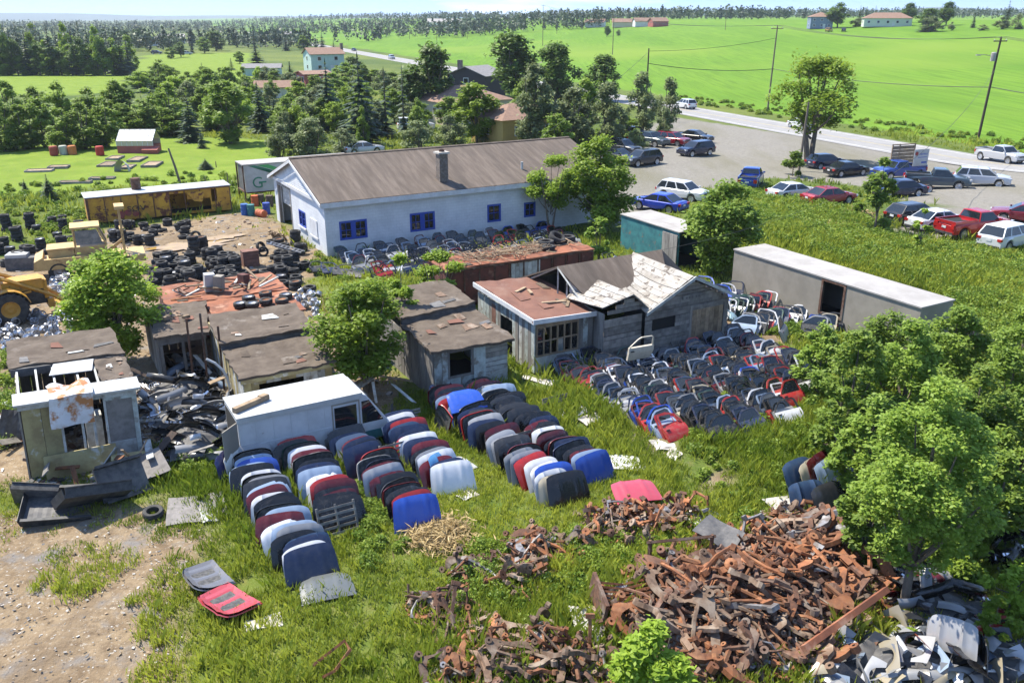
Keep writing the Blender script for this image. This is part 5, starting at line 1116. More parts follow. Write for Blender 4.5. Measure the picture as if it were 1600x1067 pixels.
HROWS = [ # name in words, a, b back, b front, n, forced colours from the front, offset slope
 ('row facing the flipped red hood', -11.85, 26.95, 34.3, 27, ['navy blue', 'white', 'navy blue', 'slate blue', 'black', 'silver', 'pale blue', 'white', 'dark red', 'pale blue', 'black', 'black', 'black', 'white', 'dark red', 'pale blue', 'dark grey', 'silver', 'black', 'white', 'black', 'pale blue']),
 ('row behind the slatted rack', -10.1, 26.95, 32.0, 19, ['black', 'black', 'dark red', 'black', 'dark red', 'red', 'white', 'pale blue', 'black', 'navy blue', 'black', 'dark grey', 'silver', 'dark red', 'white']),
 ('short row under the van window', -8.2, 26.9, 29.0, 9, ['navy blue', 'black', 'navy blue', 'dark red', 'silver', 'navy blue', 'dark grey']),
 ('row led by the big blue hood', -8.0, 29.7, 33.2, 13, ['bright blue', 'red', 'black', 'black', 'dark red', 'dark grey', 'black', 'dark red', 'silver']),
 ('row at the van nose', -6.1, 26.9, 31.6, 17, ['white', 'navy blue', 'dark red', 'white', 'silver', 'black', 'dark red', 'navy blue', 'white', 'red', 'navy blue', 'navy blue']),
 ('long row below the small green shed', -3.3, 25.1, 34.4, 34, ['black', 'beige', 'white', 'bright blue', 'white', 'white', 'red', 'navy blue', 'silver', 'silver', 'dark red', 'black', 'dark grey', 'silver', 'silver', 'dark red', 'white', 'black', 'navy blue', 'silver', 'red', 'dark grey', 'navy blue', 'black', 'bright blue', 'pale blue', 'navy blue', 'red', 'pale blue', 'dark red']),
 ('long row beside the car doors', -1.65, 25.3, 33.6, 31, ['bright blue', 'pale blue', 'dark red', 'black', 'navy blue', 'navy blue', 'dark red', 'black', 'dark red', 'silver', 'white', 'black', 'dark red', 'navy blue', 'black', 'black', 'dark grey', 'black', 'dark grey', 'black', 'black', 'dark grey', 'black', 'black', 'white', 'pale blue', 'silver', 'navy blue']),
]
hr = random.Random(21)
for rowname, a_, bb, bf, n, forced in HROWS:
    for i in range(n):
        cn, c = (forced[i], shade_(hr, forced[i])) if i < len(forced) else pick(hr)
        b_ = bf-(bf-bb)*i/max(1, n-1)+hr.uniform(-.06, .06); a2 = a_+hr.uniform(-.18, .18)+.1*math.sin(i*.6); w_ = W(a2, b_)
        k = 2 if i == 0 else hr.choice((0, 0, 1, 2, 3))
        hood((w_.x, w_.y, w_.z-.03), YAW+hr.uniform(-.2, .2), rad(27+6*math.sin(i*.9+a_)+hr.uniform(-4, 4)), c, f"{cn} hood, {ordn(i+1)} from near end of {rowname}", 'car hoods: '+rowname, k, flip=(i > 1 and hr.random() < .22), roll=hr.uniform(-.05, .05))
# hoods apart from the rows
def loose_hood(px, py, rx, ry, rz, c, label, k=0, z=0.0, flip=False):
    p = G(px, py); s_, b_, pd = HOODS[k]; b_ = UNDER[k] if flip else b_; o = link(bpy.data.objects.new('engine_hood', s_)); o.color = rgba(c); link(bpy.data.objects.new('inner_frame', b_), o).color = rgba(c)
    if flip: link(bpy.data.objects.new('insulation_pad', pd), o)
    o.location = (p.x, p.y, p.z+z); o.rotation_euler = (rad(rx), rad(ry), rad(rz)); return tag(o, label, 'car hood', 'car hoods lying apart')
loose_hood(735, 668, -62, 0, 25, col_of('bright blue'), 'bright blue hood tipped back over the long hood row', 0, .75)
loose_hood(703, 682, -8, 62, 118, col_of('red'), 'red hood standing on edge left of the tipped blue hood', 1, .3)
loose_hood(385, 940, 84, 0, -38, (.36, .05, .06), 'faded red hood lying upside down showing its black pad', 2, .3, True)
loose_hood(352, 905, 84, 0, -48, (.12, .12, .13), 'grey hood lying upside down beside the faded red one', 0, .28, True)
loose_hood(1000, 800, -80, 0, 12, (.36, .05, .075), 'pinkish red hood lying on the scrap axles', 2, .38)
loose_hood(452, 712, -20, 20, 45, col_of('black'), 'black hood leaning high against the white van', 2, .55)
loose_hood(365, 745, -12, 0, 75, (.03, .035, .12), 'dark blue hood turned sideways at the van rear door', 1, .05)
loose_hood(380, 742, -12, 0, 70, (.55, .54, .5), 'cream hood turned sideways at the van rear door', 1, .05)
loose_hood(395, 705, -18, 0, 15, (.48, .48, .46), 'pale grey creased hood leaning against the van side', 3, .25)
loose_hood(515, 940, -82, 0, 20, (.1, .11, .11), 'dark grey hood lying flat in the grass before the leftmost row', 0, .06)
loose_hood(700, 752, -30, 12, 60, (.1, .3, .55), 'pale blue frame-like hood lying beside the white hood', 3, .1, True)
loose_hood(905, 650, -86, 0, 40, (.5, .5, .48), 'white hood lying flat on the path left of the doors', 1, .03)
loose_hood(975, 735, -87, 0, -10, (.55, .55, .53), 'white hood lying flat in grass right of the bright blue hood', 0, .03)
loose_hood(722, 742, -80, 0, 42, (.42, .43, .44), 'silver bumper-like hood lying beside the row right of the van', 3, .05)
# slatted racks at the front of two rows
def rack(px, py, rz, label, w=1.1, h=.8, lean=20):
    t = thing('slatted_rack', label, 'rack', G(px, py), rz); t.rotation_euler = (rad(-lean), 0, rz)
    part('rack_frame', MB().bx(-w/2, -w/2+.06, -.03, .03, 0, h).bx(w/2-.06, w/2, -.03, .03, 0, h).bx(-.03, .03, -.025, .025, 0, h), 'board_grey', t)
    for k in range(5): part('slat', MB().bx(-w/2, w/2, -.05, -.03, .06+k*h/5, .14+k*h/5), 'board_grey', t)
rack(532, 836, YAW, 'grey slatted rack standing at the near end of the second hood row', 1.25, 1.0)
rack(622, 725, YAW, 'grey louvred rack among the hoods above the big blue hood', 1.2, .8); rack(825, 702, YAW, 'grey slatted panel standing in the long hood row', 1.3, .7); rack(870, 640, YAW, 'brown slatted crate side standing in the row nearest the doors', 1.2, .55)
rack(640, 665, YAW, 'grey louvred panel at the back of the row by the van nose', 1.1, .6)

# --- doors
def door_mesh(front, w=1.16, low=.6, tot=1.17):
    m = MB(); hwid = w/2
    def f(u, v):
        x = -hwid+u*w; y = -.055*math.sin(math.pi*(.12+.8*v))-.03*math.exp(-((v-.72)/.07)**2); cut = .12*(1-v)**2 if u > .9 else 0
        return (x-cut, y, v*low)
    m.grid(f, 6, 6); o = len(m.v)
    ring = [(i/6, 0) for i in range(7)]+[(1, j/6) for j in range(1, 7)]+[(i/6, 1) for i in range(5, -1, -1)]+[(0, j/6) for j in range(5, 0, -1)]
    m.v.extend([(f(*p)[0]*.98, .09, f(*p)[2]) for p in ring]); k = len(ring); idx = lambda p: round(p[1]*6)*7+round(p[0]*6)
    for i in range(k): m.f.append((idx(ring[i]), o+i, o+(i+1) % k, idx(ring[(i+1) % k]))); m.mi.append(0)
    if front: fr = [(-hwid+.01, low-.02), (-hwid+.06, low+.07), (-hwid*.36, tot-.09), (-hwid*.08, tot-.005), (hwid*.75, tot-.02), (hwid-.05, tot-.1), (hwid-.02, low-.02)]
    else: fr = [(-hwid+.02, low-.02), (-hwid+.06, tot-.1), (-hwid*.78, tot-.01), (hwid*.15, tot), (hwid*.62, tot-.1), (hwid-.06, low+.17), (hwid-.02, low-.02)]
    q = MB(); cx_, cz_ = 0.0, (low+tot)/2; inn_ = []
    for x, z in fr: d_ = math.hypot(x-cx_, z-cz_); k_ = .075/d_; inn_.append((x+(cx_-x)*k_, z+(cz_-z)*k_*1.0))
    nn_ = len(fr); vs_ = [(x, .012, z) for x, z in fr]+[(x, .018, z) for x, z in inn_]+[(x, .055, z) for x, z in fr]+[(x, .05, z) for x, z in inn_]
    for i in range(nn_-1): q.add([vs_[i], vs_[i+1], vs_[nn_+i+1], vs_[nn_+i], vs_[2*nn_+i], vs_[2*nn_+i+1], vs_[3*nn_+i+1], vs_[3*nn_+i]], [(3, 2, 1, 0), (4, 5, 6, 7), (0, 1, 5, 4), (2, 3, 7, 6)])
    if not front: q.tube([(hwid*.55, .035, low), (hwid*.55, .035, tot-.12)], .018, 4)
    poly = [(x*.94, z if z > low else low) for x, z in fr]
    g = MB(); g.prism(poly[::-1] if False else poly, .03, .036)
    tr = MB(); tr.bx(-hwid+.05, hwid-.06, .075, .13, .06, low-.03); tr.bx(-hwid+.2, hwid-.25, .13, .17, low*.55, low*.68)
    hd = MB(); hd.box((-hwid+.16, -.08, low-.14), (.17, .04, .04))
    return m.mesh('car_door', ['oldpaint'], True), q.mesh('window_frame', ['oldpaint']), g.mesh('glass', ['glass']), tr.mesh('trim_panel', ['trim']), hd.mesh('handle', ['black_plastic'])
DOORS = [door_mesh(True), door_mesh(False), door_mesh(True, 1.28, .64, 1.14), door_mesh(False, 1.04, .6, 1.08)]
dr_ = random.Random(33)
def door(loc, rot, color, label, group, k, framecol=None, glass=False, mirror=False):
    sk, wf_, gl, tr, hd = DOORS[k]; o = link(bpy.data.objects.new('car_door', sk)); o.color = rgba(color); o.location = loc; o.rotation_euler = rot
    if mirror: o.scale = (-1, 1, 1)
    f = link(bpy.data.objects.new('window_frame', wf_), o); f.color = rgba(framecol or color)
    link(bpy.data.objects.new('trim_panel', tr), o); link(bpy.data.objects.new('handle', hd), o)
    if glass: link(bpy.data.objects.new('window_glass', gl), o)
    return tag(o, label, 'car door', group)
BLK = (.013, .013, .015)
def door_row(rowname, a_, bb, bf, n, forced=(), lean=(42, 55), along='b', turn=0.0, black=.35, jit=.12, group=None):
    for i in range(n):
        cn, c = (forced[i], shade_(dr_, forced[i])) if i < len(forced) else pick(dr_)
        t = i/max(1, n-1)
        if along == 'b': a2, b2 = a_+dr_.uniform(-jit, jit)+.09*math.sin(i*.5+a_), bf-(bf-bb)*t+dr_.uniform(-.04, .04)
        else: a2, b2 = bf-(bf-bb)*t, a_+dr_.uniform(-jit, jit)
        w_ = W(a2, b2); flip = dr_.random() < .18
        door((w_.x, w_.y, w_.z-.02), (rad(-dr_.uniform(*lean))*(-1 if flip else 1), dr_.uniform(-.04, .04), YAW+turn+dr_.uniform(-.1, .1)+(math.pi if flip else 0)), c,
             f"{cn} door, {ordn(i+1)} from near end of {rowname}", group or 'car doors: '+rowname, dr_.randrange(4), BLK if dr_.random() < black else c, dr_.random() < .6, flip ^ (dr_.random() < .2))
ds_ = ['red', 'red', 'pale blue', 'bright blue', 'red', 'red', 'dark red', 'bright blue', 'bright blue', 'navy blue', 'silver', 'silver', 'white', 'silver', 'slate blue']
door_row('the door row nearest the hoods', 2.95, 24.7, 32.6, 34, ds_+['silver', 'navy blue', 'navy blue', 'bright blue', 'white', 'silver', 'red', 'red', 'red', 'dark red', 'black'], black=.42)
door_row('the second door row from the hoods', 4.5, 24.7, 33.7, 38, ['black', 'black', 'dark grey', 'black', 'navy blue', 'black', 'dark grey', 'black'], black=.6)
door_row('the third door row from the hoods', 6.0, 25.9, 33.6, 36, ['navy blue', 'navy blue', 'dark red', 'black'], black=.42)
door_row('the fourth door row from the hoods', 7.55, 26.0, 33.8, 36, ['white', 'silver', 'red', 'slate blue', 'pale blue'], black=.7)
door_row('the fifth door row from the hoods', 9.05, 25.8, 32.6, 28, ['red', 'white', 'red', 'red'], black=.42)
door_row('the row in front of the barn door', 10.6, 25.8, 32.0, 24, black=.5)
door_row('the row beside the barn corner', 12.2, 25.0, 31.0, 20, black=.42)
w_ = W(5.6, 26.6); door((w_.x, w_.y, .75), (rad(12), 0, YAW-.1), (.5, .46, .38), 'pale cream door standing high at the back of the second door row', 'car doors apart', 2)
# doors leaning below the white building
for i, a_ in enumerate((.9, 2.3, 3.7, 5.1, 6.5, 7.9, 9.3, 10.7, 12.1, 13.5, 14.9, 16.4)):
    door_row(f"{ordn(i+1)} stack along the white building", a_, 1.0+(.3 if i % 2 else 0), 3.6 if i > 1 else 4.4, 5 if i < 6 else 4, (['white', 'silver'] if i == 2 else ['dark red', 'pale blue'] if i == 0 else []), lean=(36, 48), turn=.2, black=.5, group='car doors below the white building')
w_ = W(2.2, 6.6); door((w_.x, w_.y, 0), (rad(-35), 0, YAW), col_of('white'), 'white door standing in front of the stacks below the white building', 'car doors apart', 2)
for i in range(4):
    w_ = W(-1.6+i*.45, 3.6+i*.75); door((w_.x, w_.y, .15), (rad(-68), .1, YAW+.2-.3*i), pick(dr_)[1], ['pale', 'second pale', 'third', 'last'][i]+' door lying by the tyres left of the building corner', 'car doors apart', i % 4)
# the further doors of those stacks, too many to tell apart
PM_ = []
for nm_, c_, w_ in PAL[:7]:
    mat('door '+nm_, c_, rough=.4, coat=.1); PM_.append('door '+nm_)
XD = MB()
for i in range(92):
    a_ = .6+15.5*dr_.random(); b_ = 3.6+(3.6 if a_ < 5 else 2.6)*dr_.random(); b_ += (0 if (a_ % 1.4) < .9 else .6); k = dr_.randrange(4); w_ = W(a_, b_); ci = dr_.choices(range(7), [5, 5, 4, 2, 4, 1.5, 2])[0]
    xf = Matrix.Translation((w_.x, w_.y, w_.z-.02)) @ Euler((rad(-dr_.uniform(34, 48)), 0, YAW+dr_.uniform(0, .4))).to_matrix().to_4x4()
    for me_, m_ in ((DOORS[k][0], ci), (DOORS[k][1], 1 if dr_.random() < .6 else ci), (DOORS[k][3], 1)): XD.add([tuple(v.co) for v in me_.vertices], [tuple(p.vertices) for p in me_.polygons], m_, xf)
tag(part('car_doors', XD, PM_), 'further car doors stacked between the white building and the red container', 'car doors', kind='stuff')
# doors by the grey trailer
door_row('the green and white stack by the trailer', 22.4, 17.3, 14.2, 13, ['white', 'white', 'dark green', 'dark green', 'white', 'dark green', 'dark green', 'white', 'red', 'dark red', 'dark green', 'red', 'white'], lean=(22, 32), along='a', turn=-1.2, black=.08)
door_row('the low row before the trailer', 24.8, 17.2, 13.6, 12, ['pale blue', 'silver', 'silver', 'white', 'red', 'white', 'dark green', 'navy blue', 'red', 'white'], lean=(34, 46), along='a', turn=-1.0, black=.15)
door_row('the short row beyond the trailer door', 27.0, 17.5, 16.2, 6, ['silver', 'bright blue', 'slate blue', 'beige', 'red'], lean=(22, 32), along='a', turn=-1.1, black=.1)
door_row('the row behind the barn corner', 20.2, 17.2, 13.6, 9, ['navy blue', 'white', 'red', 'white', 'navy blue', 'black'], lean=(25, 40), along='a', turn=-.9, black=.3)
w_ = W(14.9, 26.6); door((w_.x, w_.y, 0), (rad(-28), 0, YAW+.6), col_of('silver'), 'silver door standing alone in the grass before the grey trailer', 'car doors apart', 2, glass=True)
w_ = W(13.6, 22.6); door((w_.x, w_.y, 0), (rad(-55), 0, YAW+.5), (.12, .36, .42), 'turquoise door beside the barn corner', 'car doors apart', 0)
w_ = W(14.5, 23.6); door((w_.x, w_.y, 0), (rad(-48), 0, YAW+.8), (.2, .33, .4), 'pale turquoise door right of the barn', 'car doors apart', 1)
door_row('the heap under the round maple', 18.2, 16.8, 14.0, 8, ['pale blue', 'white', 'white', 'dark red'], lean=(30, 50), along='a', turn=-.8, black=.2)
door_row('the stack by the teal container', 15.2, 11.6, 13.6, 7, ['white', 'red', 'white', 'red', 'white', 'dark red', 'dark grey'], lean=(20, 30), turn=.6, black=.1)

# --- tyres and rims
tm = MB(); tm.lathe([(.325, -.075), (.325, .075), (.3, .105), (.24, .115), (.195, .09), (.2, 0), (.195, -.09), (.24, -.115), (.3, -.105)], 18, 0, closed=True)
TYRE = tm.mesh('tyre', ['rubber'], True)
rm_ = MB(); rm_.lathe([(0, .03), (.05, .045), (.1, .03), (.17, .05), (.2, .085), (.195, -.085), (.16, -.06), (0, -.05)], 14); RIM = rm_.mesh('rim', ['alloy'])
rs_ = MB(); rs_.lathe([(0, .03), (.05, .045), (.1, .03), (.17, .05), (.2, .085), (.195, -.085), (.16, -.06), (0, -.05)], 14); RIMR = rs_.mesh('rim', ['rust'])
# alloy wheel with spokes, for the heap of bare rims
aw = MB(); aw.lathe([(.2, -.09), (.21, -.085), (.19, -.07), (.185, .07), (.21, .085), (.2, .095), (.175, .08), (.17, -.08)], 14, closed=True)
for j in range(5): a = j*2*math.pi/5; aw.box((.1*math.cos(a), .1*math.sin(a), .05), (.17, .05, .03), rz=a)
aw.lathe([(0, .07), (.05, .07), (.05, .02), (0, .02)], 8); ALLOY = aw.mesh('wheel_rim', ['alloy'])
tr_ = random.Random(5)
def tyre(p, label, group, rim=None, rot=(0, 0, 0), sc=1.0, z=None):
    o = link(bpy.data.objects.new('tyre', TYRE)); o.location = (p[0], p[1], (p[2] if z is None else z)); o.rotation_euler = rot; o.scale = (sc,)*3
    if rim: link(bpy.data.objects.new('rim', rim), o)
    return tag(o, label, 'tyre', group)
POS = ['lowest', 'second', 'third', 'fourth', 'fifth', 'sixth']
def tstack(a, b, n, where, group, rim=None, z=0.0, sc=1.0):
    w_ = W(a, b); h = .22*sc
    for i in range(n):
        top = i == n-1; lb_ = f"{'only' if n == 1 else 'top' if top else POS[min(i, 5)]} black tyre of the {where}"
        tyre((w_.x+tr_.uniform(-.05, .05), w_.y+tr_.uniform(-.05, .05), z+w_.z+.115*sc+i*h), lb_, group, rim if top else None, (tr_.uniform(-.05, .05), tr_.uniform(-.05, .05), tr_.uniform(0, 6)), sc*tr_.uniform(.97, 1.04))
# the tyre heap: stacks, given by the picture place of their feet
TS = [(250, 412, 3), (262, 425, 4), (272, 437, 2), (243, 434, 3), (290, 432, 4), (300, 448, 4), (312, 440, 4), (282, 448, 2), (304, 398, 5), (318, 392, 4), (297, 412, 3), (325, 405, 3), (332, 420, 2), (345, 408, 2), (362, 412, 3), (354, 420, 2), (338, 434, 2), (360, 432, 1), (378, 430, 1), (330, 448, 1), (354, 446, 2), (374, 444, 2), (396, 428, 1), (408, 436, 1), (416, 428, 1), (438, 442, 2), (443, 452, 2), (462, 452, 2), (484, 460, 2), (425, 380, 1), (436, 384, 2), (445, 398, 3), (438, 412, 2), (450, 424, 4), (462, 382, 4), (430, 404, 1), (462, 440, 1), (238, 450, 2), (258, 456, 1), (270, 460, 1)]
TS += [(tr_.uniform(246, 372), tr_.uniform(404, 452), tr_.choice((2, 3, 3, 4))) for _ in range(46)]; TS2 = TS[-46:]; TS = TS[:-46]; TS2 += [(tr_.uniform(420, 480), tr_.uniform(380, 445), tr_.choice((1, 2, 3))) for _ in range(16)]; TS.sort()
for i, (px, py, n) in enumerate(TS):
    p = G(px, py); a, b = toab(p.x, p.y)
    tstack(a, b, n, f"{ordn(i+1)} stack from the maple in the tyre heap", 'tyres of the heap beside the white building', tr_.choice([None, None, RIM, RIMR]), sc=1.15)
for i, (px, py, ry) in enumerate(((308, 385, 70), (412, 400, 75), (236, 460, 60), (408, 392, 65))):
    p = G(px, py); tyre((p.x, p.y, p.z+(.75 if i == 0 else .3)), ['tyre tilted on top of the heap', 'tyre standing upright at the right of the heap', 'tyre leaning at the left front of the heap', 'tyre leaning behind the upright one'][i], 'tyres of the heap beside the white building', None, (rad(ry), 0, rad(20*i)), 1.1)
for i, (a, b) in enumerate(((-8.3, 13.4), (-7.7, 14.3), (-8.4, 14.5), (-7.0, 14.6), (-6.6, 13.9), (-7.4, 13.1), (-8.9, 14.2))):
    w_ = W(a, b); tyre((w_.x, w_.y, 2.02+.12), f"tyre on the rusty container roof, {['rearmost', 'middle front', 'left front', 'right front', 'rightmost', 'with pale rim', 'leftmost'][i]}", 'tyres on the rusty container roof', RIMR if i % 2 else RIM, (0, 0, i))
for i, (a, b, s_) in enumerate(((9.3, 12.7, 1.5), (10.2, 12.5, 1.6), (11.0, 12.4, 1.5), (8.9, 13.6, 1.2))):
    w_ = W(a, b); tyre((w_.x, w_.y, 2.4+.115*s_), f"big truck tyre on the red container roof, {['left', 'middle, tilted', 'right', 'front'][i]} one", 'truck tyres on the red container', None, (rad(0 if i != 1 else 28), 0, i), s_, z=2.4+.12*s_+(.15 if i == 1 else 0))
# dark tyre stacks in the grass at left, by the yellow container
LS = [(30, 372, 4), (58, 365, 3), (82, 352, 3), (100, 360, 4), (65, 392, 4), (40, 398, 3), (18, 400, 3), (8, 390, 4), (30, 415, 3), (10, 416, 2), (178, 372, 3), (192, 378, 4), (205, 372, 2), (215, 382, 3), (222, 372, 1), (188, 362, 4), (200, 358, 3), (240, 368, 2), (255, 362, 1), (285, 360, 3), (90, 372, 2), (112, 378, 2), (98, 345, 2), (148, 372, 2), (128, 380, 1), (230, 360, 1)]
LS2 = [(tr_.uniform(0, 130), tr_.uniform(350, 420), tr_.choice((3, 4, 5))) for _ in range(14)]+[(tr_.uniform(170, 300), tr_.uniform(352, 384), tr_.choice((1, 2, 3))) for _ in range(14)]; LS.sort()
for i, (px, py, n) in enumerate(LS):
    p = G(px, py); a, b = toab(p.x, p.y); tstack(a, b, n, f"{ordn(i+1)} stack from the loader in the grass", 'tyre stacks in the grass at left', RIM if tr_.random() < .3 else None)
# the many other tyres of the yard, behind and between the stacks
XT = MB()
for (px, py, n) in TS2+LS2:
    p = G(px, py)
    for i in range(n): XT.add([tuple(v.co) for v in TYRE.vertices], [tuple(q.vertices) for q in TYRE.polygons], 0, Matrix.Translation((p.x+tr_.uniform(-.06, .06), p.y+tr_.uniform(-.06, .06), p.z+.13+i*.25)) @ Euler((tr_.uniform(-.07, .07), tr_.uniform(-.07, .07), 0)).to_matrix().to_4x4() @ Matrix.Scale(1.12, 4))
tag(part('tyres', XT, 'rubber', smooth=True), 'other black tyres stacked between and behind the nearer stacks', 'tyres', kind='stuff')
# bare rims
for i in range(95):
    px, py = tr_.uniform(-6, 112), tr_.uniform(492, 548)
    if py < 508 and px < 40: continue
    p = G(px, py); hgt_ = .06+.35*tr_.random()**1.5
    o = link(bpy.data.objects.new('wheel_disc', ALLOY)); o.location = (p.x, p.y, p.z+hgt_); o.rotation_euler = (tr_.uniform(-1.2, 1.2), tr_.uniform(-1.2, 1.2), tr_.uniform(0, 6)); tag(o, 'silver alloy wheel rim in the heap behind the ruined shed', 'wheel rim', 'bare wheel rims behind the ruined shed')
for i in range(22):
    px, py = 82+tr_.uniform(0, 36), 440+tr_.uniform(0, 22); p = G(px, py); o = link(bpy.data.objects.new('wheel_disc', ALLOY)); o.location = (p.x, p.y, p.z+.08+.5*tr_.random()); o.rotation_euler = (tr_.uniform(-.4, .4), tr_.uniform(-.4, .4), tr_.uniform(0, 6)); tag(o, 'silver alloy wheel rim stacked beside the crane truck', 'wheel rim', 'wheel rims by the crane truck')
for i in range(26):
    px, py = tr_.uniform(456, 500), tr_.uniform(462, 505); p = G(px, py); o = link(bpy.data.objects.new('wheel_disc', ALLOY)); o.location = (p.x, p.y, p.z+.1+.3*tr_.random()); o.rotation_euler = (tr_.uniform(-1, 1), tr_.uniform(-1, 1), tr_.uniform(0, 6)); tag(o, 'pale wheel rim in the heap between the sheds and the leafy tree', 'wheel rim', 'wheel rims between the sheds')
# ------------------------------------------------------------------ heaps: rusty axles and arms, fenders, bumpers; sheets and boards
def closed(pts, r, n=5): m = MB(); m.tube(list(pts)+[pts[0]], r, n); return m
def proto():
    L_ = []
    m = closed([(-.55, -.24, 0), (-.2, -.32, .05), (.25, -.3, .05), (.55, -.22, 0), (.48, .2, .02), (.2, .28, -.03), (-.25, .28, -.03), (-.5, .22, .02)], .038)
    for x in (-.52, .52):
        for y in (-.22, .2): m.box((x, y, .02), (.12, .09, .08), rz=.4)
    L_.append(('subframe', m))
    m = MB(); m.tube([(-.35, -.28, 0), (0, -.05, .04), (.38, 0, 0)], [.034, .042, .032], 5); m.tube([(-.3, .3, 0), (-.05, .1, .03), (.2, .02, .03)], .032, 5)
    for p in ((-.36, -.28), (-.31, .3), (.4, 0)): m.lathe([(.03, -.05), (.075, -.05), (.075, .05), (.03, .05)], 8, 0, Matrix.Translation((p[0], p[1], 0)), closed=True)
    L_.append(('control_arm', m))
    m = MB(); m.tube([(-.65, 0, 0), (-.1, .03, .02), (.65, 0, 0)], .045, 6)
    for x in (-.65, .65): m.lathe([(.04, -.03), (.15, -.03), (.15, .02), (.06, .06), (.04, .06)], 10, 0, Matrix.Translation((x, 0, 0)) @ Matrix.Rotation(math.pi/2, 4, 'Y'), closed=True)
    m.box((0, .05, 0), (.2, .2, .16)); L_.append(('axle_tube', m))
    m = MB(); m.slab([(-.5, -.3, .0), (-.2, -.26, .08), (.2, -.26, .08), (.5, -.3, 0), (.42, -.14, .02), (.15, -.08, .09), (-.15, -.08, .09), (-.42, -.14, .02)], .035); m.tube([(-.45, -.1, 0), (-.5, .25, -.02), (-.35, .38, 0)], .05, 5); m.tube([(.45, -.1, 0), (.5, .25, -.02), (.35, .38, 0)], .05, 5); m.box((0, -.15, .1), (.3, .1, .1)); L_.append(('crossmember', m))
    m = MB(); m.bx(-.7, .7, -.035, .035, -.03, .03); m.bx(-.72, -.62, -.1, .1, -.04, .04); m.bx(.45, .6, -.12, .12, -.06, .07); m.box((.1, .07, .03), (.2, .1, .1), rz=.3); L_.append(('frame_rail', m))
    m = MB(); m.lathe([(.07, -.04), (.16, -.04), (.16, 0), (.1, .05), (.07, .05)], 12, closed=True); m.box((.2, 0, 0), (.22, .1, .06)); m.tube([(0, 0, 0), (-.22, .12, .06)], .04, 5); L_.append(('steering_knuckle', m))
    m = MB(); n = 36; m.tube([(.085*math.cos(i*math.pi/4.5), .085*math.sin(i*math.pi/4.5), -.22+i*.0125) for i in range(n)], .016, 4); m.tube([(0, 0, -.3), (0, 0, .38)], .03, 5); L_.append(('strut', m))
    m = MB(); m.tube([(-.7, -.05, 0), (-.5, .12, .03), (.1, .1, .06), (.5, .14, 0), (.72, -.06, 0)], .026, 5); L_.append(('sway_bar', m))
    m = MB(); m.slab([(-.4, -.25, .02), (.4, -.3, 0), (.45, .2, .06), (-.1, .28, .1), (-.42, .15, .02)], .03); m.bx(-.3, .3, -.05, .05, .05, .12); L_.append(('skid_plate', m))
    m = MB(); n = 20; O_ = []; I_ = []
    for i in range(n):
        a = 2*math.pi*i/n; c_, s_ = math.cos(a), math.sin(a); e = (abs(c_)**4+abs(s_)**4)**-.25; w = 1+.12*math.sin(3*a+.5)+.08*math.cos(5*a); z = .07*math.cos(2*a)
        O_.append((.6*c_*e*w, .4*s_*e*w, z)); I_.append((.43*c_*e*(1+.15*math.sin(2*a)), .25*s_*e*(1+.1*math.cos(3*a)), z+.02))
    vs = O_+I_+[(x*.97, y*.97, z-.09) for x, y, z in O_]+[(x*1.03, y*1.03, z-.08) for x, y, z in I_]; fs = []
    for i in range(n): j = (i+1) % n; fs += [(i, j, n+j, n+i), (j, i, 2*n+i, 2*n+j), (n+i, n+j, 3*n+j, 3*n+i), (2*n+j, 2*n+i, 3*n+i, 3*n+j)]
    m.add(vs, fs); m.tube([(-.42, .1, .03), (-.1, .0, .1), (.4, -.12, .03)], .045, 5)
    for x, y in ((-.6, -.33), (.62, -.3), (.58, .36), (-.58, .34)): m.lathe([(.03, -.06), (.085, -.06), (.085, .06), (.03, .06)], 8, 0, Matrix.Translation((x, y, 0)), closed=True)
    L_.append(('engine_cradle', m))
    return L_
PRO = [(n, m) for n, m in proto()]
PMES = {(n, mt): m.mesh(n, [mt]) for n, m in PRO for mt in ('rust', 'rust_dark', 'rust_pale', 'steel')}
sr = random.Random(77)
PW = [16, 14, 2.5, 12, 8, 4, 2, 6, 1.5, 20]
SCRAPN = [0]
def in_poly(poly):
    x0, y0 = poly.min(0); x1, y1 = poly.max(0)
    while True:
        x, y = sr.uniform(x0, x1), sr.uniform(y0, y1); s = float(sdist(poly, np.array(x), np.array(y)))
        if s > 0: return x, y, s
MATW = (['rust', 'rust_dark', 'rust_pale', 'steel'], [7, 3.5, 5, 2])
ADJ = {'rust': 'orange rusty', 'rust_dark': 'dark brown rusty', 'rust_pale': 'pale rusty', 'steel': 'grey steel'}
LM = [('red beam', 1310, 1020), ('grey plate', 1120, 880), ('spring rack', 985, 985), ('aspen trunk', 1380, 945), ('cream shell', 1230, 815), ('lime sapling', 1040, 1075), ('post frame', 1070, 905)]
LMP = [(n, G(x, y)) for n, x, y in LM]
def near_(x, y): return 'of the big heap, near the '+min(LMP, key=lambda q: (q[1].x-x)**2+(q[1].y-y)**2)[0]
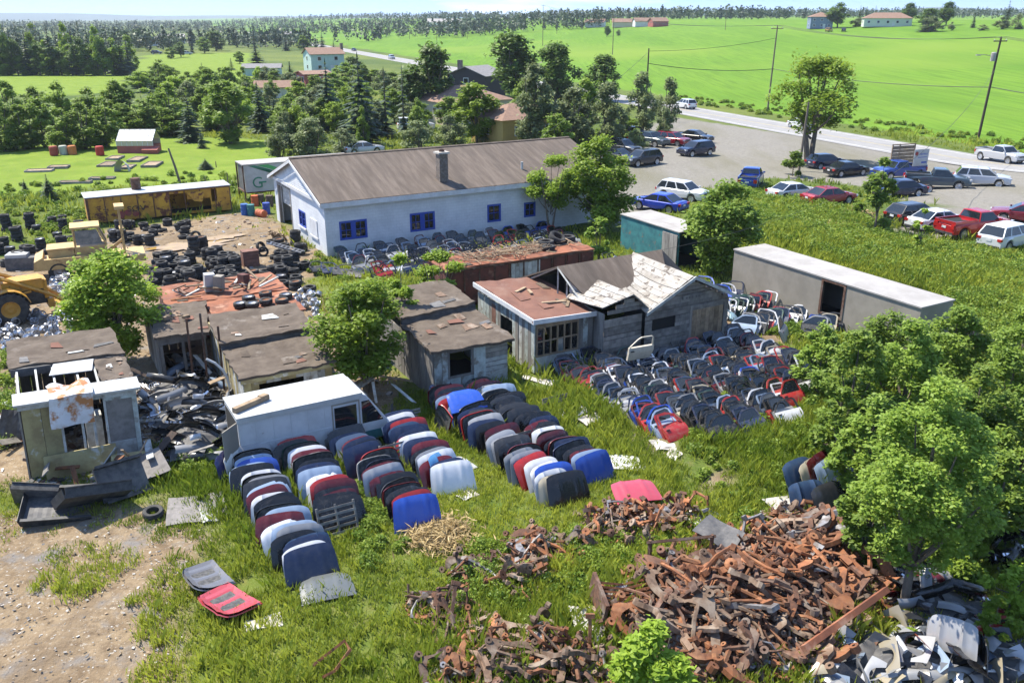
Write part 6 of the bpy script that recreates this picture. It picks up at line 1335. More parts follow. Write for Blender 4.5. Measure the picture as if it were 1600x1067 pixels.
def heap(poly, n, hmax, slope, where, group, fill, scale=(.8, 1.25), flat=.5, kinds=None):
    cells = []
    for i in range(n):
        x, y, s = in_poly(poly); hh = min(hmax, s*slope); k = sr.choices(range(len(PRO)), kinds or PW)[0]; mt = sr.choices(*MATW)[0]; nm = PRO[k][0]
        o = link(bpy.data.objects.new(nm, PMES[(nm, mt)])); o.location = (x, y, float(hgt(x, y))+.06+hh*sr.uniform(.8, 1.05)); sc = sr.uniform(*scale)
        o.scale = (sc,)*3; o.rotation_euler = (sr.gauss(0, flat), sr.gauss(0, flat), sr.uniform(0, 6.28)); tag(o, f"{ADJ[mt]} {nm.replace('_', ' ')} {near_(x, y) if hmax > .7 else where}", 'car part', group)
    b = MB()
    for i in range(fill):
        x, y, s = in_poly(poly); hh = min(hmax, s*slope); nm, m = PRO[sr.choices(range(len(PRO)), kinds or PW)[0]]; sc = sr.uniform(.6, 1.15)
        xf = Matrix.Translation((x, y, float(hgt(x, y))+.03+hh*sr.uniform(.1, .92))) @ Euler((sr.gauss(0, flat), sr.gauss(0, flat), sr.uniform(0, 6.28))).to_matrix().to_4x4() @ Matrix.Scale(sc, 4)
        b.add(m.v, m.f, sr.choices((0, 1, 2), (5, 6, 3))[0], xf)
    # the packed core of the heap
    if hmax > .5:
        x0, y0 = poly.min(0); x1, y1 = poly.max(0); q = MB(); nx_ = max(4, int((x1-x0)/.45)); ny_ = max(4, int((y1-y0)/.45)); vs = []; ok = []
        for j in range(ny_+1):
            for i in range(nx_+1):
                x, y = x0+(x1-x0)*i/nx_, y0+(y1-y0)*j/ny_; s = float(sdist(poly, np.array(x), np.array(y))); vs.append((x, y, float(hgt(x, y))+max(-.1, min(hmax, s*slope)*.72)+sr.uniform(-.1, .1))); ok.append(s > -.1)
        fs = [(j*(nx_+1)+i, j*(nx_+1)+i+1, (j+1)*(nx_+1)+i+1, (j+1)*(nx_+1)+i) for j in range(ny_) for i in range(nx_) if ok[j*(nx_+1)+i] or ok[(j+1)*(nx_+1)+i+1]]
        b.add(vs, fs, 1)
    if fill:
        o = part('scrap_metal', b, ['rust', 'rust_dark', 'rust_pale']); tag(o, f"tangle of small rusty metal {where}", 'scrap metal', kind='stuff')
HP = P2([(1218,806),(1290,812),(1378,900),(1382,950),(1262,1042),(1150,1075),(1050,1080),(985,1035),(945,955),(1030,898),(1100,862),(1170,838)])
heap(HP, 200, .82, .5, 'in the big rusty heap at the aspen', 'rusty parts of the big heap', 700, scale=(1.05, 1.6), flat=.38)
heap(P2([(905,815),(985,790),(1090,800),(1090,832),(1000,850),(915,858)]), 42, .5, .5, 'in the axle heap under the pink hood', 'rusty parts of the axle heap', 90, kinds=[2, 4, 7, 3, 16, 3, 2, 6, 1, 2])
heap(P2([(800,838),(850,842),(905,868),(850,890),(838,945),(800,930),(792,870)]), 18, .35, .4, 'in the upright tangle left of the axle heap', 'rusty parts of the upright tangle', 30)
heap(P2([(655,1090),(700,1038),(790,1008),(835,985),(955,1010),(990,1090)]), 40, .45, .5, 'in the low scrap spread below the white concrete slab', 'rusty parts of the low spread', 80)
heap(P2([(620,940),(700,935),(770,965),(795,1010),(690,990),(640,965)]), 12, .15, .3, 'half sunk in the grass', 'rusty parts sunk in the grass', 14)
heap(P2([(695,885),(760,880),(770,915),(705,920)]), 5, .12, .3, 'in a small pile in the middle of the grass', 'rusty parts of the small grass pile', 8)
# named big pieces of the scrap
def big(name, pts, r, mt, label, cat='steel beam', n=4, z=None):
    q = MB(); P_ = [Vector(p) for p in pts]; c = P_[0].copy(); c.z = min(p.z for p in P_); q.tube([p-c for p in P_], r, n); o = part(name, q, mt); o.location = c; return tag(o, label, cat)
g_ = lambda px, py, z: G(px, py)+Vector((0, 0, z))
big('steel_girder', [g_(1250, 1052, .75), g_(1378, 962, .85)], .11, 'rust_roof', 'long red rusty beam along the front edge of the big heap')
big('bent_bar', [g_(490, 1052, .25), g_(540, 1018, .35), g_(548, 1030, .3), g_(525, 1060, .25), g_(505, 1068, .2)], .05, 'rust', 'orange rusty bent frame lying in grass at the bottom edge', 'bent frame')
t = thing('post_frame', 'dark rusty post frame standing in the grass beside the big heap', 'post frame', G(1062, 892))
part('post', MB().tube([(-.9, 0, -.1), (-.9, .05, 1.0)], .06, 4), 'rust_dark', t); part('post', MB().tube([(.9, .2, -.1), (.9, .2, 1.1)], .06, 4), 'rust_dark', t); part('cross_bar', MB().tube([(-1, .02, .95), (1, .2, 1.05)], .055, 4), 'rust_dark', t)
t = thing('radiator_rack', 'rusty slatted spring rack at the edge of the big heap', 'spring rack', G(985, 972), YAW); t.rotation_euler = (.15, .1, YAW-.3)
for k in range(7): part('leaf_spring', MB().tube([(-.75, k*.16, .55), (0, k*.16, .42), (.75, k*.16, .6)], .04, 4), 'rust', t)
part('end_post', MB().bx(-.85, -.75, -.1, 1.15, 0, .75), 'rust_dark', t)
# fenders
fm = MB()
def ff(u, v):
    x = -.55+u*1.1; top = .55-.12*u*u; low = max(0, math.sqrt(max(0, .36**2-(x+.02)**2))) if abs(x+.02) < .36 else 0.0
    return (x, -.07*math.sin(v*1.7)+.02*u+.06*v, low+(top-low)*v+.02)
fm.grid(ff, 14, 5); FEN = fm.mesh('fender', ['paint'], True)
bm_ = MB(); bm_.grid(lambda u, v: ((u-.5)*1.7, .28*(abs(u-.5)*2)**2.2-.1*math.sin(v*math.pi), v*.36), 12, 4); BUM = bm_.mesh('bumper_cover', ['paint'], True)
bs_ = MB()
for k in range(9): x = -.8+k*.2; y = .28*(abs(x)/.8)**2.2; bs_.bx(x-.1, x+.1, y-.03, y+.03, 0, .1); 
BEAM = bs_.mesh('bumper_bar', ['chrome'])
gm = MB(); gm.tube([(-.5, 0, 0), (-.42, 0, .22), (.42, 0, .22), (.5, 0, 0), (-.5, 0, 0)], .025, 4)
for k in range(1, 8): gm.bx(-.46+k*.115-.01, -.46+k*.115+.01, -.015, .015, .01, .21)
GRI = gm.mesh('radiator_grille', ['chrome'])
lm = MB(); lm.grid(lambda u, v: ((u-.5)*.5, -.1*math.sin(u*2.6)*math.sin(v*2.8), v*.22), 6, 4); lm.bx(-.24, .24, .0, .08, .02, .2); LAMP = lm.mesh('lamp_unit', ['headlamp'], True)
FCOL = [('white', 2), ('silver', 6), ('beige', 2.5), ('pale blue', 2), ('dark grey', 2), ('black', 1.2), ('red', .5)]
fr_ = random.Random(91)
def scatter(poly, n, meshes, cols, hmax, slope, labelf, cat, group, tilt=(.9, .9), names=None):
    for i in range(n):
        while True:
            x0, y0 = poly.min(0); x1, y1 = poly.max(0); x, y = fr_.uniform(x0, x1), fr_.uniform(y0, y1); s = float(sdist(poly, np.array(x), np.array(y)))
            if s > 0: break
        k = fr_.choices(range(len(meshes)), [m[1] for m in meshes])[0]; me = meshes[k][0]; cn = fr_.choices([c[0] for c in cols], [c[1] for c in cols])[0]
        o = link(bpy.data.objects.new('fender_liner' if me is HOODS[3][0] else me.name.split('.')[0], me)); o.scale = (.85,)*3; c = col_of(cn); f_ = fr_.uniform(.8, 1.2); f_ *= .62 if me is FEN else .8; o.color = rgba(tuple(q*f_ for q in c)); cn2 = '' if me in (BEAM, GRI, LAMP) else cn
        o.location = (x, y, float(hgt(x, y))+.05+min(hmax, s*slope)*fr_.uniform(.3, 1)); o.rotation_euler = (fr_.gauss(-1.25 if me is FEN else -.7, tilt[0]), fr_.gauss(0, tilt[1]), fr_.uniform(0, 6.28)); tag(o, labelf(cn2, me.name.split('.')[0].replace('_', ' ')).strip().replace('  ', ' '), cat, group)
FP = P2([(1262,1030),(1330,985),(1430,975),(1530,978),(1640,1010),(1660,1110),(1250,1110)])
def mound(poly, hmax, slope, label, seed):  # dark uneven base added as the black shade in the gaps of a heap
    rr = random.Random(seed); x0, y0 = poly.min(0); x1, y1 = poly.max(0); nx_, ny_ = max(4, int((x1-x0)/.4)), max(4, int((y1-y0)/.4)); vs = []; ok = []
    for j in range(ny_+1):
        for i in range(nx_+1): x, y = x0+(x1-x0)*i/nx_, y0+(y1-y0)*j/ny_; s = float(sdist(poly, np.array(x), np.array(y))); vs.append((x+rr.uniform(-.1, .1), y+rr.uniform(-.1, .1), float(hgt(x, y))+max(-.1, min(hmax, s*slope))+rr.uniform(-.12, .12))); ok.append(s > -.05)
    q = MB(); q.add(vs, [(j*(nx_+1)+i, j*(nx_+1)+i+1, (j+1)*(nx_+1)+i+1, (j+1)*(nx_+1)+i) for j in range(ny_) for i in range(nx_) if ok[j*(nx_+1)+i]]); tag(part('shade_mound', q, 'dark_sheet'), label, 'debris', kind='stuff')
mound(FP, .45, .3, 'dark mound standing in for the shade under the heap of pale fenders', 1); mound(P2([(1375,900),(1430,885),(1560,950),(1600,1000),(1530,1000),(1420,985)]), .5, .4, 'dark mound standing in for the shade under the bumper heap', 2)
mound(AB2([(-14.5,17.2),(-11.1,17.8),(-11.2,23.5),(-12.3,26.0),(-14.3,25.5)]), .5, .5, 'dark mound standing in for the shade under the bumpers between the sheds', 3)
scatter(FP, 120, [(FEN, 6), (BUM, .8), (LAMP, .8), (HOODS[3][0], .2)], FCOL, .8, .45, lambda c, n: f"{c} {n if n != 'hood' else 'small panel'} in the heap of pale fenders at the bottom edge", 'fender', 'panels of the fender heap', (.5, .4))
p = G(1452, 1042); o = link(bpy.data.objects.new('fender', FEN)); o.color = (.7, .12, .02, 1); o.location = p+Vector((0, 0, .5)); o.rotation_euler = (-.95, .5, 1.2); tag(o, 'bright orange fender standing in the heap of pale fenders', 'fender', 'panels of the fender heap')
scatter(P2([(1375,900),(1430,885),(1560,950),(1600,1000),(1530,1000),(1420,985)]), 46, [(BUM, 5), (BEAM, 1)], [('black', 5), ('dark grey', 4), ('dark red', 1.5), ('silver', 2), ('red', .7)], 1.0, .7, lambda c, n: f"{c} {n} in the dark bumper heap behind the aspen trunk", 'bumper', 'bumpers of the heap behind the aspen', (.5, .5))
scatter(P2([(1515,830),(1560,800),(1620,800),(1640,890),(1560,905)]), 34, [(BUM, 3), (BEAM, 2)], [('black', 5), ('dark grey', 4), ('silver', 3)], .9, .8, lambda c, n: f"{c} {n} in the heap at the right edge by the shrubs", 'bumper', 'bumpers of the heap at the right edge')
# bumpers and grilles crammed between the sheds
scatter(AB2([(-14.3,17.6),(-11.2,18.2),(-11.3,23.5),(-12.3,26.0),(-14.2,25.5)]), 100, [(BUM, 5), (BEAM, 2), (GRI, 1.2), (LAMP, 1.2)], [('silver', 4), ('white', 1), ('black', 7), ('dark grey', 5), ('pale blue', 1.5), ('slate blue', 2)], 1.0, .9, lambda c, n: f"{c} {n} crammed between the ruined shed and the yellow shed", 'bumper', 'bumpers between the sheds', (.45, .35))
scatter(AB2([(-12.6,14.2),(-11.2,14.4),(-11.2,17.4),(-12.7,17.2)]), 16, [(BUM, 3), (GRI, 1), (LAMP, 1)], [('silver', 3), ('black', 4), ('pale blue', 2), ('beige', 1)], .8, .9, lambda c, n: f"{c} {n} inside the dark open shed", 'bumper', 'bumpers inside the open shed', (.5, .4))
for i, (a, b, h) in enumerate(((-12.0, 17.9, 3.0), (-11.5, 18.4, 3.3), (-11.0, 19.3, 2.9))):
    w_ = W(a, b); q = MB(); q.tube([(0, 0, 0), (.05, .03, h)], .05, 5); o = part('iron_post', q, 'rust_dark'); o.location = w_; tag(o, ['rusty iron post at the open shed, tallest but one', 'tallest rusty iron post among the bumpers', 'rusty iron post at the corner of the yellow shed'][i], 'post')
q = MB(); q.tube([(-.9+1.8*math.cos(t_)*.6, 0, 1.3+math.sin(t_)*1.3) for t_ in np.linspace(-1.4, 1.2, 9)], .05, 6); o = part('bent_pipe', q, 'metal_white'); o.location = W(-11.3, 21.6); o.rotation_euler = (.2, 0, YAW-.4); tag(o, 'white bent pipe curving up beside the yellow shed', 'pipe')
big('fallen_timber', [W(-14.3, 17.0)+Vector((0, 0, .9)), W(-12.6, 19.2)+Vector((0, 0, .15))], .09, 'pole_dark', 'dark fallen beam between the ruined shed and the open shed', 'beam')
big('fallen_timber', [W(-14.5, 17.8)+Vector((0, 0, .5)), W(-12.9, 19.9)+Vector((0, 0, .1))], .08, 'pole_dark', 'second dark fallen beam lower beside the first', 'beam')
# trunk lids at the aspens
for i, (px, py, rx, rz, c) in enumerate(((1258, 765, -15, 60, 'slate blue'), (1278, 762, -12, 75, 'beige'), (1292, 758, -12, 80, 'dark red'), (1305, 762, -15, 70, 'pale blue'), (1322, 765, -30, 30, 'navy blue'), (1298, 785, -45, 10, 'silver'), (1290, 792, -60, 10, 'red'), (1268, 800, -15, 35, 'slate blue'), (1305, 806, -15, 55, 'dark grey'), (1320, 800, -25, 50, 'black'))):
    loose_hood(px, py, rx*1.6-8, 0, rz*.55, col_of(c), f"{c} trunk lid, {ordn(i+1)} of the small stack beside the aspens", i % 4, .02)
q = MB(); q.grid(lambda u, v: (1.1*(u-.5)+.12*math.sin(v*3), (v-.5)*.9, .16*math.sin(u*3.1)*math.sin(v*3.1)+.05*(1 if .3 < v < .5 else 0)), 10, 8); o = part('seat_shell', q, 'concrete', smooth=True); o.location = G(1222, 800)+Vector((0, 0, .2)); o.rotation_euler = (.25, .1, .4); tag(o, 'cream plastic shell lying above the big rusty heap', 'plastic shell')
# sheets on the ground
def sheet(px, py, w, d, rz, mt, label, z=.05, rx=0, ry=0, name='sheet', wave=.04):
    q = MB(); q.grid(lambda u, v: ((u-.5)*w*(1-.1*v), (v-.5)*d, wave*math.sin(u*5+v*3)+.0), 6, 5); o = part(name, q, mt); sm = o.modifiers.new('thickness', 'SOLIDIFY'); sm.thickness = .02; o.location = G(px, py)+Vector((0, 0, z)); o.rotation_euler = (rad(rx), rad(ry), rz); return tag(o, label, 'sheet')
sheet(308, 798, 1.9, 1.5, .35, 'mat_grey', 'grey rubber mat lying at the edge of the bare dirt', .1, 6, 4, 'rubber_mat')
sheet(325, 800, .5, 1.4, .45, 'metal_white', 'white strip lying under the grey rubber mat', .06)
sheet(210, 750, 2.3, 1.3, .5, 'mat_grey', 'large grey panel sloping in front of the ruined shed', .35, 14, -12)
sheet(30, 690, 1.2, 1.5, .3, 'dark_sheet', 'bent dark sheet leaning left of the ruined shed', .5, 60, 10, wave=.12)
sheet(28, 640, 1.5, .5, -.5, 'metal_white', 'pale strip lying on debris left of the ruined shed', .2)
sheet(12, 655, 1.0, .5, .4, 'board_pale', 'pale board lying on debris at the left edge', .15)
sheet(935, 980, 1.5, 1.2, .2, 'concrete', 'white slab half hidden in grass left of the spring rack', .2, 5, 8)
sheet(1120, 875, 1.3, .9, -.7, 'dark_sheet', 'grey plate with rust spot lying on the big heap', .95, 12, 10)
sheet(1098, 812, 1.2, .7, .6, 'metal_white', 'white and yellow panel scraps by the axle heap', .1); sheet(1112, 822, 1.0, .35, .5, 'loader_yellow', 'yellow panel strip by the axle heap', .12)
sheet(412, 975, 1.0, .5, .35, 'concrete', 'pale flat stone slab in the grass below the flipped red hood', .06, name='flat_stone')
sheet(730, 775, .7, .5, .8, 'concrete', 'pale flat stone at the end of the row by the van nose', .06, name='flat_stone')
sheet(925, 655, 1.2, .8, .6, 'concrete', 'pale concrete slab on the path left of the doors', .05, name='flagstone'); sheet(840, 595, 1.6, .5, -.5, 'concrete', 'long pale concrete slab beside the green shed path', .05, name='flagstone'); sheet(945, 650, .9, .8, .2, 'concrete', 'second pale concrete slab on the path left of the doors', .05, name='flagstone')
for i, (px, py) in enumerate(((1040, 700), (1052, 712), (1030, 695))): sheet(px, py, .8, .5, i, 'concrete', ['broken slab below the last red door', 'grey broken slab lowest below the last red door', 'broken slab just left of the last red door'][i], .05, name='broken_flagstone')
sheet(935, 685, 1.0, .6, .4, 'dark_sheet', 'blue-grey sheet lying beside the first door row', .06)
sheet(1215, 815, .9, .9, .2, 'metal_white', 'whitish sheet lying at the top of the big rusty heap', .12, 5, 5)
# tailgate and drawers at the shed front
w_ = W(-16.9, 24.25); o = part('tailgate', MB().bx(-1.15, 1.15, -.05, .05, 0, .85).bx(-1.0, .6, -.08, -.05, .15, .7), 'board_yellow'); o.location = w_; o.rotation_euler = (rad(-14), 0, YAW-.05); tag(o, 'pale green truck tailgate leaning on the ruined shed front', 'tailgate')
w_ = W(-15.2, 24.6); o = part('board', MB().bx(-.8, .8, -.2, .2, 0, .12), 'board_yellow'); o.location = w_+Vector((0, 0, .3)); o.rotation_euler = (.1, .1, YAW); tag(o, 'yellowish board lying right of the leaning tailgate', 'board')
def liner(px, py, rx, ry, rz, label, z=.1, s=1.0):
    t = thing('bed_liner', label, 'bed liner', G(px, py)+Vector((0, 0, z)), 0, 'black pickup bed liners before the ruined shed'); t.rotation_euler = (rad(rx), rad(ry), rad(rz)); t.scale = (s,)*3
    m = MB(); m.grid(lambda u, v: ((u-.5)*2.0, (v-.5)*1.4, .012*(1 if int(u*16) % 2 else 0)), 16, 6); part('floor_panel', m, 'dark_sheet', t)
    for y in (-.7, .7): m = MB(); m.slab([(-1, y, 0), (1, y, 0), (1, y*1.08, .3), (-1, y*1.08, .3)], .02); m.bx(-1, 1, y*1.08-.06, y*1.08+.06, .3, .33); part('side_wall', m, 'black_plastic', t)
    m = MB(); m.slab([(-1, -.7, 0), (-1, .7, 0), (-1.08, .75, .3), (-1.08, -.75, .3)], .02); part('end_wall', m, 'black_plastic', t)
liner(95, 800, 12, 6, 18, 'black bed liner lying lowest in front of the ruined shed'); liner(150, 795, -38, 12, 40, 'black bed liner tipped over the lowest one', .35); liner(195, 770, 55, 5, 50, 'greyish bed liner standing on edge at the right of the others', .5, .8); liner(60, 790, -60, 10, 12, 'black bed liner on its side at the left of the others', .3, .7)
tyre(G(240, 805), 'tyre lying in dirt beside the grey rubber mat', 'loose tyres', None, (.1, .05, 0), z=G(240, 805).z+.1)
# debris: chips and stones on the bare dirt, and leaf litter of small junk round the sheds
def bits(name, label, polys, n, mats, size, cat, seed, flatn=.3):
    r2 = np.random.default_rng(seed); b = MB(); rr = random.Random(seed)
    for i in range(n):
        poly = polys[i % len(polys)]; x0, y0 = poly.min(0); x1, y1 = poly.max(0)
        for _ in range(30):
            x, y = rr.uniform(x0, x1), rr.uniform(y0, y1)
            if float(sdist(poly, np.array(x), np.array(y))) > 0: break
        s = size*rr.uniform(.3, 1)**1.5*2; b.box((x, y, float(hgt(x, y))+s*.1*flatn), (s, s*rr.uniform(.3, .9), s*flatn*rr.uniform(.3, 1)), rr.randrange(len(mats)), rz=rr.uniform(0, 3), rx=rr.gauss(0, .25), ry=rr.gauss(0, .25))
    o = part(name, b, mats); return tag(o, label, cat, kind='stuff')
bits('stone_chips', 'pale stones and chips strewn over the bare dirt', [DIRT[0]], 2600, ['stone_chip', 'stone_chip', 'wood', 'dark_sheet'], .045, 'stones', 3)
bits('yard_debris', 'small broken junk strewn round the sheds and tyres', [DIRT[1], AB2([(-15,16),(-10.9,16),(-10.9,26),(-18.5,26.5),(-18.5,24)]), AB2([(-15,16),(-10.9,16),(-10.9,26),(-14.9,25)])], 2600, ['dark_sheet', 'steel', 'wood', 'stone_chip', 'rust_dark', 'black_plastic'], .16, 'debris', 4, .5)
# scrap and boards on the rusty roofs
dr2 = random.Random(12)
for i in range(26):
    a, b = dr2.uniform(-11.4, -6.8), dr2.uniform(9.7, 12.2); L_ = dr2.uniform(.5, 1.6); o = part('scrap_board', MB().bx(-L_/2, L_/2, -.06, .06, 0, .06), dr2.choice(['wood', 'rust', 'board_pale', 'rust_dark'])); w_ = W(a, b); o.location = (w_.x, w_.y, 2.14+dr2.uniform(0, .3)); o.rotation_euler = (dr2.gauss(0, .2), dr2.gauss(0, .25), dr2.uniform(0, 3)); tag(o, 'thin board in the scrap on the rusty container roof by the tyres', 'board', 'scrap boards on the rusty container roof')
for i, (a, b, h, c) in enumerate(((-9.7, 11.2, .9, 'metal_white'), (-9.3, 11.5, .8, 'grey_trailer'), (-7.9, 10.8, .5, 'rust_wall'))):
    o = part('steel_cabinet', MB().bx(-.25, .25, -.2, .2, 0, h).bx(-.22, .22, -.215, -.2, .08, h-.08), c); w_ = W(a, b); o.location = (w_.x, w_.y, 2.14); o.rotation_euler = (.06, .05, YAW+i); tag(o, ['white cabinet standing on the rusty container roof', 'grey cabinet next to the white one on the rusty roof', 'dark red box on the rusty container roof'][i], 'cabinet')
b = MB()
for i in range(260):
    a, c = dr2.gauss(6.2, 2.0), dr2.gauss(13.2, .5); 
    if not (2.3 < a < 11.2 and 12.2 < c < 14.3): continue
    L_ = dr2.uniform(.3, 1.2); w_ = W(a, c); b.tube([Vector((0, 0, 0)), Vector((L_, 0, dr2.uniform(-.05, .15)))], dr2.uniform(.012, .03), 4, 0, Matrix.Translation((w_.x, w_.y, 2.43+dr2.uniform(0, .25))) @ Matrix.Rotation(dr2.uniform(0, 6.3), 4, 'Z'))
o = part('dead_branches', b, 'wood'); tag(o, 'dead brown branches heaped on the red container roof', 'branches', kind='stuff')
# ladder, pallets, crate, drums by the building
t = thing('ladder', 'aluminium ladder lying on tyres by the building corner', 'ladder', W(-2.6, -.6)+Vector((0, 0, .85)), YAW-.9); t.rotation_euler = (0, .12, YAW-.95)
for y in (-.2, .2): part('ladder_rail', MB().bx(-1.4, 1.4, y-.03, y+.03, 0, .07), 'alloy', t)
for k in range(9): part('rung', MB().bx(-1.25+k*.31, -1.2+k*.31, -.17, .17, .02, .05), 'alloy', t)
for i, (a, b, rx) in enumerate(((-1.6, -6.6, 62), (-1.5, -6.1, 55))):
    t = thing('pallet', ['wooden pallet leaning by the garage door', 'second wooden pallet leaning behind the first at the garage door'][i], 'pallet', W(a, b), YAW+.3); t.rotation_euler = (rad(rx), 0, YAW+1.9+.2*i)
    for k in range(6): part('slat', MB().bx(-.6, .6, -.55+k*.2, -.43+k*.2, .1, .12), 'wood', t)
    for x in (-.55, 0, .55): part('bearer', MB().bx(x-.05, x+.05, -.55, .57, 0, .1), 'wood', t)
t = thing('wooden_crate', 'reddish wooden crate standing beside the tyre heap', 'crate', G(392, 415), YAW)
for k in range(4): part('plank', MB().bx(-.5, .5, -.35, -.31, .02+k*.24, .24+k*.24), 'wood_red', t); part('plank', MB().bx(.46, .5, -.305, .35, .02+k*.24, .24+k*.24), 'wood_red', t)
part('lid', MB().bx(-.52, .52, -.37, .37, .98, 1.03), 'wood_red', t); part('side_wall', MB().bx(-.5, -.46, -.305, .35, 0, .97).bx(-.455, .455, .31, .35, 0, .97), 'wood_red', t)
dm = MB(); dm.lathe([(0, 0), (.3, 0), (.3, .28), (.32, .3), (.3, .32), (.3, .58), (.32, .6), (.3, .62), (.3, .9), (0, .9)], 14); DRM = dm.mesh('drum', ['flat'])
for i, (px, py, c, ly) in enumerate(((383, 336, (.02, .1, .35), 0), (393, 337, (.02, .15, .16), 0), (403, 338, (.4, .1, .04), 1), (417, 334, (.02, .06, .32), 0), (399, 322, (.5, .1, .03), 0), (408, 320, (.1, .07, .05), 0), (422, 322, (.08, .05, .04), 0))):
    o = link(bpy.data.objects.new('steel_drum', DRM)); o.color = rgba(c); p = G(px, py); o.location = p+Vector((0, 0, .3 if ly else 0)); o.rotation_euler = (math.pi/2 if ly else 0, 0, .9 if ly else 0); tag(o, ['blue drum beside the white truck trailer, leftmost', 'dark teal drum next to the leftmost blue one', 'orange drum lying on its side by the garage', 'blue drum beside the garage wall', 'orange drum standing under the trailer letter', 'brown drum behind the lying orange one', 'dark drum by the garage corner'][i], 'drum', 'drums by the truck trailer')
# battery-like grey bin at left
t = thing('steel_bin', 'dark steel bin full of pale rims behind the loader', 'bin', G(38, 418), .2); part('body', MB().bx(-.9, .9, -.55, .55, 0, .75), 'dark_sheet', t); part('contents', MB().bx(-.85, .4, -.5, .5, .75, .95), 'metal_white', t)
q = MB(); n = 26; q.add([(0, 0, 0)]+[(2.6*math.cos(2*math.pi*i/n)*(1+.3*math.sin(i*1.7)), 1.25*math.sin(2*math.pi*i/n)*(1+.25*math.cos(i*2.3)), 0) for i in range(n)], [(0, i+1, (i+1) % n+1) for i in range(n)]); o = part('puddle', q, 'puddle'); p = G(300, 384); o.location = (p.x, p.y, max(float(hgt(p.x+dx, p.y+dy)) for dx in (-2, 0, 2) for dy in (-1, 0, 1))+.02); o.rotation_euler = (0, 0, .5); o['kind'] = 'structure'
q = MB(); q.add([(0, 0, 0)]+[(1.6*math.cos(2*math.pi*i/n)*(1+.3*math.sin(i*1.3)), .6*math.sin(2*math.pi*i/n)*(1+.25*math.cos(i*2.1)), 0) for i in range(n)], [(0, i+1, (i+1) % n+1) for i in range(n)]); o = part('puddle', q, 'puddle'); p = G(345, 372); o.location = (p.x, p.y, float(hgt(p.x, p.y))+.05); o.rotation_euler = (0, 0, .6); o['kind'] = 'structure'

jr = random.Random(31)
JK = [('wood', 'brown'), ('board_grey', 'grey'), ('board_pale', 'pale'), ('pole_dark', 'dark'), ('rust', 'rusty'), ('dark_sheet', 'black')]
for i in range(46):
    zone_ = jr.choice([((-20.5, -18.8), (19, 25)), ((-14.6, -11.2), (13.5, 26)), ((-18.4, -14.6), (24.2, 25.6)), ((-6.6, -4.2), (18, 25)), ((-12.5, -11.0), (17, 20))])
    a, b = jr.uniform(*zone_[0]), jr.uniform(*zone_[1]); m_, cn = jr.choice(JK); L_ = jr.uniform(.7, 2.2); w = jr.uniform(.08, .35)
    o = part('junk_board', MB().bx(-L_/2, L_/2, -w/2, w/2, 0, .035), m_); o.location = W(a, b)+Vector((0, 0, jr.uniform(.1, .7))); o.rotation_euler = (jr.gauss(0, .5), jr.gauss(0, .55), jr.uniform(0, 3.1))
    tag(o, f"{cn} board, {ordn(i+1)} of the loose boards thrown round the left sheds", 'board', 'loose boards round the sheds')
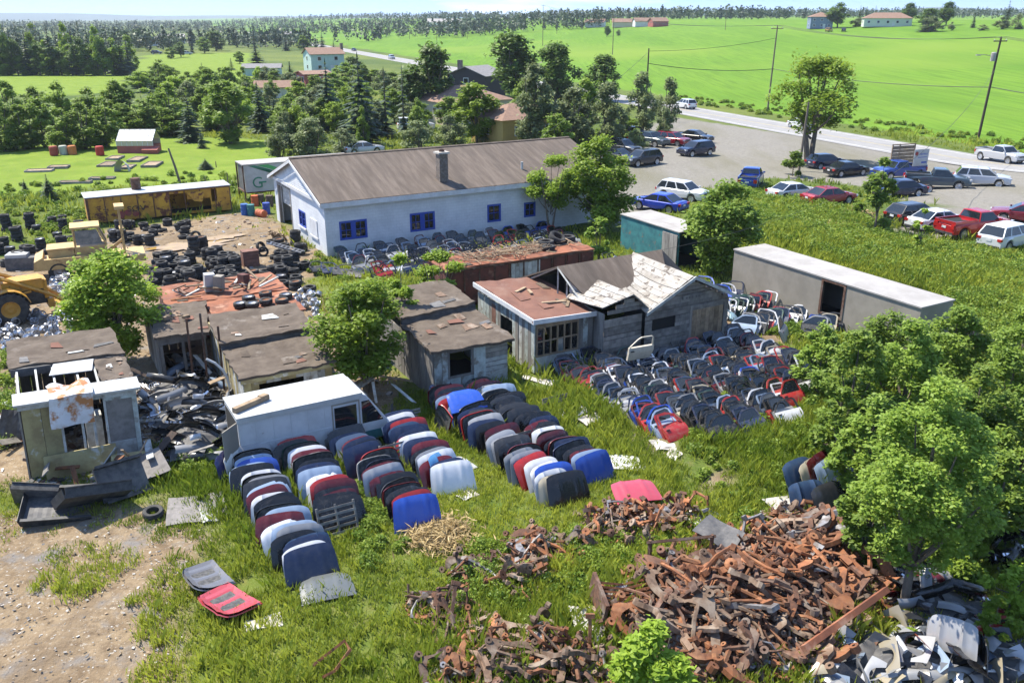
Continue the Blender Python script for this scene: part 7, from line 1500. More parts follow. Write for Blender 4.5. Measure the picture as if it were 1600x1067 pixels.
# ------------------------------------------------------------------ vegetation
def kites(c, size, rng, up=.5, elong=1.5, nrm=None):
    """leaf-sized kite faces at points c"""
    n = len(c); z = rng.normal(size=(n, 3)); z[:, 2] = np.abs(z[:, 2])+up
    if nrm is not None: z = z*.6+nrm
    z /= np.linalg.norm(z, axis=1)[:, None]
    r = rng.normal(size=(n, 3)); t = np.cross(z, r); t /= np.linalg.norm(t, axis=1)[:, None]+1e-9; b = np.cross(z, t)
    s = (np.asarray(size)*rng.uniform(.6, 1.3, n))[:, None]
    v = np.stack([c-t*s*elong*.5, c-b*s*.42-t*s*.05+z*s*.08, c+t*s*elong*.5-z*s*.1, c+b*s*.42-t*s*.05+z*s*.08], 1)
    return v.reshape(-1, 3)
def tree_parts(seed, h, R, base, nleaf, leaf, blobs=18, fill=.55, lean=.0, flat=.75, trunk_r=.14, forks=1, spread=1.0, openness=.0, br=(.15, .33)):
    """numpy leaf verts + MB trunk for one broad tree of height h, crown radius R, crown starting at base*h"""
    rng = np.random.default_rng(seed); hc = h*(1+base)/2; hh = h*(1-base)/2
    B = []; k = 0
    while len(B) < blobs:
        k += 1; p = rng.uniform(-1, 1, 3); d = np.linalg.norm(p)
        if d > 1 or d < openness: continue
        w = 1.0 if p[2] > -.3 else .8
        taper = 1-.35*max(0, p[2])
        B.append((p[0]*R*.86*w*taper, p[1]*R*.86*w*taper, hc+p[2]*hh*.86, R*rng.uniform(*br)*spread))
    B.append((0, 0, h-R*.28, R*.26)); B = np.array(B)
    w = B[:, 3]**2; idx = rng.choice(len(B), nleaf, p=w/w.sum())
    d = rng.normal(size=(nleaf, 3)); d /= np.linalg.norm(d, axis=1)[:, None]; d[:, 2] *= flat
    rr = rng.random(nleaf)**fill
    c = B[idx, :3]+d*(B[idx, 3]*rr)[:, None]; low_ = c[:, 2] < .06; c[low_, 2] = rng.uniform(.05, .12*h, low_.sum())
    # twiggy outliers
    out = rng.random(nleaf) < .1; c[out] += d[out]*(B[idx[out], 3]*.45)[:, None]
    v = kites(c, np.full(nleaf, leaf), rng, up=.9, nrm=d*.22+np.array([0, 0, .25]))
    shade = np.clip(.25+.5*rng.random(nleaf)+.25*rng.random(len(B))[idx], 0, 1)
    tb = MB()
    for f in range(forks):
        a = f*2.4+seed; ox, oy = (math.cos(a)*.18*R*(f > 0 or forks > 1), math.sin(a)*.18*R*(f > 0 or forks > 1))
        top = (ox*2.2, oy*2.2, h*.8); tb.tube([(ox*.2, oy*.2, -.2), (ox*.6, oy*.6, h*.2), (ox*1.2, oy*1.2, h*.45), top], [trunk_r*1.15, trunk_r*.9, trunk_r*.6, trunk_r*.2], 7)
    for i in rng.choice(len(B), min(len(B), 12), replace=False):
        e = B[i]; s = np.array([e[0]*.12, e[1]*.12, max(base*h*.7, .3)+(e[2]-base*h)*.35]); m = (s+e[:3])/2+np.array([0, 0, -.06*R]); tb.tube([s, m, e[:3]], [trunk_r*.5, trunk_r*.34, trunk_r*.12], 5)
    return v, shade, tb
def spruce_parts(seed, h, R, layers=15, per=8, base=.06, sparse=0.0):
    rng = np.random.default_rng(seed); C = []; S = []; Nn = []; V_ = []
    for L_ in range(layers):
        t = base+(1-base)*(L_+rng.uniform(-.2, .2))/layers; r = R*(1-t)**.85*rng.uniform(.82, 1.12); z = h*t
        for k in range(per):
            if rng.random() < sparse: continue
            a = 2*math.pi*(k+rng.random())/per; rl = r*rng.uniform(.7, 1.1)
            for q in np.linspace(.2, 1, max(2, int(4*(1-t)+2))):
                wdt = max(.1, r*.26*(1.25-q)+.1*h/8); x, y = math.cos(a)*rl*q, math.sin(a)*rl*q; zz = z-rl*q*.32+.06*rl*q*q
                u = np.array([math.cos(a), math.sin(a), -.35]); s = np.array([-math.sin(a), math.cos(a), 0]); c = np.array([x, y, zz]); l_ = rl*.22+.06*h/8
                j = rng.normal(size=3)*.05*r
                V_.append([c-u*l_+j, c-s*wdt+np.array([0, 0, -.25*wdt])+j, c+u*l_*1.2+j, c+s*wdt+np.array([0, 0, -.25*wdt])+j])
    V_.append([np.array([0, 0, h*1.02]), np.array([-.05*R, 0, h*.93]), np.array([0, 0, h*.9]), np.array([.05*R, 0, h*.93])])
    v = np.array(V_).reshape(-1, 3); sh = rng.random(len(V_)); tb = MB(); tb.tube([(0, 0, -.2), (0, 0, h*.95)], [h*.016, h*.004], 6); return v, sh, tb
def make_tree(name, label, loc, parts, leafm, group=None, bark='bark', rz=0.0, cat='tree', scale=None):
    v, sh, tb = parts; t = thing(name, label, cat, loc, rz, group)
    link(bpy.data.objects.new('crown', nmesh('crown', v, 4, np.arange(len(v)), [leafm], sh)), t); part('trunk', tb, bark, t)
    if scale: t.scale = scale
    return t
# near and singular trees: (label, base pixel, top row, width in px, leaf material, options)
def near(name, label, bx, by, ty, wpx, leafm, leaf, n, base=.15, group=None, loc=None, **k):
    p = loc or G(bx, by); h = hpx(p, ty); R = wpx/2/ppm(p+Vector((0, 0, h*.6)))
    return make_tree(name, label, p, tree_parts(hash_(label), h, R, base, n, leaf, **k), leafm, group)
def hash_(s): return sum((i+1)*ord(c) for i, c in enumerate(s)) % 100003
near('maple_tree', 'bright green maple rising between the loader and the ruined shed', 190, 566, 382, 172, 'maple', .15, 17000, base=.05, blobs=52, trunk_r=.16, openness=.2)
near('leafy_tree', 'light green leafy tree with several stems behind the white van', 575, 612, 428, 178, 'maple', .14, 15000, base=.12, blobs=42, trunk_r=.1, forks=3, openness=.25)
near('leafy_tree', 'slim bright tree just behind the leafy tree by the van', 632, 560, 395, 70, 'maple', .14, 5000, base=.3, blobs=9, trunk_r=.07)
near('sumac_bush', 'feathery yellow green sumac overhanging the red container', 690, 510, 382, 130, 'maple', .14, 7500, base=.3, blobs=13, trunk_r=.06, forks=3, flat=.4, spread=.85)
near('feathery_tree', 'thin feathery tree against the end windows of the white building', 862, 352, 238, 100, 'maple', .15, 6500, loc=W(16.6, 1.6), base=.25, blobs=12, trunk_r=.08, forks=2, openness=.3)
near('ash_tree', 'dense green ash tree hiding the far corner of the white building', 935, 372, 203, 138, 'maple', .19, 16000, loc=W(19.8, 3.2), base=-.08, blobs=46, trunk_r=.14)
near('elder_bush', 'small loose bush between the red container and the teal container', 936, 412, 338, 58, 'aspen', .17, 1600, base=.1, blobs=8, trunk_r=.05, forks=2)
near('maple_tree', 'round dark maple beside the teal container', 1124, 428, 272, 138, 'ash', .19, 13500, base=-.02, blobs=50, trunk_r=.15)
near('poplar_tree', 'young narrow poplar standing among the parked cars on the bank', 1366, 364, 243, 68, 'ash', .19, 5200, base=-.1, blobs=16, trunk_r=.09)
p = G(1262, 256); h = hpx(p, 80)
near('elm_tree', 'tall open crowned tree with forked trunk between the lot and the road', 1264, 256, 80, 172, 'maple', .3, 7500, base=.3, blobs=44, trunk_r=.3, forks=2, openness=.45, spread=.8)
near('lot_bush', 'dense round bush at the foot of the tall forked tree', 1238, 275, 238, 52, 'ash', .22, 2200, base=.0, blobs=10, trunk_r=.05)
near('young_tree', 'small lime sapling in front of the white fastback', 1435, 392, 325, 34, 'maple', .17, 700, base=.1, blobs=6, trunk_r=.04)
near('maple_sapling', 'lime green maple sapling at the bottom edge before the heap', 1012, 1128, 966, 170, 'maple', .1, 10000, base=-.05, blobs=20, trunk_r=.06, forks=3)
AS = 'aspens on the right side of the yard'
near('aspen_tree', 'tall front aspen with pale trunk rising from the bumper heap', 1410, 955, 578, 255, 'aspen', .08, 36000, base=.14, group=AS, blobs=130, trunk_r=.12, openness=.35, fill=.65, br=(.09, .21))
for i, (bx, by, ty, w, n, lb_) in enumerate(((1318, 705, 505, 160, 8500, 'dense aspen touching the ends of the door rows'), (1250+150, 690, 490, 150, 7500, 'aspen behind the tall front aspen'), (1470, 640, 470, 160, 7500, 'aspen against the end of the grey trailer'), (1560, 690, 500, 150, 7500, 'aspen at the right edge above the shrubs'), (1500, 760, 560, 150, 7500, 'aspen between the tall front one and the right edge'), (1585, 600, 470, 120, 4000, 'low aspen at the right edge by the steel plate'), (1380, 600, 478, 130, 5000, 'aspen hiding the low part of the grey trailer'), (1345, 790, 610, 130, 6500, 'aspen leaning over the stack of trunk lids'), (1300, 740, 600, 90, 3600, 'low aspen bush between the door rows and the trunk lids'), (1345, 880, 720, 110, 4200, 'low aspen bush left of the pale aspen trunk'), (1475, 880, 690, 130, 5200, 'aspen bush right of the pale aspen trunk'), (1545, 860, 700, 120, 5000, 'aspen bush beside the bumper heap at the right edge'), (1440, 800, 600, 130, 5600, 'aspen bush behind the pale aspen trunk'), (1275, 620, 500, 90, 4200, 'low aspen bush over the last door rows'), (1580, 800, 620, 150, 6500, 'aspen overhanging the bumper heap at the right edge'))):
    near('aspen_tree', lb_, bx, by, ty, w, 'aspen', .11, int(n*1.7), base=-.15, group=AS, blobs=70, trunk_r=.09, openness=.2, fill=.65, br=(.11, .26))
SHR = 'shrubs at the right edge'
for i, (bx, by, ty, w, lb_) in enumerate(((1500, 900, 840, 120, 'lime shrub right of the aspen trunk'), (1575, 960, 880, 110, 'lime shrub at the right edge by the bumper heap'), (1590, 760, 700, 70, 'yellow green shrub at the right edge'), (1545, 1010, 930, 70, 'shrub between the fender heap and the right edge'), (1420, 1010, 985, 40, 'small weed bush in the bumper heap'))):
    near('shrub', lb_, bx, by, ty, w, 'maple', .1, 3600, base=-.1, group=SHR, blobs=12, trunk_r=.04)
# --- middle distance: shared crowns per kind, each tree its own thing
LIB = {}
def lib(kind, var):
    k = (kind, var)
    if k in LIB: return LIB[k]
    s = hash_(kind)+var*17
    if kind == 'spruce': P_ = spruce_parts(s, 10, 2.6, 17, 9); m = 'spruce'
    elif kind == 'thin_spruce': P_ = spruce_parts(s, 10, 1.5, 16, 7); m = 'spruce'
    elif kind == 'bare_spruce': P_ = spruce_parts(s, 10, 1.7, 14, 6, .1, .35); m = 'spruce_far'
    elif kind == 'broad': P_ = tree_parts(s, 10, 4.6, .04, 5200, .44, blobs=40, trunk_r=.25); m = 'dark_leaf'
    elif kind == 'bright': P_ = tree_parts(s, 10, 4.2, .05, 5000, .4, blobs=37, trunk_r=.2); m = 'maple'
    elif kind == 'green': P_ = tree_parts(s, 10, 4.0, -.02, 4200, .44, blobs=34, trunk_r=.22); m = 'ash'
    elif kind == 'willow': P_ = tree_parts(s, 10, 4.2, .02, 4200, .4, blobs=34, trunk_r=.18, forks=2); m = 'willow'
    elif kind == 'alder': P_ = tree_parts(s, 10, 3.6, -.25, 4200, .4, blobs=40, trunk_r=.16, forks=2); m = 'aspen'
    elif kind == 'shrub': P_ = tree_parts(s, 10, 6.0, -.2, 3600, .5, blobs=27, trunk_r=.2, forks=3); m = 'willow'
    v, sh, tb = P_; LIB[k] = (nmesh('crown', v, 4, np.arange(len(v)), [m], sh), tb.mesh('trunk', ['bark'])); return LIB[k]
WID = dict(spruce=2.6, thin_spruce=1.5, bare_spruce=1.7, broad=4.6, bright=4.2, green=4.0, willow=4.2, alder=3.6, shrub=6.0)
WORD = dict(spruce='dark spruce', thin_spruce='slim dark spruce', bare_spruce='thin half bare spruce', broad='broad dark green tree', bright='lime green tree', green='green leafy tree', willow='grey green willow', alder='green alder', shrub='pale grey green shrub')
tv = random.Random(3)
def mid(kind, bx, by, ty, wpx, where, group=None):
    p = G(bx, by); h = max(.6, hpx(p, ty)); R = wpx/2/ppm(p+Vector((0, 0, h*.5))); cr, tk = lib(kind, tv.randrange(3))
    t = thing({'broad': 'broadleaf_tree', 'bright': 'maple_tree', 'green': 'leafy_tree', 'willow': 'willow_tree', 'alder': 'alder_tree', 'shrub': 'shrub'}.get(kind, 'spruce_tree'), f"{WORD[kind]} {where}", 'shrub' if kind == 'shrub' else 'tree', p, tv.uniform(0, 6.3), group)
    t.scale = (R/WID[kind], R/WID[kind], h/10.0); link(bpy.data.objects.new('crown', cr), t); link(bpy.data.objects.new('trunk', tk), t); return t
MID = [
 ('broad', 680, 188, 66, 112, 'rising behind the cream house roof'), ('broad', 800, 165, 48, 115, 'tallest behind the black gabled house'), ('broad', 868, 165, 62, 84, 'right of the tallest tree, before the field'), ('broad', 944, 158, 82, 72, 'alone against the bright field'),
 ('bright', 745, 226, 126, 96, 'in front of the ochre house'), ('willow', 832, 238, 92, 86, 'beside the ochre house wall'), ('willow', 895, 238, 132, 84, 'behind the dark car group'), ('willow', 950, 236, 128, 74, 'at the lot edge behind the red car'), ('willow', 1002, 214, 112, 62, 'beside the dark bare pole'), ('willow', 1042, 208, 120, 52, 'nearest the road at the lot'), ('willow', 1036, 224, 166, 36, 'small, at the back of the lot'),
 ('green', 870, 250, 175, 60, 'behind the right end of the white building'), ('green', 912, 215, 120, 66, 'between the willows and the field'), ('green', 820, 215, 120, 60, 'just left of the ochre house window'), ('green', 612, 150, 112, 60, 'left of the broad tree by the cream house'), ('green', 700, 200, 150, 60, 'right beside the cream house wall'),
 ('spruce', 515, 205, 92, 62, 'before the mint house'), ('spruce', 566, 228, 82, 82, 'tallest of the row behind the white building'), ('thin_spruce', 447, 205, 145, 26, 'small and slim left of the mint house'), ('thin_spruce', 482, 202, 138, 24, 'small and slim beside the red cottage'), ('bare_spruce', 604, 216, 105, 42, 'first to the right of the tall spruce'), ('bare_spruce', 632, 220, 100, 38, 'second to the right of the tall spruce'), ('spruce', 408, 208, 128, 44, 'right of the big leafy tree on the lawn'), ('thin_spruce', 430, 195, 150, 30, 'behind the sage hut'),
 ('green', 360, 224, 122, 90, 'standing at the lawn edge in the middle left'), ('spruce', 300, 222, 150, 50, 'in the thicket behind the greenhouse'), ('spruce', 322, 265, 248, 28, 'tiny, alone on the lawn'), ('spruce', 78, 312, 272, 30, 'tiny, at the left lawn edge'), ('spruce', 40, 300, 280, 16, 'smallest, near the left edge of the lawn'), ('spruce', 316, 232, 205, 20, 'little, at the back of the lawn'),
 ('shrub', 440, 250, 192, 66, 'left one behind the truck trailer'), ('shrub', 492, 248, 178, 84, 'largest behind the truck trailer'), ('shrub', 535, 242, 198, 60, 'right one behind the white building ridge'), ('shrub', 655, 238, 184, 70, 'behind the middle of the white roof'), ('shrub', 705, 234, 178, 60, 'behind the white roof near the lime tree'), ('shrub', 770, 226, 190, 50, 'low, below the ochre house'),
]
for i, x in enumerate((8, 38, 70, 102, 134, 166, 198, 228, 258, 285)): MID.append((['alder', 'alder', 'green', 'alder'][i % 4], x, (236-(i % 3)*3 if x < 170 else 212), 146+(i*37 % 23), 62, f"{ordn(i+1)} from the picture edge in the hedge behind the lawn"))
for i, x in enumerate((20, 60, 100, 145, 190, 235, 270, 320, 340)): MID.append((['alder', 'green', 'alder'][i % 3], x, 205-(i % 2)*6, 122+(i*29 % 19), 60, f"{ordn(i+1)} in the second row behind the lawn hedge"))
for i in range(19): MID.append((['spruce', 'spruce', 'alder', 'thin_spruce'][i % 4], -12+i*12, 112+(i % 3)*3, 32+(i*13 % 26)+max(0, i-13)*4, 34, f"{ordn(i+1)} from the picture edge in the far dark wood"))
for i in range(12): MID.append((['broad', 'alder'][i % 2], -5+i*17, 118, 52+(i*17 % 26), 40, f"{ordn(i+1)} of the wood margin above the far meadow"))
FARM = [('broad', 215, 72, 45, 34), ('broad', 232, 74, 50, 36), ('spruce', 203, 115, 62, 30), ('green', 320, 84, 58, 30), ('broad', 338, 80, 48, 40), ('green', 268, 92, 74, 22), ('spruce', 300, 84, 64, 12), ('broad', 283, 90, 66, 26), ('spruce', 402, 108, 68, 40), ('bare_spruce', 398, 80, 38, 30), ('spruce', 447, 80, 50, 18), ('spruce', 504, 78, 48, 16), ('thin_spruce', 522, 84, 62, 16), ('green', 475, 80, 55, 24), ('green', 375, 100, 80, 24), ('green', 245, 125, 105, 26), ('green', 268, 124, 104, 30), ('thin_spruce', 318, 130, 98, 16), ('green', 350, 140, 112, 30), ('green', 385, 150, 118, 30), ('thin_spruce', 362, 110, 90, 14), ('green', 455, 135, 108, 26), ('willow', 470, 150, 120, 24), ('green', 540, 130, 96, 50), ('green', 585, 140, 108, 40), ('broad', 550, 115, 88, 40), ('bright', 628, 185, 140, 40), ('green', 660, 200, 160, 36), ('bright', 470, 190, 150, 28), ('green', 535, 210, 160, 30), ('green', 340, 190, 140, 34), ('bright', 590, 215, 180, 34),
 ('broad', 1308, 44, 4, 42), ('broad', 1418, 36, 4, 32), ('broad', 1450, 42, 12, 44), ('broad', 1478, 40, 2, 34), ('shrub', 1338, 42, 28, 26), ('shrub', 1455, 50, 24, 40), ('spruce', 1445, 50, 16, 28), ('spruce', 1342, 36, 8, 12), ('spruce', 1352, 36, 10, 10), ('thin_spruce', 1366, 34, 8, 10), ('shrub', 1486, 48, 34, 14), ('spruce', 1571, 44, 0, 18), ('shrub', 1565, 46, 26, 30), ('shrub', 1590, 46, 20, 26), ('spruce', 1520, 44, 18, 10), ('shrub', 1535, 48, 38, 20), ('broad', 948, 58, 40, 16), ('shrub', 966, 56, 46, 10)]
fq = random.Random(17)
for i in range(112):
    bx = fq.uniform(196, 660); by = fq.uniform(128, 232)
    if bx > 330 and bx < 425 and by > 205: by = fq.uniform(130, 190)
    if 190 < bx < 330 and by > 190: by = fq.uniform(125, 180)
    if abs(bx-507) < 45 and by < 150: continue
    if abs(bx-410) < 30 and by < 128: continue
    k = fq.choice(['alder', 'green', 'green', 'willow', 'shrub', 'alder', 'thin_spruce', 'bright']); FARM.append((k, bx, by, by-fq.uniform(.13, .2)*by*(1.5 if k != 'shrub' else .7), fq.uniform(26, 52)))
for i in range(26):
    bx = fq.uniform(770, 1010); by = fq.uniform(190, 236); FARM.append((fq.choice(['alder', 'green', 'willow', 'shrub']), bx, by, by-fq.uniform(22, 45), fq.uniform(28, 50)))
for i, (k, bx, by, ty, w) in enumerate(FARM): MID.append((k, bx, by, ty, w, (f"{ordn(sum(1 for q in FARM[:i+1] if q[0] == k and (q[1] < 800) == (bx < 800)))} of its kind {'in the far meadows' if bx < 800 else 'past the lot and hilltop'}")))
for (k, bx, by, ty, w, where) in MID: mid(k, bx, by, ty, w, where, 'trees beyond the yard')
# --- far woods: one mass
def far_woods():
    rng = np.random.default_rng(8); pts = []
    while len(pts) < 5600:
        az = rad(rng.uniform(-36, 38)); D = 470*math.exp(rng.random()*1.75); x, y = D*math.sin(az), D*math.cos(az)
        s = (x-RD0[0])*RDN[0]+(y-RD0[1])*RDN[1]
        if abs(s) < 10 or (s > 10 and D < (600 if az < rad(6) else 690)): continue
        nz_ = math.sin(x*.011+1)*math.sin(y*.0083+2)+.5*math.sin(x*.031)*math.sin(y*.023+1)
        if nz_ < (-.1 if D < 900 else -.6): continue
        pts.append((x, y, D))
    V_ = []; S = []
    for x, y, D in pts:
        h = rng.uniform(5, 11) if D < 1400 else rng.uniform(7, 13); con = rng.random() < .45; n = 44 if D < 900 else 26; R = h*(.22 if con else .4)
        c = rng.normal(size=(n, 3)); c /= np.linalg.norm(c, axis=1)[:, None]; c *= rng.random((n, 1))**.4
        if con: t = (c[:, 2]+1)/2; q = c*np.array([R, R, 0]); q *= (1.25-t)[:, None]; q[:, 2] = t*h
        else: q = c*np.array([R, R, h*.45]); q[:, 2] += h*.55
        q += np.array([x, y, float(hgt(x, y))]); V_.append(kites(q, np.full(n, h*.17), rng, up=.3, elong=1.2)); S.append(np.clip(rng.random(n)*.6+rng.random()*.4, 0, 1)*(0.35 if con else 1))
    v = np.concatenate(V_); return nmesh('far_woods', v, 4, np.arange(len(v)), ['far_leaf'], np.concatenate(S))
leafmat('far_leaf', (.035, .062, .032), (.095, .135, .06), trans=.1)
o = link(bpy.data.objects.new('far_woods', far_woods())); tag(o, 'far woods along the horizon', 'woods', kind='stuff')
# --- grass and weeds
def noise2(x, y, s, ph=0): return (np.sin(x*s+1.7*np.sin(y*s*.63+ph))+np.sin(y*s*1.13+1.3*np.sin(x*s*.71+ph*2)))*.5
BLD = [AB2(q) for q in ([(-.2,.2),(23,.2),(23,-12.4),(-.2,-12.4)], [(-18.7,17.8),(-14.8,17.8),(-14.8,24),(-18.7,24)], [(-11,16),(-7,16),(-7,22.7),(-11,22.7)], [(-3.7,17.6),(0,17.6),(0,24.8),(-3.7,24.8)], [(1.5,18.6),(12.2,18.2),(12.2,25.2),(1.5,24.3)], [(1.8,11.9),(11.5,11.9),(11.5,14.5),(1.8,14.5)], [(18.4,7.7),(21,7.7),(21,13.9),(18.4,13.9)], [(17.9,19.2),(20.4,19.2),(20.4,31.5),(17.9,31.5)], [(-13,-20.9),(-2,-20.9),(-2,-18.3),(-13,-18.3)], [(-12.3,25.8),(-6.7,25.8),(-6.7,28),(-12.3,28)], [(-12.6,28.6),(-11.1,28.6),(-11.1,34.5),(-12.6,34.5)], [(-10.9,28.6),(-7.2,28.6),(-7.2,32.4),(-10.9,32.4)], [(-6.8,28),(-5.4,28),(-5.4,31.6),(-6.8,31.6)], [(-4,25.6),(-2.6,25.6),(-2.6,34.4),(-4,34.4)], [(-2.4,25.6),(-.9,25.6),(-.9,33.6),(-2.4,33.6)], [(2.2,25.4),(12.8,25.4),(9.8,32),(8.2,33.8),(2.2,32.6)], [(0,.2),(18,.2),(18,3),(0,3)])]
HEAPS = [HP, FP]
def grass_points(n, seed, x0, x1, y0, y1):
    rng = np.random.default_rng(seed); x = rng.uniform(x0, x1, n); y = rng.uniform(y0, y1, n)
    a, b, c, d = zones(x, y); edge = noise2(x, y, 1.3)*.9+noise2(x, y, 3.1, 1)*.5
    ok = (a+edge < .8) & (b+edge*.6 < .3) & (c < .3) & (d < 4) & (np.abs(d+11.5) > 5.6)
    tuft = (a > 0) & (noise2(x, y, .55, 3) > .8); ok |= tuft & (rng.random(n) < .35)
    for p in DIRT_TUFT: ok |= (sdist(p, x, y)+edge > 0)
    for p in BLD: ok &= sdist(p, x, y) < .05
    for p in HEAPS: ok &= (sdist(p, x, y) < .4) | (rng.random(n) < .03)
    bare = np.zeros(n, bool)
    for p in BARE: bare |= (sdist(p, x, y)+edge*.6 > .1)
    ok &= ~bare
    inv = (np.abs(x) < (y*.66+14)) & ok
    return x[inv], y[inv], a[inv], d[inv], rng
DIRT_TUFT = [P2([(35,915),(80,870),(130,865),(185,885),(150,925),(60,935)]), P2([(255,925),(300,915),(300,965),(262,975)]), P2([(-20,860),(30,840),(60,870),(0,880)])]
BARE = [P2([(640,830),(720,815),(715,855),(650,862)]), P2([(1090,728),(1145,730),(1140,760),(1100,758)]), P2([(1000,668),(1070,695),(1060,720),(1005,705)]), P2([(800,575),(850,600),(940,660),(910,670),(830,610)]), P2([(270,850),(330,870),(330,930),(280,920)]), P2([(352,903),(372,888),(428,916),(420,930),(392,938),(358,922)])]
def blades(x, y, h, w, per, rng, lean=.45):
    n = len(x); N = n*per; bx = np.repeat(x, per)+rng.normal(size=N)*.09; by = np.repeat(y, per)+rng.normal(size=N)*.09; hh = np.repeat(h, per)*rng.uniform(.5, 1.15, N)
    bz = hgt(bx, by)-.03; a = rng.uniform(0, 6.283, N); l = hh*lean*rng.uniform(.2, 1.4, N); ww = np.repeat(w, per)*rng.uniform(.7, 1.3, N)
    px, py = -np.sin(a)*ww, np.cos(a)*ww; tx, ty = bx+np.cos(a)*l, by+np.sin(a)*l
    mx, my, mz = bx+np.cos(a)*l*.35, by+np.sin(a)*l*.35, bz+hh*.62
    v = np.stack([np.stack([bx-px*.6, by-py*.6, bz], 1), np.stack([bx+px*.6, by+py*.6, bz], 1), np.stack([mx+px, my+py, mz], 1), np.stack([tx, ty, bz+hh], 1)], 1)
    # two triangles folded: use a quad base-base-mid-tip
    return v.reshape(-1, 3)
gv = []; gs_ = []
for (n, sd, x0, x1, y0, y1, hl, w, per) in ((32000, 1, -22, 16, 14, 34, (.22, .5), .016, 9), (30000, 2, -24, 44, 30, 62, (.25, .55), .026, 6), (22000, 3, -50, 75, 58, 125, (.3, .6), .055, 4)):
    x, y, a, d, rng = grass_points(n, sd, x0, x1, y0, y1)
    h = rng.uniform(*hl, len(x))*(.6+.75*np.clip(noise2(x, y, .4, 5)+.4, 0, 1))*np.where(rng.random(len(x)) < .08, 1.5, 1); h *= np.where(a > -.6, .6, 1)
    gv.append(blades(x, y, h, np.full(len(x), w), per, rng)); base = np.clip(.5+.36*noise2(x, y, .33, 2)+.22*noise2(x, y, 1.9, 4)+.2*noise2(x, y, .11, 7), 0, 1)
    gs_.append(np.clip(np.repeat(base, per)+rng.normal(size=len(x)*per)*.17, 0, 1))
BP = BANK_POLY = P2([(1130,310),(1330,330),(1400,375),(1600,400),(1640,560),(1500,520),(1480,470),(1200,375)])
rng = np.random.default_rng(9); x0, y0 = BP.min(0); x1, y1 = BP.max(0); x = rng.uniform(x0, x1, 16000); y = rng.uniform(y0, y1, 16000); k_ = (sdist(BP, x, y) > 0) & (sdist(BLD[7], x, y) < 0); x, y = x[k_], y[k_]
gv.append(blades(x, y, rng.uniform(.25, .6, len(x)), np.full(len(x), .035), 6, rng)); gs_.append(np.clip(np.repeat(.62+.3*noise2(x, y, .5, 2), 6)+rng.normal(size=len(x)*6)*.16, 0, 1))
v = np.concatenate(gv); o = link(bpy.data.objects.new('grass', nmesh('grass', v, 4, np.arange(len(v)), ['grass'], np.concatenate(gs_)))); tag(o, 'long rough grass over the whole yard', 'grass', kind='stuff')
# leafy weeds: clumps on the bank behind the trailer and through the yard
rng = np.random.default_rng(44); cx = []; cr_ = []
BANK = [(P2([(1150,300),(1330,330),(1400,375),(1600,400),(1640,520),(1500,500),(1480,462),(1200,372),(1120,330)]), 800, .62), (P2([(1480,470),(1640,480),(1640,560),(1500,520)]), 120, .8), (P2([(1560,560),(1640,560),(1640,900),(1560,900)]), 120, .6),
        (P2([(1040,690),(1240,640),(1290,720),(1230,790),(1180,800),(1100,760)]), 45, .3), (P2([(900,840),(1100,820),(1210,800),(1180,850),(1000,880),(930,960),(860,960)]), 90, .34), (P2([(560,760),(600,750),(640,850),(560,900)]), 30, .35), (P2([(700,860),(900,830),(960,900),(800,1000),(700,960)]), 60, .35),
        (P2([(1040,160),(1640,244),(1640,225),(1060,150)]), 130, .55), (P2([(0,300),(140,330),(140,420),(0,370)]), 130, .4), (P2([(130,330),(0,310),(0,290),(330,270),(430,300)]), 110, .4), (P2([(0,560),(30,540),(20,700),(-30,700)]), 40, .5), (P2([(1180,470),(1290,480),(1300,540),(1180,520)]), 45, .35), (P2([(430,380),(510,400),(560,440),(500,440)]), 26, .3), (P2([(1180,290),(1400,300),(1400,330),(1180,300)]), 60, .35), (P2([(60,560),(100,550),(40,640),(10,620)]), 10, .5), (P2([(330,690),(360,700),(340,740),(290,740),(270,700)]), 30, .35), (P2([(1050,510),(1090,600),(1130,640),(1080,600)]), 8, .3), (P2([(990,560),(1020,600),(1010,610),(980,570)]), 8, .35), (P2([(1120,590),(1160,620),(1150,640),(1110,610)]), 10, .35)]
for poly, n, R in BANK:
    x0, y0 = poly.min(0); x1, y1 = poly.max(0); X = rng.uniform(x0, x1, n*4); Y = rng.uniform(y0, y1, n*4); ok = sdist(poly, X, Y) > 0
    ok &= np.max([sdist(q, X, Y) for q in BLD[:10]], axis=0) < -.2; ok &= np.abs((X-RD0[0])*RDN[0]+(Y-RD0[1])*RDN[1]) > 6.5; X, Y = X[ok][:n], Y[ok][:n]
    for q in zip(X, Y): cx.append((*q, R*rng.uniform(.5, 1.25)))
cx = np.array(cx); dist = np.hypot(cx[:, 0], cx[:, 1]); V_ = []; S = []
for (x, y, r), D in zip(cx, dist):
    n = int(190 if D < 45 else 120); q = rng.normal(size=(n, 3)); q /= np.linalg.norm(q, axis=1)[:, None]; q *= rng.random((n, 1))**.5*r; q[:, 2] = np.abs(q[:, 2])*1.0+.05; q += np.array([x, y, float(hgt(x, y))])
    V_.append(kites(q, np.full(n, .042+.0012*D), rng, up=.4)); S.append(np.clip(rng.random()*.7+rng.random(n)*.4-.05, 0, 1))
v = np.concatenate(V_); o = link(bpy.data.objects.new('weeds', nmesh('weeds', v, 4, np.arange(len(v)), ['weed'], np.concatenate(S)))); tag(o, 'leafy weeds and ground cover on the bank and in the yard', 'weeds', kind='stuff')
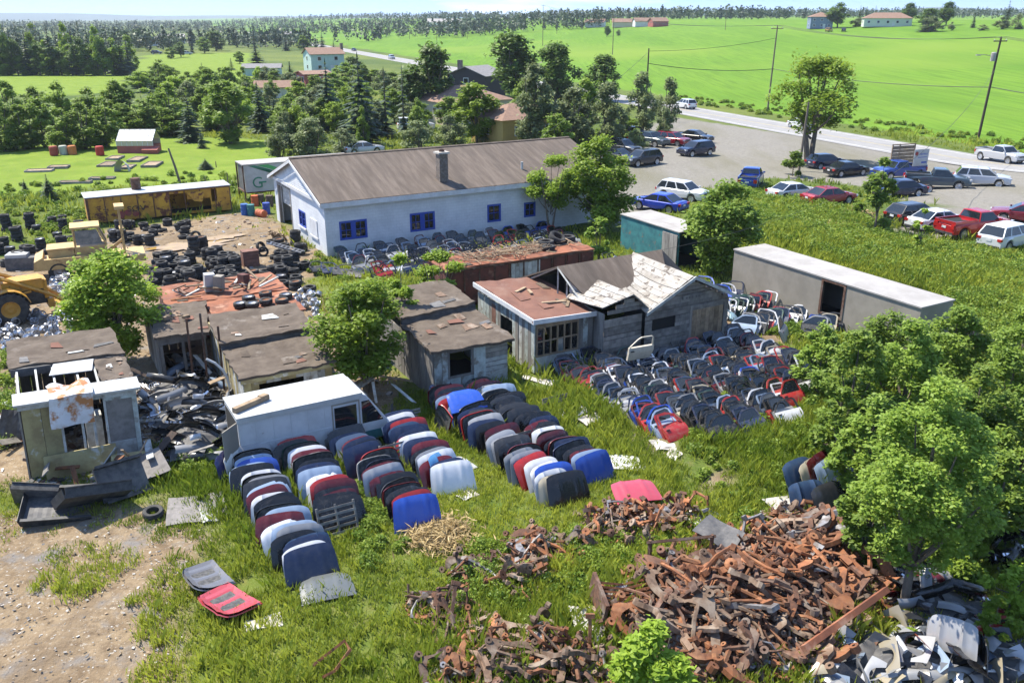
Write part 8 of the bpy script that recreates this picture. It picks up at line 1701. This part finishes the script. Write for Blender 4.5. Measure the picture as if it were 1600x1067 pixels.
# dead brown brush on the bank and a mown hay patch
bv = []
for (px, py, r, n) in ((1290, 358, 1.8, 900), (1335, 335, 1.2, 500), (685, 838, .9, 3000)):
    p = G(px, py); q = rng.normal(size=(n, 3))*np.array([r*.5, r*.5, .1]); q[:, 2] = np.abs(q[:, 2])+.05; q += np.array([p.x, p.y, p.z]); bv.append(kites(q, np.full(n, .11 if py < 500 else .05), rng, up=.8, elong=6))
v = np.concatenate(bv); o = link(bpy.data.objects.new('dry_brush', nmesh('dry_brush', v, 4, np.arange(len(v)), ['dry'], rng.random(len(v)//4)))); tag(o, 'dead brown brush and dry hay lying in patches', 'brush', kind='stuff')
# ------------------------------------------------------------------ poles and wires
def pole(px, py, ty, label, lean=(0, 0), arm=0, mt='pole_wood', r=.16, group='utility poles', armrot=None, transformer=False, loc=None):
    p = loc or G(px, py); h = hpx(p, ty); t = thing('utility_pole', label, 'utility pole', p, 0, group)
    top = Vector((lean[0]*h, lean[1]*h, h)); part('post', MB().tube([(0, 0, -.5), top*.5, top], [r, r*.85, r*.65], 8), mt, t)
    if arm:
        d = Vector((RDN[0], RDN[1], 0)) if armrot is None else Vector((math.cos(armrot), math.sin(armrot), 0)); c = top*(1-.5/h)
        cb = part('crossarm', MB().tube([c-d*arm/2+Vector((0, 0, 0)), c+d*arm/2], .07, 4), mt, t)
        for s_ in (-.45, 0, .45):
            b = c+d*arm*s_; part('insulator', MB().lathe([(.05, .07), (.07, .12), (.05, .2), (0, .24)], 8, 0, Matrix.Translation(b)), 'white_trim', cb)
    if transformer:
        c = top*.8; part('transformer', MB().lathe([(0, 0), (.3, 0), (.3, .95), (.22, 1.05), (0, 1.05)], 12, 0, Matrix.Translation(c+Vector((-.48, -.1, -.3)))), 'grey_roof', t)
        part('lamp_arm', MB().tube([c+Vector((-.1, 0, .2)), c+Vector((-1.6, -.2, .45)), c+Vector((-2.3, -.3, .45))], .04, 5), 'steel', t)
        part('street_lamp', MB().box(tuple(c+Vector((-2.5, -.33, .42))), (.55, .25, .14)), 'grey_roof', t)
    return t, Vector(p)+top, h
A_, topA, hA = pole(1199, 174, 40, 'grey utility pole with crossarm beside the road before the field', arm=2.4, lean=(.02, 0))
B_, topB, hB = pole(1527, 222, 58, 'dark utility pole with transformer and lamp at the right edge of the field', (.045, 0), 2.2, 'pole_dark', .18, transformer=True)
C_, topC, hC = pole(957, 86, 24, 'distant utility pole behind the trees before the field', arm=2.2)
D_, topD, hD = pole(1008, 188, 76, 'dark reddish bare pole at the lot entrance', mt='pole_dark', r=.15)
E_, topE, hE = pole(848, 72, 8, 'far utility pole left of the field trees', arm=2.2)
for i, (px, py, ty) in enumerate(((730, 62, 14), (683, 78, 40), (1133, 48, 14), (757, 54, 22), (870, 54, 30), (640, 62, 36))): pole(px, py, ty, ['far pole above the big tree', 'far pole at the road bend', 'far pole on the hill crest', 'far pole in the distant wood', 'far pole by the village', 'farthest pole at the road bend'][i], arm=2, r=.14)
pole(284, 290, 233, 'grey leaning pole on the lawn behind the yellow container', lean=(-.27, .1), r=.13, group='poles in the yard')
pole(174, 96, 42, 'far grey pole in the meadow near the dark wood', lean=(-.05, 0), group='poles in the yard'); pole(1248, 268, 160, 'grey bare pole standing against the tall forked tree', r=.15, lean=(.03, 0), group='poles in the yard')
for i, (px, py, ty) in enumerate(((338, 262, 252), (357, 292, 270), (322, 292, 275))): pole(px, py, ty, ['fence post on the lawn, farthest', 'fence post beside the truck trailer', 'fence post by the tiny spruce'][i], r=.06, group='fence posts on the lawn')
def wire(p, q, sag, label, r=.025, n=14, mt='wire'):
    pts = [Vector(p).lerp(Vector(q), i/n)-Vector((0, 0, sag*4*(i/n)*(1-i/n))) for i in range(n+1)]; o = part('power_line', MB().tube([a-pts[0] for a in pts], r, 3, cap=False), mt); o.location = pts[0]; return tag(o, label, 'power line', 'power lines along the road')
d3 = Vector((RDN[0], RDN[1], 0))
nxt = topB+(topB-topA)*1.0
for k, s_ in enumerate((-1.0, 0, 1.0)):
    nm = ['yard side', 'middle', 'field side'][k]; a, b, c = topA+d3*s_, topB+d3*s_, topC+d3*s_
    wire(a, b, 1.0, f"{nm} top wire between the grey and the transformer pole"); wire(b, nxt+d3*s_, 1.0, f"{nm} top wire leaving the transformer pole to the right"); wire(a, c, 1.4, f"{nm} top wire from the grey pole to the distant pole"); wire(c, topE+d3*s_, 1.5, f"{nm} top wire between the two far poles")
low = lambda t_, k: Vector((t_.x, t_.y, t_.z-k))
wire(low(topA, hA*.5), low(topB, hB*.47), .7, 'thick low cable between the grey and the transformer pole', .05); wire(low(topA, hA*.5), low(topD, 2.2), .6, 'thick low cable from the grey pole to the bare pole', .05)
wire(low(topB, hB*.47), low(nxt, hB*.47), .7, 'thick low cable leaving the transformer pole to the right', .05); wire(low(topA, 2), low(topD, .4), .5, 'thin cable from the grey pole to the bare pole top', .03); wire(low(topD, .5), W(14, -3, 4.2), .6, 'service wire from the bare pole to the white building', .025)
wire(low(topB, hB*.3), W(30, 20, 6.0), 1.2, 'service wire from the transformer pole over the parked cars', .02)
wire(W(9.5, 21.5, 3.9), W(30, 19, 5.5), .5, 'thin wire from the barn ridge past the round maple', .009)
wire(W(1.6, 19.5, 2.5), W(-1.0, 23.5, 2.2), .5, 'slack wire between the red roofed shed and the small green shed', .012)
for k in range(3): wire(G(-30, 112)+Vector((0, 0, 9-k*1.2)), G(260, 96)+Vector((0, 0, 9-k*1.2)), 1.5, ['highest', 'middle', 'lowest'][k]+' wire crossing the far meadow at left', .035)

# ------------------------------------------------------------------ the air over the fields
hb = MB(); hb.bx(XS[0]-60, XS[-1]+60, YS[0]-60, YS[-1]+60, -2.0, 97)
hz = part('haze', hb, []); hm = bpy.data.materials.new('haze'); hm.use_nodes = True; hn = hm.node_tree; hn.nodes.clear()
ho = hn.nodes.new('ShaderNodeOutputMaterial'); hv = hn.nodes.new('ShaderNodeVolumePrincipled'); hv.inputs['Color'].default_value = (.78, .88, 1, 1); hv.inputs['Density'].default_value = .00012; hv.inputs['Anisotropy'].default_value = .1
hn.links.new(hv.outputs[0], ho.inputs['Volume']); hz.data.materials.append(hm); tag(hz, 'faint blue haze over the far fields', 'haze', kind='stuff')
